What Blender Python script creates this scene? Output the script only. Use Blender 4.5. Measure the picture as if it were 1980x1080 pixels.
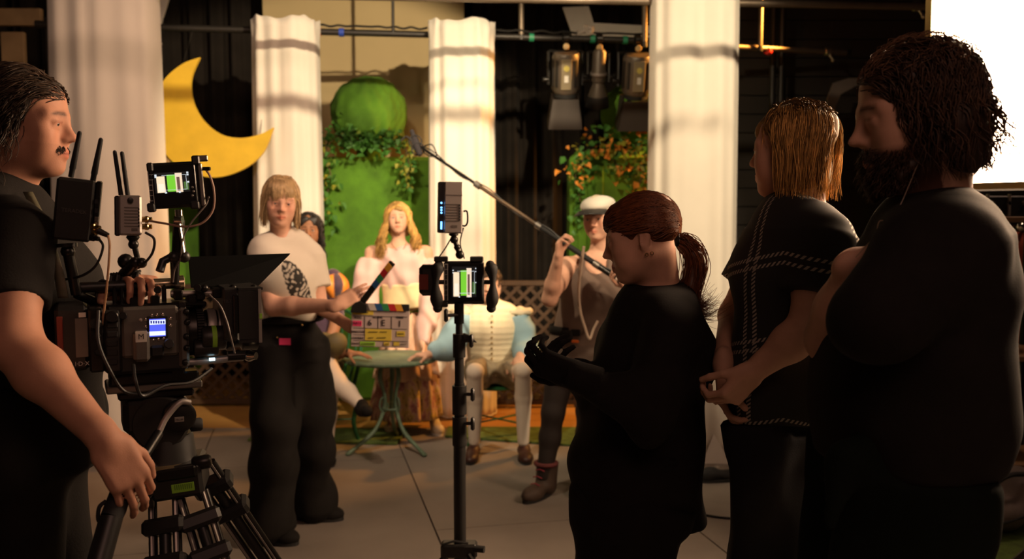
import bpy, math, random
import numpy as np
from mathutils import Vector, Matrix, Quaternion
V = Vector
R = math.radians
sc = bpy.context.scene
COL = sc.collection
for o in list(bpy.data.objects): bpy.data.objects.remove(o)

# ------------------------------------------------------------------ camera
F_PX, CAM_H, TILT = 1750.0, 1.5, math.atan((540 - 414) / 1750.0)
cam_d = bpy.data.cameras.new('camera'); cam = bpy.data.objects.new('camera', cam_d); COL.objects.link(cam)
cam.location = (0, 0, CAM_H); cam.rotation_euler = (R(90) - TILT, 0, 0)
cam_d.sensor_width = 36; cam_d.lens = F_PX / 1980 * 36; cam_d.clip_start = .05
cam_d.dof.use_dof = True; cam_d.dof.focus_distance = 2.15; cam_d.dof.aperture_fstop = 3.6
sc.camera = cam
# ------------------------------------------------------------------ world, lamps, exposure
w = bpy.data.worlds.new('world'); sc.world = w; w.use_nodes = True
w.node_tree.nodes['Background'].inputs[0].default_value = (1, .62, .40, 1)
w.node_tree.nodes['Background'].inputs[1].default_value = .0035
sc.view_settings.view_transform = 'Standard'; sc.view_settings.look = 'None'
sc.view_settings.gamma = 1; sc.view_settings.use_curve_mapping = False; sc.view_settings.exposure = 0.0
def lamp(name, kind, loc, aim, power, col, size=.1, angle=60, blend=.3):
    d = bpy.data.lights.new(name, kind); d.energy = power; d.color = col
    if kind == 'SPOT': d.spot_size = R(angle); d.spot_blend = blend; d.shadow_soft_size = size
    elif kind == 'AREA': d.size = size
    else: d.shadow_soft_size = size
    o = bpy.data.objects.new(name, d); COL.objects.link(o); o.location = loc
    o.rotation_euler = (V(aim) - V(loc)).to_track_quat('-Z', 'Y').to_euler()
    return o
WARM = (1, .78, .51)
lamp('stage_key_light', 'SPOT', (.85, 2.65, 3.35), (-1.08, 6.85, 1.75), 900, WARM, .035, 43, .25)
lamp('stage_side_light', 'SPOT', (2.3, 2.5, 3.45), (.62, 6.2, 1.4), 560, WARM, .04, 42, .4)
lamp('stage_cross_light', 'SPOT', (-1.1, 3.0, 3.9), (.5, 6.4, 1.2), 330, WARM, .06, 62, .7)
lamp('stage_fill_light', 'SPOT', (-.5, 2.5, 3.7), (-2.1, 5.6, 1.5), 230, (1, .64, .46), .25, 70, .8)
lamp('orange_backdrop_light', 'SPOT', (2.4, 7.1, 3.3), (-1.6, 6.9, .0), 600, (1, .40, .07), .1, 60, .6)
lamp('corner_fill_light', 'SPOT', (3.3, 4.3, 3.8), (2.3, 4.4, 0), 90, (1, .62, .42), .2, 75, .7)  # added unseen lamp that brightens the dark right-hand corner
lamp('crew_fill_light', 'AREA', (.8, -1.0, 3.4), (-.6, 2.6, 1.0), 19, (1, .54, .40), 1.6)  # added soft fill behind the camera, lifts the crew out of black

# ------------------------------------------------------------------ helpers
_th = TILT
_fw, _up = V((0, math.cos(_th), -math.sin(_th))), V((0, math.sin(_th), math.cos(_th)))
def P(px, py, d):
    """place in the room whose picture point is (px, py) at distance d along the room's depth"""
    r = V(((px - 990) / F_PX, 0, 0)) + _up * ((540 - py) / F_PX) + _fw
    return V((0, 0, CAM_H)) + r * (d / r.y)
def nrm(v): return V(v).normalized()
_mats = {}
def mat(name, col, rough=.6, metal=0., var=.12, nscale=9., bump=.0, bscale=60., emit=None, spec=.5, sheen=0., col2=None, trans=0., vcol=False, coat=0.):
    if name in _mats: return _mats[name]
    m = bpy.data.materials.new(name); m.use_nodes = True; _mats[name] = m
    nt = m.node_tree; b = nt.nodes['Principled BSDF']; L = nt.links.new
    b.inputs['Roughness'].default_value = rough; b.inputs['Metallic'].default_value = metal
    b.inputs['Specular IOR Level'].default_value = spec
    if sheen: b.inputs['Sheen Weight'].default_value = sheen
    if trans: b.inputs['Transmission Weight'].default_value = trans
    if coat: b.inputs['Coat Weight'].default_value = coat
    tc = nt.nodes.new('ShaderNodeTexCoord')
    n = nt.nodes.new('ShaderNodeTexNoise'); n.inputs['Scale'].default_value = nscale; n.inputs['Detail'].default_value = 6
    L(tc.outputs['Object'], n.inputs['Vector'])
    mix = nt.nodes.new('ShaderNodeMix'); mix.data_type = 'RGBA'
    c2 = col2 or tuple(c * (1 - 2 * var) for c in col)
    c1 = col if col2 else tuple(min(1, c * (1 + var)) for c in col)
    mix.inputs[6].default_value = (*c1, 1); mix.inputs[7].default_value = (*c2, 1)
    L(n.outputs['Fac'], mix.inputs[0])
    out = mix.outputs[2]
    if vcol:
        a = nt.nodes.new('ShaderNodeVertexColor'); a.layer_name = 'Col'
        mm = nt.nodes.new('ShaderNodeMix'); mm.data_type = 'RGBA'; mm.blend_type = 'MULTIPLY'; mm.inputs[0].default_value = 1
        L(out, mm.inputs[6]); L(a.outputs['Color'], mm.inputs[7]); out = mm.outputs[2]
    L(out, b.inputs['Base Color'])
    if emit: b.inputs['Emission Color'].default_value = (*emit[0], 1); b.inputs['Emission Strength'].default_value = emit[1]
    if bump:
        n2 = nt.nodes.new('ShaderNodeTexNoise'); n2.inputs['Scale'].default_value = bscale; n2.inputs['Detail'].default_value = 4
        L(tc.outputs['Object'], n2.inputs['Vector'])
        bp = nt.nodes.new('ShaderNodeBump'); bp.inputs['Strength'].default_value = bump; bp.inputs['Distance'].default_value = .01
        L(n2.outputs['Fac'], bp.inputs['Height']); L(bp.outputs['Normal'], b.inputs['Normal'])
    return m
def thing(name, label, cat, loc=(0, 0, 0), group=None):
    o = bpy.data.objects.new(name, None); COL.objects.link(o); o.location = loc; o.empty_display_size = .05
    o['label'] = label; o['category'] = cat
    if group: o['group'] = group
    return o
def tag(o, label, cat, group=None):
    o['label'] = label; o['category'] = cat
    if group: o['group'] = group
    return o
def struct(o): o['kind'] = 'structure'; return o
def wloc(o):
    p = V((0, 0, 0))
    while o is not None: p += o.location; o = o.parent
    return p
def link(name, me, m, parent=None, origin=None):
    """link a mesh given in room coordinates; children and things are moved so that their origin sits on them"""
    o = bpy.data.objects.new(name, me); COL.objects.link(o)
    if m is not None:
        for x in (m if isinstance(m, (list, tuple)) else [m]): me.materials.append(x)
    base = wloc(parent) if parent is not None else V((0, 0, 0))
    c = V(origin) if origin is not None else base
    if c.length > 0: me.transform(Matrix.Translation(-c))
    o.parent = parent; o.location = c - base
    return o
class MB:
    def __init__(s, M=None): s.v = []; s.f = []; s.M = M; s.mi = []; s.cur = 0
    def add(s, vs, fs):
        n = len(s.v)
        s.v += [(s.M @ V(p)) if s.M is not None else V(p) for p in vs]
        s.f += [tuple(i + n for i in f) for f in fs]; s.mi += [s.cur] * len(fs); return s
    def box(s, c, sz, rot=None, bev=0.):
        x, y, z = [k / 2 for k in sz]
        b = min(bev, min(x, y, z) * .9)
        if b <= 0:
            vs = [V((i * x, j * y, k * z)) for i in (-1, 1) for j in (-1, 1) for k in (-1, 1)]
            fs = [(0, 1, 3, 2), (4, 6, 7, 5), (0, 4, 5, 1), (2, 3, 7, 6), (0, 2, 6, 4), (1, 5, 7, 3)]
        else:
            vs = []; ix = {}
            for i in (-1, 1):
                for j in (-1, 1):
                    for k in (-1, 1):
                        for a in range(3):
                            q = [i * (x - b), j * (y - b), k * (z - b)]; q[a] = (i * x, j * y, k * z)[a]
                            ix[i, j, k, a] = len(vs); vs.append(V(q))
            fs = []
            for i in (-1, 1):
                fs.append([ix[i, -1, -1, 0], ix[i, 1, -1, 0], ix[i, 1, 1, 0], ix[i, -1, 1, 0]][::i])
                fs.append([ix[-1, i, -1, 1], ix[-1, i, 1, 1], ix[1, i, 1, 1], ix[1, i, -1, 1]][::i])
                fs.append([ix[-1, -1, i, 2], ix[1, -1, i, 2], ix[1, 1, i, 2], ix[-1, 1, i, 2]][::i])
                for j in (-1, 1):
                    fs.append([ix[i, j, -1, 0], ix[i, j, -1, 1], ix[i, j, 1, 1], ix[i, j, 1, 0]][::i * j])
                    fs.append([ix[i, -1, j, 0], ix[i, 1, j, 0], ix[i, 1, j, 2], ix[i, -1, j, 2]][::i * j])
                    fs.append([ix[-1, i, j, 1], ix[-1, i, j, 2], ix[1, i, j, 2], ix[1, i, j, 1]][::i * j])
                    for k in (-1, 1): fs.append([ix[i, j, k, 0], ix[i, j, k, 1], ix[i, j, k, 2]][::i * j * k])
        m = rot.to_matrix() if isinstance(rot, Quaternion) else rot
        c = V(c)
        return s.add([(m @ p if m else p) + c for p in vs], fs)
    def cyl(s, a, b, r1, r2=None, n=16, cap=True):
        a, b = V(a), V(b); r2 = r1 if r2 is None else r2
        q = (b - a).to_track_quat('Z', 'Y'); X, Y = q @ V((1, 0, 0)), q @ V((0, 1, 0))
        vs = []
        for p, r in ((a, r1), (b, r2)):
            for i in range(n):
                t = 2 * math.pi * i / n; vs.append(p + X * (r * math.cos(t)) + Y * (r * math.sin(t)))
        fs = [(i, (i + 1) % n, n + (i + 1) % n, n + i) for i in range(n)]
        if cap: fs += [tuple(range(n - 1, -1, -1)), tuple(range(n, 2 * n))]
        return s.add(vs, fs)
    def tube(s, pts, r, n=8, cap=True):
        pts = [V(p) for p in pts]; rs = r if isinstance(r, (list, tuple)) else [r] * len(pts)
        q = None; vs = []
        for i, p in enumerate(pts):
            t = (pts[min(i + 1, len(pts) - 1)] - pts[max(i - 1, 0)])
            t = t.normalized() if t.length > 1e-9 else V((0, 0, 1))
            if q is None: q = t.to_track_quat('Z', 'Y'); pt = t
            else: q = pt.rotation_difference(t) @ q; pt = t
            X, Y = q @ V((1, 0, 0)), q @ V((0, 1, 0))
            for k in range(n):
                a = 2 * math.pi * k / n; vs.append(p + X * (rs[i] * math.cos(a)) + Y * (rs[i] * math.sin(a)))
        m = len(pts)
        fs = [(i * n + k, i * n + (k + 1) % n, (i + 1) * n + (k + 1) % n, (i + 1) * n + k) for i in range(m - 1) for k in range(n)]
        if cap: fs += [tuple(range(n - 1, -1, -1)), tuple(range((m - 1) * n, m * n))]
        return s.add(vs, fs)
    def lathe(s, prof, o=(0, 0, 0), axis=(0, 0, 1), n=24):
        """prof: (radius, height) pairs turned about an axis"""
        q = V(axis).to_track_quat('Z', 'Y'); o = V(o); vs = []
        for r, z in prof:
            for k in range(n):
                a = 2 * math.pi * k / n; vs.append(o + q @ V((r * math.cos(a), r * math.sin(a), z)))
        m = len(prof)
        fs = [(i * n + k, i * n + (k + 1) % n, (i + 1) * n + (k + 1) % n, (i + 1) * n + k) for i in range(m - 1) for k in range(n)]
        if prof[0][0] > 1e-6: fs.append(tuple(range(n - 1, -1, -1)))
        if prof[-1][0] > 1e-6: fs.append(tuple(range((m - 1) * n, m * n)))
        return s.add(vs, fs)
    def ball(s, c, r, n=12, sc_=(1, 1, 1), rot=None):
        vs = []; fs = []; c = V(c); m = n // 2
        for i in range(m + 1):
            t = math.pi * i / m
            for k in range(n):
                a = 2 * math.pi * k / n
                p = V((r * sc_[0] * math.sin(t) * math.cos(a), r * sc_[1] * math.sin(t) * math.sin(a), r * sc_[2] * math.cos(t)))
                vs.append((rot @ p if rot else p) + c)
        for i in range(m):
            for k in range(n): fs.append((i * n + k, (i + 1) * n + k, (i + 1) * n + (k + 1) % n, i * n + (k + 1) % n))
        return s.add(vs, fs)
    def prism(s, poly, h, o=(0, 0, 0), X=(1, 0, 0), Y=(0, 0, 1)):
        """outline poly in the X,Y plane, thickness h along X x Y"""
        o, X, Y = V(o), V(X), V(Y); N = X.cross(Y).normalized() * h; n = len(poly)
        vs = [o + X * a + Y * b for a, b in poly] + [o + X * a + Y * b + N for a, b in poly]
        fs = [tuple(range(n - 1, -1, -1)), tuple(range(n, 2 * n))] + [(i, (i + 1) % n, n + (i + 1) % n, n + i) for i in range(n)]
        return s.add(vs, fs)
    def mesh(s, name, smooth=False, ang=40):
        me = bpy.data.meshes.new(name); me.from_pydata([tuple(p) for p in s.v], [], s.f)
        if s.mi and max(s.mi) > 0: me.polygons.foreach_set('material_index', s.mi)
        if smooth:
            me.polygons.foreach_set('use_smooth', [True] * len(me.polygons)); me.update()
            try: me.set_sharp_from_angle(angle=R(ang))
            except Exception: pass
        me.update(); return me
    def build(s, name, m, parent=None, smooth=True, origin=None, ang=40):
        return link(name, s.mesh(name, smooth, ang), m, parent, origin)
def sheet(fn, nu, nv, close_u=False):
    vs = [fn(i / (nu if close_u else nu - 1), j / (nv - 1)) for j in range(nv) for i in range(nu)]
    fs = []
    for j in range(nv - 1):
        for i in range(nu if close_u else nu - 1):
            k = (i + 1) % nu; fs.append((j * nu + i, j * nu + k, (j + 1) * nu + k, (j + 1) * nu + i))
    return vs, fs
def spline(pts, n=8):
    """Catmull-Rom through the points"""
    p = [V(q) for q in pts]; p = [p[0] * 2 - p[1]] + p + [p[-1] * 2 - p[-2]]; out = []
    for i in range(1, len(p) - 2):
        for k in range(n):
            t = k / n; a, b, c, d = p[i - 1], p[i], p[i + 1], p[i + 2]
            out.append(.5 * ((2 * b) + (c - a) * t + (2 * a - 5 * b + 4 * c - d) * t * t + (3 * b - a - 3 * c + d) * t ** 3))
    out.append(p[-2]); return out
def frame(fwd, up=(0, 0, 1)):
    """matrix with columns X (left to right seen from behind), Y fwd, Z up"""
    y = nrm(fwd); z = V(up); z = (z - y * z.dot(y)).normalized(); x = y.cross(z)
    return Matrix((x, y, z)).transposed()
def at(loc, rot): return Matrix.Translation(V(loc)) @ (rot.to_4x4() if rot is not None else Matrix())

# ------------------------------------------------------------------ soft volumes meshed with surface nets
class Vol:
    def __init__(s, lo, hi, h):
        s.h = h; s.lo = np.array(lo, float); s.n = np.maximum(4, np.ceil((np.array(hi, float) - s.lo) / h).astype(int) + 1)
        s.F = np.full(s.n, .2, np.float32)
        s.ax = [(s.lo[i] + h * np.arange(s.n[i])).astype(np.float32) for i in range(3)]
    def sub(s, lo, hi):
        a = np.clip(np.floor((np.array(lo) - s.lo) / s.h).astype(int), 0, s.n); b = np.clip(np.ceil((np.array(hi) - s.lo) / s.h).astype(int) + 1, 0, s.n)
        if np.any(b <= a): return None, None
        sl = tuple(slice(a[i], b[i]) for i in range(3))
        g = [s.ax[0][sl[0]][:, None, None], s.ax[1][sl[1]][None, :, None], s.ax[2][sl[2]][None, None, :]]
        return sl, g
    def put(s, sl, d, k, cut=False):
        a = s.F[sl]
        if cut: a, d = -a, d
        if k > 0:
            h = np.clip(.5 + .5 * (a - d) / k, 0, 1); r = a * (1 - h) + d * h - k * h * (1 - h)
        else: r = np.minimum(a, d)
        if cut:  # smooth max(a, -d)
            r = -r
        s.F[sl] = r
    def cap(s, a, b, ra, rb=None, k=.02, cut=False, flat=None):
        """tapered capsule; flat=(axis vector, factor) squeezes it along that axis"""
        rb = ra if rb is None else rb; a, b = np.array(a, float), np.array(b, float); m = max(ra, rb) * (max(1, flat[1]) if flat else 1) + k + s.h * 2
        sl, g = s.sub(np.minimum(a, b) - m, np.maximum(a, b) + m)
        if sl is None: return
        ab = b - a; L2 = max(float(ab @ ab), 1e-12)
        p = [g[i] - np.float32(a[i]) for i in range(3)]
        t = np.clip((p[0] * np.float32(ab[0]) + p[1] * np.float32(ab[1]) + p[2] * np.float32(ab[2])) / np.float32(L2), 0, 1)
        q = [p[i] - t * np.float32(ab[i]) for i in range(3)]
        d2 = q[0] ** 2 + q[1] ** 2 + q[2] ** 2
        if flat:
            u = np.array(nrm(flat[0])); w_ = q[0] * np.float32(u[0]) + q[1] * np.float32(u[1]) + q[2] * np.float32(u[2])
            d2 = d2 + w_ * w_ * np.float32(1 / flat[1] ** 2 - 1)
        d = np.sqrt(np.maximum(d2, 0)) - (np.float32(ra) + t * np.float32(rb - ra))
        s.put(sl, d, k, cut)
    def ell(s, c, r, M=None, k=.02, cut=False):
        """ellipsoid, M 3x3 with local axes as columns"""
        c = np.array(c, float); m = max(r) + k + s.h * 2
        sl, g = s.sub(c - m, c + m)
        if sl is None: return
        p = [g[i] - np.float32(c[i]) for i in range(3)]
        if M is not None:
            p = [p[0] * np.float32(M[0][j]) + p[1] * np.float32(M[1][j]) + p[2] * np.float32(M[2][j]) for j in range(3)]
        k0 = np.sqrt(sum((p[i] / np.float32(r[i])) ** 2 for i in range(3))); k1 = np.sqrt(sum((p[i] / np.float32(r[i] ** 2)) ** 2 for i in range(3)))
        d = k0 * (k0 - 1) / np.maximum(k1, 1e-6)
        s.put(sl, d.astype(np.float32), k, cut)
    def rbox(s, c, half, M, rad, k=.01, cut=False):
        c = np.array(c, float); m = float(np.linalg.norm(half)) + k + s.h * 2
        sl, g = s.sub(c - m, c + m)
        if sl is None: return
        p = [g[i] - np.float32(c[i]) for i in range(3)]
        p = [abs(p[0] * np.float32(M[0][j]) + p[1] * np.float32(M[1][j]) + p[2] * np.float32(M[2][j])) - np.float32(half[j] - rad) for j in range(3)]
        d = np.sqrt(sum(np.maximum(q, 0) ** 2 for q in p)) + np.minimum(np.maximum(p[0], np.maximum(p[1], p[2])), 0) - np.float32(rad)
        s.put(sl, d.astype(np.float32), k, cut)
    def loft(s, rings, k=.03, cut=False):
        """rings: (centre, side vector, side radius, depth radius); elliptical tube through them"""
        for i_, ((c0, s0, a0, b0), (c1, s1, a1, b1)) in enumerate(zip(rings, rings[1:])):
            c0, c1 = np.array(c0, float), np.array(c1, float); ab = c1 - c0; L = np.linalg.norm(ab)
            if L < 1e-6: continue
            n = ab / L; m = max(a0, b0, a1, b1) + k + s.h * 2
            sl, g = s.sub(np.minimum(c0, c1) - m, np.maximum(c0, c1) + m)
            if sl is None: continue
            p = [g[i] - np.float32(c0[i]) for i in range(3)]
            tt = (p[0] * np.float32(n[0]) + p[1] * np.float32(n[1]) + p[2] * np.float32(n[2])) / np.float32(L)
            t = np.clip(tt, 0, 1); over = (tt - t) * np.float32(L)
            S = np.array(nrm(V(s0) + V(s1))); S = S - n * (S @ n); S /= np.linalg.norm(S); D = np.cross(n, S)
            u = p[0] * np.float32(S[0]) + p[1] * np.float32(S[1]) + p[2] * np.float32(S[2])
            v = p[0] * np.float32(D[0]) + p[1] * np.float32(D[1]) + p[2] * np.float32(D[2])
            A, B = np.float32(a0) + t * np.float32(a1 - a0), np.float32(b0) + t * np.float32(b1 - b0)
            ov = np.where(over < 0, over * np.float32(i_ > 0), over * np.float32(i_ < len(rings) - 2)); mn = np.minimum(A, B)
            k0 = np.sqrt((u / A) ** 2 + (v / B) ** 2 + (ov / mn) ** 2); k1 = np.sqrt((u / A ** 2) ** 2 + (v / B ** 2) ** 2 + (ov / mn ** 2) ** 2)
            d = k0 * (k0 - 1) / np.maximum(k1, 1e-6); fo = over - ov
            d = np.where(np.abs(fo) > 0, np.sqrt(np.maximum(d, 0) ** 2 + fo ** 2), d)
            s.put(sl, d.astype(np.float32), k, cut)
    def plane(s, c, n, k=.004):
        """cut away everything on the side the normal points to"""
        n = np.array(nrm(n)); c = np.array(c, float)
        d = (s.ax[0][:, None, None] - np.float32(c[0])) * np.float32(n[0]) + (s.ax[1][None, :, None] - np.float32(c[1])) * np.float32(n[1]) + (s.ax[2][None, None, :] - np.float32(c[2])) * np.float32(n[2])
        s.F = np.maximum(s.F, d.astype(np.float32))
    def wave(s, amp, dirs):
        """push the surface by a sum of sines: dirs = [(kx,ky,kz,phase,weight)]"""
        band = 3 * s.h + amp * 2
        idx = np.nonzero(np.abs(s.F) < band)
        x, y, z = s.ax[0][idx[0]], s.ax[1][idx[1]], s.ax[2][idx[2]]; d = 0
        for kx, ky, kz, ph, wt in dirs: d = d + wt * np.sin(kx * x + ky * y + kz * z + ph)
        s.F[idx] += np.float32(amp) * d.astype(np.float32)
    def mesh(s, smooth=0):
        F = s.F; F[0] = F[-1] = .1; F[:, 0] = F[:, -1] = .1; F[:, :, 0] = F[:, :, -1] = .1
        I = F < 0
        c = np.zeros(np.array(I.shape) - 1, np.int8)
        for i in (0, 1):
            for j in (0, 1):
                for k in (0, 1): c += I[i:i + c.shape[0], j:j + c.shape[1], k:k + c.shape[2]]
        act = np.nonzero((c > 0) & (c < 8)); N = len(act[0])
        ids = np.full(c.shape, -1, np.int32); ids[act] = np.arange(N)
        cor = np.array([[i, j, k] for i in (0, 1) for j in (0, 1) for k in (0, 1)])
        val = np.stack([F[act[0] + a, act[1] + b, act[2] + d] for a, b, d in cor], 1)
        pos = np.zeros((N, 3), np.float32); cnt = np.zeros(N, np.float32)
        for a in range(8):
            for b in range(a + 1, 8):
                if np.abs(cor[a] - cor[b]).sum() != 1: continue
                fa, fb = val[:, a], val[:, b]; m = (fa < 0) != (fb < 0)
                t = np.where(m, fa / np.where(m, fa - fb, 1), 0)[:, None]
                pos += np.where(m[:, None], cor[a] * (1 - t) + cor[b] * t, 0); cnt += m
        pos = pos / cnt[:, None] + np.stack(act, 1)
        verts = pos * s.h + s.lo
        faces = []
        for ax in range(3):
            o = [(1, 2), (2, 0), (0, 1)][ax]
            sa = [slice(None)] * 3; sb = [slice(None)] * 3; sa[ax] = slice(0, -1); sb[ax] = slice(1, None)
            A, B = I[tuple(sa)], I[tuple(sb)]; e = np.nonzero(A != B); e = np.stack(e, 1)
            ok = np.all([(e[:, q] > 0) & (e[:, q] < np.array(I.shape)[q] - 1) for q in o], 0); e = e[ok]
            fl = A[tuple(e.T)]
            def cid(d0, d1):
                q = e.copy(); q[:, o[0]] -= d0; q[:, o[1]] -= d1; return ids[tuple(q.T)]
            Q = np.stack([cid(1, 1), cid(0, 1), cid(0, 0), cid(1, 0)], 1)
            Q[~fl] = Q[~fl][:, ::-1]
            faces.append(Q)
        Q = np.concatenate(faces); Q = Q[np.all(Q >= 0, 1)]
        for _ in range(smooth):
            acc = np.zeros_like(verts); n_ = np.zeros(len(verts))
            for a in range(4):
                for b in ((a + 1) % 4, (a + 3) % 4):
                    np.add.at(acc, Q[:, a], verts[Q[:, b]]); np.add.at(n_, Q[:, a], 1)
            verts = verts * .45 + .55 * acc / np.maximum(n_, 1)[:, None]
        return verts, Q
def np_mesh(name, verts, Q, smooth=True, col=None, uv=None):
    me = bpy.data.meshes.new(name); nv, nf = len(verts), len(Q)
    me.vertices.add(nv); me.vertices.foreach_set('co', np.asarray(verts, np.float32).ravel())
    me.loops.add(nf * 4); me.loops.foreach_set('vertex_index', np.asarray(Q, np.int32).ravel())
    me.polygons.add(nf); me.polygons.foreach_set('loop_start', np.arange(0, nf * 4, 4, dtype=np.int32))
    me.polygons.foreach_set('use_smooth', np.ones(nf, bool))
    me.update(calc_edges=True)
    if col is not None:
        a = me.color_attributes.new('Col', 'FLOAT_COLOR', 'POINT')
        a.data.foreach_set('color', np.concatenate([col, np.ones((nv, 1))], 1).astype(np.float32).ravel())
    if uv is not None:
        l = me.uv_layers.new(name='UVMap'); l.data.foreach_set('uv', np.asarray(uv, np.float32)[Q.ravel()].ravel())
    me.validate(); return me
# ================================================================== the setting
rnd = random.Random(4)
M_black = mat('black_paint', (.012, .011, .010), .75, var=.3, nscale=3)
M_wallb = mat('dark_wall_paint', (.030, .024, .020), .85, var=.3, nscale=2.5, bump=.2, bscale=40)
M_floor = mat('dusty_floor_board', (.25, .215, .185), .62, var=.22, nscale=2.2, bump=.10, bscale=90, spec=.35)
M_gap = mat('floor_gap', (.05, .04, .035), .9)
M_ochre = mat('ochre_stage_floor', (.46, .23, .06), .6, var=.2, nscale=3)
M_drape = mat('white_drape_cloth', (.80, .74, .64), .85, var=.05, nscale=4, bump=.06, bscale=260, sheen=.2)
M_bdrape = mat('black_stage_velour', (.024, .019, .015), .9, var=.35, nscale=5, bump=.1, bscale=150, sheen=.04, spec=.15)
M_beige = mat('beige_wall_paint', (.62, .48, .25), .8, var=.06, nscale=2)
M_green = mat('green_flock', (.095, .25, .013), .9, var=.35, nscale=7, bump=.5, bscale=140)
M_green2 = mat('green_leaf', (.06, .20, .025), .6, var=.5, nscale=12)
M_pipe = mat('steel_pipe', (.22, .17, .12), .45, .5, var=.2, nscale=8)
M_pipeb = mat('black_pipe', (.03, .026, .022), .45, .3)
M_wood = mat('tan_timber', (.42, .28, .14), .7, var=.25, nscale=6)
M_white = mat('white_board', (.72, .68, .60), .7, var=.06)
M_trellis = mat('trellis_timber', (.07, .035, .014), .7, var=.3, nscale=10)

RX0, RX1, RY0, RY1, RZ = -4.6, 4.6, -2.6, 9.0, 4.7
def slab(name, lo, hi, m):
    b = MB(); b.box([(a + c) / 2 for a, c in zip(lo, hi)], [c - a for a, c in zip(lo, hi)]); return struct(b.build(name, m, None, False))
floor = slab('floor', (RX0, RY0, -.16), (RX1, RY1, -.012), M_gap)
slab('wall_back', (RX0, RY1, -.1), (RX1, RY1 + .1, RZ), M_wallb)
slab('wall_left', (RX0 - .1, RY0, -.1), (RX0, RY1, RZ), M_wallb)
wall_right = slab('wall_right', (RX1, RY0, -.1), (RX1 + .1, RY1, RZ), M_wallb)
slab('wall_front', (RX0, RY0 - .1, -.1), (RX1, RY0, RZ), M_wallb)
slab('ceiling', (RX0, RY0, RZ), (RX1, RY1, RZ + .1), M_black)
# floor boards: large painted sheets laid slightly askew, clipped to the room
FA = R(13); fx, fy = V((math.cos(FA), math.sin(FA), 0)), V((-math.sin(FA), math.cos(FA), 0))
def clip(poly, axis, lim, keep_less):
    out = []
    for i in range(len(poly)):
        a, b = poly[i], poly[(i + 1) % len(poly)]
        ia, ib = ((a[axis] <= lim) == keep_less or a[axis] == lim), ((b[axis] <= lim) == keep_less or b[axis] == lim)
        if ia: out.append(a)
        if ia != ib:
            t = (lim - a[axis]) / (b[axis] - a[axis]); out.append(a + (b - a) * t)
    return out
_o = P(782, 891, 5.52); _o.z = 0
for i in range(-5, 6):
    for j in range(-5, 4):
        g = .004; off = 0 if i % 2 else 1.1
        c = [_o + fx * (i * 1.22 + a) + fy * (j * 2.44 + off + b) for a, b in ((g, g), (1.22 - g, g), (1.22 - g, 2.44 - g), (g, 2.44 - g))]
        for ax, lim, less in ((0, RX0, False), (0, RX1, True), (1, RY0, False), (1, 6.28, True)):
            if len(c) >= 3: c = clip(c, ax, lim, less)
        if len(c) < 3: continue
        b = MB(); b.prism([(p.x, p.y) for p in c], .012, (0, 0, -.012), (1, 0, 0), (0, 1, 0)); b.build('floor_panel', M_floor, floor, False)
# raised ochre stage cloth under the backdrop, laid as planks
for k in range(12):
    b = MB(); b.box((0, 6.285 + .225 * k + .11, -.004), (9.1, .218, .012)); b.build('floor_plank', M_ochre, floor, False)

# black masking drapes at the back and sides
def masking(name, label, x0, y0, x1, y1, z0, z1, folds, depth, seed):
    r = random.Random(seed); ph = [r.uniform(0, 6.28) for _ in range(4)]; a = V((x0, y0, 0)); d = V((x1, y1, 0)) - a; L = d.length; d /= L; n = V((-d.y, d.x, 0))
    def fn(u, v):
        t = u * L; q = 2 * math.pi * folds * u
        w_ = math.sin(q + ph[0] + .6 * math.sin(q * .37 + ph[1])) + .45 * math.sin(2.3 * q + ph[2] + v)
        return a + d * t + n * (depth * w_ * (.75 + .25 * v)) + V((0, 0, z0 + (z1 - z0) * v))
    b = MB(); b.add(*sheet(fn, int(folds * 12), 12)); o = b.build(name, M_bdrape, None, True, ang=180)
    md = o.modifiers.new('thick', 'SOLIDIFY'); md.thickness = .006
    return tag(o, label, 'curtain')
masking('stage_curtain', 'black pleated stage curtain behind the yellow crescent moon', -4.5, 8.3, -1.95, 8.2, .01, 4.4, 12, .055, 1)
masking('stage_curtain', 'black pleated stage curtain between beige backdrop panel and right-hand topiary', -.35, 8.2, 1.75, 8.3, .01, 4.4, 11, .06, 2)
masking('stage_curtain', 'black pleated stage curtain farthest left, beside the tan timber frame', -4.45, 5.2, -4.3, 7.0, .01, 4.4, 9, .05, 3)

# dark boarded wall to the right of the set
bw = struct(slab('wall_partition', (1.62, 7.72, 0), (RX1, 7.8, 4.2), M_black))
for k in range(27):
    z = .02 + k * .155; b = MB(); b.box((3.1, 7.705, z + .072), (2.95, .024, .146)); b.build('plank', M_wallb, bw, False)

# beige backdrop flat
def px_rect(x0, y0, x1, y1, d):
    a, b = P(x0, y0, d), P(x1, y1, d); return a.x, b.z, b.x, a.z
x0, z0, x1, z1 = px_rect(506, 0, 899, 600, 7.9)
t = thing('backdrop_flat', 'tall beige painted flat behind the green ball topiary', 'backdrop', ((x0 + x1) / 2, 7.9, 0))
b = MB(); b.box(((x0 + x1) / 2, 7.93, 1.9), (x1 - x0, .03, 3.8), bev=.004); b.build('panel', M_beige, t, False)
for xx in (x0 + .03, x1 - .03):
    b = MB(); b.box((xx, 7.97, 1.9), (.06, .045, 3.78)); b.build('stile', M_wood, t, False)
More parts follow.
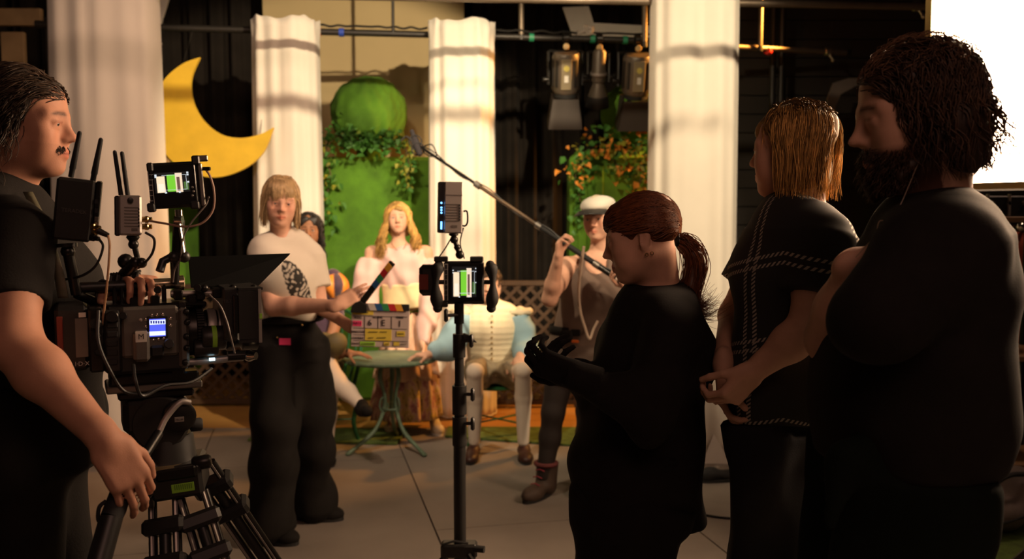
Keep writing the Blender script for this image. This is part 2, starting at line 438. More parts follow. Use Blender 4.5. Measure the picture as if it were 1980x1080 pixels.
# tan timber frame at the far left
t = thing('timber_frame', 'tan timber window frame high behind the camera operator', 'frame', (-4.1, 7.2, 0))
a, c = P(-120, 17, 7.2), P(82, 50, 7.2)
b = MB(); b.box(((a.x + c.x) / 2, 7.2, (a.z + c.z) / 2), (c.x - a.x, .05, a.z - c.z), bev=.004); b.build('rail', M_wood, t, False)
a, c = P(2, 62, 7.2), P(49, 130, 7.2)
b = MB(); b.box(((a.x + c.x) / 2, 7.21, a.z / 2), (c.x - a.x, .045, a.z), bev=.004); b.build('post', M_wood, t, False)
for q in (P(-118, 0, 7.2), P(95, 0, 7.2)):
    b = MB(); b.box((q.x, 7.22, 1.52), (.09, .04, 3.04), bev=.004); b.build('post', M_black, t, False)
# flat white cut-outs leaning high up at the back
def cutout(name, label, pts, d, th=.02, m=M_white):
    w_ = [P(x, y, d) for x, y in pts]; b = MB(); b.prism([(p.x, p.z) for p in w_], -th, (0, d, 0)); t = thing(name, label, 'cutout', (w_[0].x, d, w_[0].z)); b.build('board', m, t, False)
    for q in (w_[0], w_[len(w_) // 2]): b = MB(); b.tube([q + V((.03, .012, -.03)), V((q.x + .03, d + .012, RZ))], .002, 5); b.build('hanging_wire', M_pipeb, t)
    return t
cutout('scenery_cutout', 'white angled scenery cut-out above the hanging stage lights', [(1088, 14), (1138, 12), (1148, 44), (1300, 52), (1300, 84), (1108, 73)], 7.5)
cutout('scenery_cutout', 'pale slanted scenery cut-out above the left end of the pipe', [(250, -30), (335, -30), (308, 56), (250, 58)], 7.3)
cutout('scenery_cutout', 'white arched scenery cut-out behind the tall bearded man', [(1597, 262), (1600, 190), (1612, 160), (1640, 151), (1720, 149), (1720, 164), (1655, 166), (1626, 182), (1616, 205), (1610, 262)], 7.3, .02, mat('shaded_white_board', (.2, .17, .15), .8))  # white board coloured darker, the dim light there is put into its colour

# ------------------------------------------------------------------ pipes of the lighting grid
def pipe(name, label, a, c, r=.024, m=M_pipe):
    t = thing(name, label, 'pipe', (V(a) + V(c)) / 2)
    b = MB(); b.cyl(a, c, r, n=14); b.build('tube', m, t); d = nrm(V(c) - V(a))
    for e in (a, c): b = MB(); b.cyl(V(e) - d * .02, V(e) + d * .02, r * 1.12, n=14); b.build('end_cap', M_pipeb, t)
    return t
ZR = 2.82
pipe('lighting_pipe', 'black pipe that carries the two middle white drapes', (-3.3, 6.42, ZR), (1.5, 7.08, ZR), .024, M_pipeb)
pipe('lighting_pipe', 'steel pipe along the top that carries the two outer white drapes', (-3.4, 5.42, ZR), (3.6, 5.95, ZR))
pipe('lighting_pipe', 'steel grid pipe overhead in front of the set', (-3.4, 4.5, ZR), (3.6, 4.5, ZR))
for px, py, d, l in ((760, 58, 6.74, 'thin hanger pipe in front of the beige flat'), (1008, 72, 6.88, 'hanger pipe above the boom microphone arm'), (1246, 86, 6.98, 'hanger pipe beside the right-hand white drape')):
    a = P(px, py, d); pipe('hanger_pipe', l, (a.x, d, a.z), (a.x, d, 4.65), .011 if px < 800 else .02, M_pipeb if px < 800 else M_pipe)
a, c = P(1400, 90, 7.2), P(1640, 102, 7.45); pipe('lighting_pipe', 'low side pipe with red tape at right', a, c, .022)
a = P(1470, 94, 7.22); pipe('hanger_pipe', 'short hanger pipe above the red-taped side pipe', (a.x, 7.22, a.z), (a.x, 7.22, 4.65), .018)
for px in (1495, 1512): a = P(px, 94, 7.5); pipe('upright_pole', 'dark upright pole against the boarded wall, ' + ('left' if px < 1500 else 'right') + ' of the pair', (a.x, 7.5, .005), (a.x, 7.5, 4.65), .026, M_pipeb)
M_red = mat('red_tape', (.7, .03, .03), .5)
p = P(1492, 94, 7.18); b = MB(); b.cyl((p.x - .012, 7.27, p.z - .0), (p.x + .016, 7.3, p.z - .001), .03, n=14); tag(b.build('tape_band', M_red, None, origin=(p.x, 7.28, p.z)), 'band of red tape wrapped round the side pipe', 'tape')
# cable and clamps lashed along the rail
M_cable = mat('black_cable', (.015, .014, .013), .5)
M_orange = mat('orange_plug', (.75, .16, .02), .5); M_blue = mat('blue_tape', (.03, .08, .5), .5); M_teal = mat('green_tape', (.02, .25, .12), .5)
M_alu = mat('cast_aluminium', (.55, .50, .44), .35, .9)
def railp(px, dz=0): # point on the middle rail at picture column px
    lo, hi = -3.3, 1.5
    for _ in range(30):
        m_ = (lo + hi) / 2; y = 6.42 + (m_ + 3.3) / 4.8 * .66
        if 990 + m_ * F_PX / (y * math.cos(TILT) ** 0) < px: lo = m_
        else: hi = m_
    return V((lo, 6.42 + (lo + 3.3) / 4.8 * .66, ZR + dz))
for i, (xa, xb) in enumerate(((615, 830), (960, 1265))):
    pts = [railp(xa + (xb - xa) * k / 14, .032 + .016 * abs(math.sin(k * 1.7 + i))) - V((0, .02, 0)) for k in range(15)]
    b = MB(); b.tube(spline(pts, 4), .008, 6); tag(b.build('power_cable', M_cable, None, origin=pts[0]), 'black power cable lying on the pipe ' + ('above the middle topiary' if i == 0 else 'above the hanging stage lights'), 'cable')
for px, m_, l in ((622, M_orange, 'orange plug on the pipe beside the second white drape'), (666, M_blue, 'blue tape on the pipe above the green ball'), (1027, M_teal, 'green tape on the pipe, left one'), (1143, M_teal, 'green tape on the pipe near the tangled cable'), (1205, M_teal, 'green tape on the pipe at far right')):
    a = railp(px); b = MB(); b.cyl(a - V((.018, 0, 0)), a + V((.018, .003, 0)), .031, n=12); tag(b.build('tape_wrap', m_, None, origin=a), l, 'tape')
a = railp(1128, .03); b = MB(); pts = [a + V((rnd.uniform(-.07, .07), rnd.uniform(-.04, -.02), rnd.uniform(-.02, .07))) for _ in range(14)]
b.tube(spline(pts, 4), .011, 6); tag(b.build('cable_bundle', mat('grey_cable', (.4, .35, .3), .5), None, origin=a), 'tangled grey cable bundle on the pipe over the lamps', 'cable')
for px, py, d, l in ((300, 66, 6.4, 'bright pipe clamp at the left end of the middle pipe'), (1600, 100, 7.41, 'pipe clamp on the side pipe behind the tall man'), (1772, 12, 6.0, 'pipe clamp near the bright diffusion panel')):
    a = P(px, py, d); t = thing('pipe_clamp', l, 'clamp', a)
    b = MB(); b.lathe([(.022, -.03), (.034, -.02), (.034, .02), (.022, .03)], a, (1, .1, 0), 14); b.build('jaw', M_alu, t)
    b = MB(); b.cyl(a, a + V((.04, -.02, -.07)), .009); b.ball(a + V((.04, -.02, -.07)), .016); b.build('bolt', M_alu, t)

# ------------------------------------------------------------------ white column drapes
def column(label, xl, xr, d, ztop, seed, bottom=1.06, folds=7, top_ruffle=.0):
    r = random.Random(seed); a, c = P(xl, 300, d), P(xr, 300, d); cx, hw = (a.x + c.x) / 2, (c.x - a.x) / 2; hd = min(.2, hw * .75)
    ph = [r.uniform(0, 6.28) for _ in range(6)]
    vee = r.uniform(-.3, .3)
    def fn(u, v):
        t = 2 * math.pi * u; z = .012 + (ztop - .012) * v
        s = 1 + (bottom - 1) * (1 - v)
        f = .5 * math.sin(folds * t + ph[0] + .8 * math.sin(2 * t + ph[1])) + .3 * math.sin((folds * 2 + 1) * t + ph[2] + 1.2 * v) + .25 * math.sin(3 * t + ph[3] - v)
        amp = .009 + .008 * (1 - v)
        q = abs(math.cos(t)) ** .75 * math.copysign(1, math.cos(t)), abs(math.sin(t)) ** .75 * math.copysign(1, math.sin(t))
        x = (hw * s) * q[0] + amp * f * math.cos(t) * .4; y = hd * s * q[1] + amp * f * 2.0 * math.sin(t)
        if v > .97: x *= 1 + .03 * math.sin(9 * t + ph[4]); z += (.012 * math.sin(5 * t + ph[4]) + .005 * math.sin(13 * t)) * (v - .97) / .03
        sl = vee * .12; k = math.exp(-((x / hw - .3 * vee - (1 - v) * .0) * 9) ** 2) * math.exp(-((v - .85) / .2) ** 2)
        if y < 0: y += .018 * k
        return V((cx + x, d + hd + y - .02, z))
    root = thing('column_drape', label, 'curtain', (cx, d + hd, 0), 'white column drapes')
    b = MB(); b.add(*sheet(fn, 150, 44, True)); o = b.build('cloth', M_drape, root, True, ang=180)
    md = o.modifiers.new('thick', 'SOLIDIFY'); md.thickness = .004
    b = MB(); n = 40
    pts = [V((cx + hw * .97 * math.cos(2 * math.pi * k / n), d + hd + hd * .93 * math.sin(2 * math.pi * k / n), ztop - .05)) for k in range(n + 1)]
    b.tube(pts, .01, 6, False); b.build('hoop', M_pipeb, root)
    b = MB(); fl = [fn(k / 60, 0) + V((0, 0, .004)) for k in range(60)]; ce = V((cx, d + hd, .004))
    b.tube([p * .985 + ce * .015 for p in fl] + [fl[0] * .985 + ce * .015], .008, 6, False); b.build('hem', M_drape, root)
    return root
column('white column drape farthest left, behind the camera operator', 84, 288, 5.38, 2.98, 11, 1.10, 5)
column('white column drape right of the crescent moon, behind the slate woman', 481, 610, 6.40, 2.87, 12, 1.10, 6)
column('white column drape behind the monitor on the stand', 827, 955, 6.58, 2.89, 13, 1.06, 7)
column('white column drape farthest right, beside the black boarded wall', 1264, 1436, 5.58, 2.93, 14, 1.04, 6)

# ------------------------------------------------------------------ crescent moon
MD = 6.28
def arc(cx, cy, r, a0, a1, n): return [(cx + r * math.cos(R(a0 + (a1 - a0) * k / n)), cy + r * math.sin(R(a0 + (a1 - a0) * k / n))) for k in range(n + 1)]
outer = spline([(389, 112, 0), (357, 124, 0), (325, 150, 0), (306, 185, 0), (300, 225, 0), (308, 268, 0), (330, 306, 0), (366, 332, 0), (410, 343, 0), (450, 337, 0), (488, 318, 0), (514, 290, 0), (531, 247, 0)], 5)
inner = spline([(531, 247, 0), (505, 260, 0), (470, 267, 0), (435, 262, 0), (406, 244, 0), (385, 218, 0), (373, 186, 0), (373, 150, 0), (389, 112, 0)], 5)
pts = [(p.x, p.y) for p in outer] + [(p.x, p.y) for p in inner[1:-1]]
M_moon = mat('yellow_moon_paint', (.80, .52, .035), .6, var=.14, nscale=8, bump=.1, bscale=30)
M_moone = mat('moon_edge', (.55, .36, .05), .7)
t = thing('crescent_moon', 'yellow painted plywood crescent moon hanging before the black curtain', 'moon', P(400, 340, MD))
w_ = [P(x, y, MD) for x, y in pts]
b = MB(); b.prism([(p.x, p.z) for p in w_], .03, (0, MD, 0)); b.build('face', M_moon, t, False)
ctr = P(400, 245, MD)
b = MB(); b.box((ctr.x - .27, MD + .0, ctr.z - .05), (.03, .03, .5)); b.build('batten', M_wood, t, False)
for px, py in ((352, 128), (500, 306)):
    a = P(px, py, MD + .02); rr = railp(px); b = MB(); b.tube([a, V((a.x, rr.y, ZR))], .0022, 5); b.build('wire', M_cable, t)

# ------------------------------------------------------------------ green topiary
leafme = None
def leaf_mesh(name, L, W_, bend=.25):
    b = MB(); b.add([(0, 0, 0), (W_ * .5, L * .35, .01), (W_ * .32, L * .75, -.0), (0, L, -bend * L), (-W_ * .32, L * .75, 0), (-W_ * .5, L * .35, .01), (0, L * .4, -.006), (0, L * .75, -.012)],
          [(0, 1, 6), (1, 2, 7, 6), (2, 3, 7), (3, 4, 7), (4, 5, 6, 7), (5, 0, 6)]); return b.mesh(name, False)
LEAF = leaf_mesh('leaf', .06, .05); LEAF.materials.append(M_green2)
LEAFY = leaf_mesh('leaf', .055, .045); LEAFY.materials.append(mat('yellow_green_leaf', (.30, .30, .03), .6, var=.4, nscale=12))
FLOW = leaf_mesh('petal_cluster', .05, .055, .5); FLOW.materials.append(mat('orange_blossom', (.75, .28, .03), .6, var=.3, nscale=14))
def leaves(parent, pts, r, kinds, spread=.05):
    base = wloc(parent)
    for p in pts:
        nm, me = kinds[r.randrange(len(kinds))]
        o = bpy.data.objects.new(nm, me); COL.objects.link(o); o.parent = parent
        o.location = V(p) + V((r.gauss(0, spread), r.uniform(-.04, .01), r.gauss(0, spread))) - base
        o.rotation_euler = (R(r.uniform(-75, 30)) , R(r.uniform(-50, 50)), R(r.uniform(90, 270))); s = r.uniform(.65, 1.25); o.scale = (s, s, s)
def hedge_panel(root, name, x0, x1, d0, d1, z0, z1, rad=.03, m=None):
    b = MB(); b.box(((x0 + x1) / 2, (d0 + d1) / 2, (z0 + z1) / 2), (x1 - x0, d1 - d0, z1 - z0), bev=rad); return b.build(name, m or M_green, root, False)
def bumpy_ball(root, name, c, r, m=None, seed=0):
    v = Vol(V(c) - V((r, r, r)) * 1.12, V(c) + V((r, r, r)) * 1.12, r / 26); v.ell(c, (r, r, r * .97), k=0)
    q = random.Random(seed); v.wave(.0035, [(q.uniform(-70, 70), q.uniform(-70, 70), q.uniform(-70, 70), q.uniform(0, 6), .6) for _ in range(8)])
    ve, Q = v.mesh(); return link(name, np_mesh(name, ve, Q), m or M_green, root)
def garland(label, path, r, n, kinds, spread=.05):
    root = thing('ivy_garland', label, 'ivy', path[0]); s = spline(path, 8)
    b = MB(); b.tube(s, .006, 5); b.build('stem', mat('ivy_stem', (.09, .07, .03), .8), root)
    leaves(root, [s[r.randrange(len(s))] for _ in range(n)], r, kinds, spread)
    return root
r = random.Random(9)
# middle
x0 = P(600, 300, 7.3).x; x1 = P(850, 300, 7.3).x; zt = P(700, 303, 7.2).z
t = thing('topiary', 'big green topiary with a ball on top in the middle of the set', 'topiary', ((x0 + x1) / 2, 7.4, 0))
hedge_panel(t, 'pedestal', x0, x1, 7.18, 7.75, .005, zt, .03)
bc = P(709, 217, 7.25); bumpy_ball(t, 'ball', (bc.x, 7.35, bc.z), .305, seed=2)
b = MB(); b.lathe([(.10, 0), (.10, .16)], (bc.x, 7.35, zt - .02), n=16); b.build('neck', M_green, t)
GK = [('leaf', LEAF), ('leaf', LEAF), ('leaf', LEAFY)]
garland('ivy hanging down the left side of the middle topiary', [P(668, 262, 7.1), P(640, 268, 7.15), P(630, 300, 7.14), P(640, 345, 7.13), P(628, 390, 7.13), P(636, 425, 7.13)], r, 130, [('leaf', LEAF)] * 5 + [('leaf', LEAFY)], .055)
garland('ivy hanging down the right side of the middle topiary', [P(735, 272, 7.06), P(768, 268, 7.05), P(785, 290, 7.04), P(790, 320, 7.05), P(786, 352, 7.05)], r, 90, [('leaf', LEAF)] * 2 + [('leaf', LEAFY)] * 2, .04)
garland('dark ivy ringed under the green ball', [P(660, 266, 7.05), P(700, 272, 7.03), P(740, 270, 7.03), P(765, 262, 7.06)], r, 170, [('leaf', LEAF)], .05)
# right
x0 = P(1102, 400, 7.15).x; x1 = P(1330, 400, 7.15).x; zt = P(1200, 292, 7.15).z
t = thing('topiary', 'green topiary with orange blossoms behind the boom operator', 'topiary', ((x0 + x1) / 2, 7.3, 0))
hedge_panel(t, 'pedestal', x0, x1, 7.15, 7.6, .005, zt, .05)
for q0, q1 in ((1118, 1135), (1150, 1167)):
    hedge_panel(t, 'raised_strip', P(q0, 400, 7.12).x, P(q1, 400, 7.12).x, 7.125, 7.15, .02, zt - .12, .008)
bc = P(1232, 218, 7.25); bumpy_ball(t, 'ball', (bc.x, 7.38, bc.z), .27, seed=3)
hedge_panel(t, 'neck', bc.x - .24, bc.x + .3, 7.25, 7.5, zt - .02, zt + .10, .03)
OK_ = [('leaf', LEAF), ('leaf', LEAFY), ('petal_cluster', FLOW)]
garland('orange-blossomed ivy across the top of the right-hand topiary', [P(1112, 330, 7.1), P(1135, 300, 7.1), P(1165, 278, 7.1), P(1200, 285, 7.09), P(1240, 280, 7.09), P(1275, 290, 7.09)], r, 210, OK_, .07)
garland('orange-blossomed ivy trailing down the right-hand topiary', [P(1180, 300, 7.08), P(1205, 330, 7.08), P(1245, 320, 7.08), P(1235, 365, 7.08), P(1250, 400, 7.08)], r, 110, OK_, .06)
garland('green ivy trailing down the left edge of the right-hand topiary', [P(1120, 315, 7.1), P(1112, 350, 7.1), P(1122, 390, 7.1), P(1115, 430, 7.1)], r, 60, [('leaf', LEAF)], .035)
# left, half hidden by the drape and the camera monitor
x0, x1 = P(215, 400, 7.2).x, P(352, 400, 7.2).x; zt = P(300, 292, 7.2).z
t = thing('topiary', 'green topiary half hidden behind the far left drape', 'topiary', ((x0 + x1) / 2, 7.4, 0))
hedge_panel(t, 'pedestal', x0, x1, 7.2, 7.6, .005, zt, .04); bc = P(240, 232, 7.3); bumpy_ball(t, 'ball', (bc.x, 7.4, bc.z), .26, seed=5)
hedge_panel(t, 'raised_strip', x1 - .12, x1 - .04, 7.17, 7.2, .02, zt - .05, .008)
b = MB(); b.lathe([(.10, 0), (.10, .14)], (bc.x, 7.4, zt - .02), n=16); b.build('neck', M_green, t)
# low hedge on the right
x0, x1 = P(1560, 900, 5.3).x, P(1690, 900, 5.3).x; zt = P(1600, 790, 5.3).z
t = thing('hedge_block', 'low green hedge block between the two men on the right', 'hedge', ((x0 + x1) / 2, 5.4, 0))
hedge_panel(t, 'block', x0, x1, 5.25, 5.6, .005, zt, .04)
leaves(t, [V((r.uniform(x0, x1), 5.24, r.uniform(.05, zt))) for _ in range(40)], r, [('leaf', LEAF)], .02)

# ------------------------------------------------------------------ trellis fence
def trellis(label, xa, xb, d, ztop):
    a, c = P(xa, 700, d).x, P(xb, 700, d).x
    t = thing('trellis_panel', label, 'trellis', ((a + c) / 2, d, 0)); s = .105; z0, z1 = .06, ztop
    for sg in (1, -1):
        k = -int((z1 - z0) / s) - 1
        while a + k * s < c + (z1 - z0):
            # slat along x = x0 + sg*(z - z0), clipped to the frame
            xs = a + k * s if sg == 1 else c - k * s
            p = [(xs + sg * (z - z0), z) for z in (z0, z1)]
            ta = max(0, min(1, ((a if sg == 1 else c) - p[0][0]) / (p[1][0] - p[0][0]))); tb = max(0, min(1, ((c if sg == 1 else a) - p[0][0]) / (p[1][0] - p[0][0])))
            if tb - ta > .03:
                A = V((p[0][0] + (p[1][0] - p[0][0]) * ta, d - .008 * sg, z0 + (z1 - z0) * ta)); B = V((p[0][0] + (p[1][0] - p[0][0]) * tb, d - .008 * sg, z0 + (z1 - z0) * tb))
                b = MB(); b.box((A + B) / 2, ((B - A).length, .010, .026), frame(V((0, 1, 0)), (B - A).cross(V((0, -1, 0))))); b.build('slat', M_trellis, t, False)
            k += 1
    for zz in (z0 - .02, z1 + .02): b = MB(); b.box(((a + c) / 2, d, zz), (c - a + .08, .04, .04), bev=.004); b.build('rail', M_trellis, t, False)
    for xx in (a - .02, c + .02): b = MB(); b.box((xx, d, (z1 + .06) / 2), (.04, .05, z1 + .06), bev=.004); b.build('post', M_trellis, t, False)
trellis('brown lattice fence panel behind the camera and the slate woman', 358, 486, 7.0, .92)
trellis('brown lattice fence panel behind the seated man', 940, 1110, 6.98, .95)
# green mat strips lying at the edge of the boards
M_mat = mat('moss_mat', (.10, .16, .03), .95, var=.4, nscale=20, bump=.5, bscale=200)
def matp(label, pts):
    b = MB(); b.prism([(p.x, p.y) for p in pts], .012, (0, 0, .003), (1, 0, 0), (0, 1, 0)); return tag(b.build('turf_mat', M_mat, None, False, origin=(pts[0].x, pts[0].y, .003)), label, 'mat')
matp('mossy turf mat under the seated man', [V((-.45, 6.0, 0)), V((.45, 5.75, 0)), V((.55, 6.25, 0)), V((-.45, 6.27, 0))])
matp('mossy turf mat under the far chair behind the table', [V((-1.75, 5.9, 0)), V((-.75, 5.8, 0)), V((-.72, 6.2, 0)), V((-1.75, 6.25, 0))])
matp('green turf mat in the bottom right corner', [V((1.95, 3.5, 0)), V((3.3, 3.5, 0)), V((3.3, 4.5, 0)), V((1.95, 4.45, 0))])
# folded white card at the foot of the right-hand drape
a, c, e = P(1358, 882, 5.35), P(1415, 876, 5.35), P(1380, 838, 5.42)
b = MB(); b.add([(a.x, 5.36, .001), (c.x, 5.36, .001), (e.x, 5.42, e.z), (a.x + .02, 5.5, .001), (c.x, 5.5, .001)], [(0, 1, 2), (3, 2, 4)])
o = b.build('folded_card', M_white, None, False, origin=(e.x, 5.42, 0)); md = o.modifiers.new('thick', 'SOLIDIFY'); md.thickness = .003
tag(o, 'folded white card standing at the foot of the right drape', 'card')
# cable across the floor
pts = [P(1290, 985, 4.7), P(1330, 1003, 4.5), P(1375, 1014, 4.4), P(1440, 1014, 4.36), P(1520, 1000, 4.4)]
pts = [V((p.x, p.y, .006)) for p in pts]
b = MB(); b.tube(spline(pts, 6), .006, 6); tag(b.build('floor_cable', M_cable, None, origin=pts[0]), 'thin black cable lying across the floor at right', 'cable')

# ------------------------------------------------------------------ diffusion frame: the bright lamp at the right
a = P(1794, 356, 3.55); nx = nrm((-.80, -.6, 0)); ux = V((-nx.y, nx.x, 0)); ux = -ux if ux.x < 0 else ux
Wd, z0, z1 = 1.25, a.z, 2.95
t = thing('diffusion_frame', 'blazing white diffusion panel on a stand behind the tall man', 'light', (a.x + ux.x * Wd / 2, a.y + ux.y * Wd / 2, 0))
M_glow = mat('lit_diffusion', (.9, .85, .75), .9, emit=((1, .66, .41), 37.0)); o_ = V((a.x, a.y, 0))
Mf = Matrix((ux, -nx, V((0, 0, 1)))).transposed()
b = MB(); b.box(o_ + ux * (Wd / 2) + V((0, 0, (z0 + z1) / 2)), (Wd, .012, z1 - z0), Mf); b.build('screen', M_glow, t, False)
b = MB()
for k, (c0, s0) in enumerate(((o_ + ux * (Wd / 2) + V((0, 0, z0 - .012)), (Wd + .05, .03, .024)), (o_ + ux * (Wd / 2) + V((0, 0, z1 + .012)), (Wd + .05, .03, .024)), (o_ - ux * .012 + V((0, 0, (z0 + z1) / 2)), (.024, .03, z1 - z0)), (o_ + ux * (Wd + .012) + V((0, 0, (z0 + z1) / 2)), (.024, .03, z1 - z0)))):
    b = MB(); b.box(c0, s0, Mf); b.build('frame_bar', mat('gold_frame', (.45, .33, .12), .5), t, False)
b = MB(); b.box(o_ + ux * (Wd / 2) - nx * .06 + V((0, 0, (z0 + z1) / 2)), (Wd + .06, .03, z1 - z0 + .06), Mf); b.build('back_cover', M_black, t, False)
pc = o_ + ux * (Wd / 2) - nx * .06
b = MB(); b.cyl(pc + V((0, 0, .1)), pc + V((0, 0, z0)), .017); b.build('stand_pole', M_pipeb, t)
for k in range(3):
    q = V((math.cos(k * 2.094 + .4), math.sin(k * 2.094 + .4), 0)); b = MB(); b.tube([pc + V((0, 0, .55)), pc + q * .42 + V((0, 0, .02))], .012, 8); b.build('leg', M_pipeb, t)
# ================================================================== props
K = mat('black_plastic', (.018, .017, .016), .42, var=.2)
KR = mat('black_rubber', (.012, .012, .012), .75)
KM = mat('black_metal', (.03, .028, .026), .32, .7)
DG = mat('dark_grey_metal', (.20, .18, .16), .38, .6, var=.12, nscale=30, bump=.03, bscale=300)
GR = mat('grey_metal', (.40, .36, .33), .42, .55, var=.08)
CH = mat('bright_chrome', (.75, .70, .62), .18, 1.)
BR = mat('brass_connector', (.65, .45, .18), .25, 1.)
LBL = mat('paper_label', (.75, .72, .64), .8)
LIME = mat('lime_tape', (.30, .62, .05), .7); PINK = mat('pink_tape', (.95, .06, .22), .6); YEL = mat('yellow_tape', (.80, .62, .08), .7)
INK = mat('black_ink', (.01, .01, .01), .8); WHI = mat('white_print', (.6, .58, .55), .7)
def text(s, name, loc, Mx, size, m, parent, depth=.0006, align='CENTER'):
    cu = bpy.data.curves.new(name, 'FONT'); cu.body = s; cu.size = size; cu.extrude = depth; cu.align_x = align; cu.align_y = 'CENTER'; cu.resolution_u = 2
    o = bpy.data.objects.new(name, cu); COL.objects.link(o); bpy.context.view_layer.update()
    me = bpy.data.meshes.new_from_object(o.evaluated_get(bpy.context.evaluated_depsgraph_get())); bpy.data.objects.remove(o)
    me.transform(at(loc, Mx)); me.materials.clear(); return link(name, me, m, parent)
def emis(name, col, s): return mat(name, (.01, .01, .01), .4, emit=(col, s))

class Rig:
    """a local frame: ax = along, ay = away from the viewer, az = up; placed by a point and used in metres"""
    def __init__(s, o, ax, az=(0, 0, 1)):
        s.o = V(o); s.ax = nrm(ax); s.az = V(az) - s.ax * V(az).dot(s.ax); s.az.normalize(); s.ay = s.az.cross(s.ax)
        s.R = Matrix((s.ax, s.ay, s.az)).transposed(); s.M = at(s.o, s.R)
    def w(s, x, y, z): return s.o + s.ax * x + s.ay * y + s.az * z
    def hit(s, px, py, off=0.):
        a = P(px, py, 1.) - V((0, 0, CAM_H)); c = s.o + s.ay * off
        t = (c - V((0, 0, CAM_H))).dot(s.ay) / a.dot(s.ay); p = V((0, 0, CAM_H)) + a * t - s.o
        return p.dot(s.ax), p.dot(s.az)
    def pt(s, px, py, off=0.): x, z = s.hit(px, py, off); return s.w(x, off, z)
    def rect(s, mb, x0, y0, x1, y1, o0, o1, bev=.0):
        a, c = s.hit(x0, (y0 + y1) / 2, o0), s.hit(x1, (y0 + y1) / 2, o0); zt = s.hit((x0 + x1) / 2, y0, o0)[1]; zb = s.hit((x0 + x1) / 2, y1, o0)[1]
        mb.box(s.w((a[0] + c[0]) / 2, (o0 + o1) / 2, (zt + zb) / 2), (c[0] - a[0], o1 - o0, zt - zb), s.R, bev); return mb
    def part(s, name, m, parent, x0, y0, x1, y1, o0, o1, bev=.003):
        return s.rect(MB(), x0, y0, x1, y1, o0, o1, bev).build(name, m, parent, False)
def knob(name, a, c, r, m, parent, n=16):
    b = MB(); d = V(c) - V(a); L = d.length; b.lathe([(r * .9, 0), (r, L * .1), (r, L * .9), (r * .85, L)], a, d, n); return b.build(name, m, parent)
def wire(label, pts, r=.0028, m=None, n=6, name='video_cable'):
    b = MB(); s = spline(pts, 8); b.tube(s, r, n); return tag(b.build(name, m or M_cable, None, origin=pts[0]), label, 'cable')
def ballarm(name, pts, r, m, parent):
    b = MB(); b.tube(pts, r, 10); b.build(name, m, parent)
    for q in pts[1:-1]: b = MB(); b.ball(q, r * 1.9, 14); b.build('ball_joint', m, parent)
def mini_scene(rg, root, x0, y0, x1, y1, off, brightness):
    """the picture on a monitor: the set as coloured bars, flat on the glass"""
    cols = [(.0, 1.0, (.02, .02, .02)), (.06, .30, (.8, .62, .42)), (.36, .62, (.16, .5, .03)), (.60, .80, (.75, .58, .42)), (.64, .73, (.12, .06, .05)), (.84, .97, (.06, .12, .03)), (.10, .26, (.85, .7, .55))]
    W_, H_ = x1 - x0, y1 - y0
    for i, (a, c, col) in enumerate(cols):
        t0, t1 = (.0, 1.) if i == 0 else ((.18, .98) if i == 1 else ((.12, .95) if i == 2 else ((.05, 1.) if i == 3 else ((.25, .92) if i == 4 else ((.5, .9) if i == 5 else (.55, .95))))))
        b = MB(); b.box(rg.w(x0 + W_ * (a + c) / 2, off - .0004 * (i + 1), y1 - H_ * (t0 + t1) / 2), (W_ * (c - a), .0005, H_ * (t1 - t0)), rg.R)
        b.build('screen_picture', emis('screen_%d_%d' % (i, int(brightness * 10)), col, brightness * (.25 if i == 0 else 1)), root, False)
    g = emis('screen_line', (.7, .75, .8), 1.0)
    for (a, c, t0, t1) in ((.22, .92, .14, .155), (.22, .92, .86, .875), (.915, .925, .14, .87)):
        b = MB(); b.box(rg.w(x0 + W_ * (a + c) / 2, off - .0042, y1 - H_ * (t0 + t1) / 2), (W_ * (c - a), .0004, H_ * (t1 - t0)), rg.R); b.build('frame_line', g, root, False)
    for k in range(7):
        b = MB(); xx, zz = ((.05, .12), (.05, .2), (.97, .06), (.97, .16), (.97, .52), (.3, .99), (.7, .99))[k]
        b.box(rg.w(x0 + W_ * xx, off - .0044, y1 - H_ * zz), (.004, .0004, .0035), rg.R); b.build('screen_icon', g, root, False)

# ------------------------------------------------------------------ cinema camera on its tripod
CA = Rig(P(310, 655, 1.98), (.90, .436, 0))
cr = thing('cinema_camera', 'black and grey digital cinema camera with matte box on the tripod', 'camera', CA.pt(310, 760))
N = -.075
body = CA.part('body', K, cr, 205, 592, 362, 722, N + .006, .085, .008)
CA.part('side_panel', DG, cr, 234, 592, 346, 690, N - .004, N + .01, .006)
CA.part('front_cheek', DG, cr, 346, 594, 366, 712, N - .001, .08, .006)
scr = CA.part('status_display', K, cr, 284, 611, 325, 654, N - .008, N, .002)
for i, (y0, y1, c, s) in enumerate(((616, 650, (.09, .12, .9), 1.2), (618, 627, (.6, .65, 1.), 1.6), (640, 648, (.6, .65, 1.), 1.6))):
    CA.rect(MB(), 289, y0, 320, y1, N - .0085 - .0006 * i, N - .006).build('lit_bar', emis('lcd_%d' % (i > 0), c, s), scr, False)
for k in range(6): CA.rect(MB(), 291 + k * 4.8, 620, 294 + k * 4.8, 625, N - .0105, N - .009).build('readout_mark', emis('lcd_mark', (.05, .06, .45), .5), scr, False)
for px, py in ((294, 609), (304, 608), (315, 607), (282, 617), (282, 631), (283, 642), (330, 615), (330, 628), (297, 657), (307, 655), (317, 654), (272, 618)):
    a = CA.pt(px, py, N - .004); b = MB(); b.lathe([(.0034, 0), (.0034, .003), (.002, .004)], a, -CA.ay, 10); b.build('button', CH if px != 272 else GR, cr)
knob('dial', CA.pt(327, 664, N - .004), CA.pt(327, 664, N - .024), .0105, K, cr)
CA.part('switch_block', K, cr, 291, 668, 318, 690, N - .016, N, .004)
CA.part('audio_module', DG, cr, 258, 640, 290, 700, N - .03, N + .005, .006)
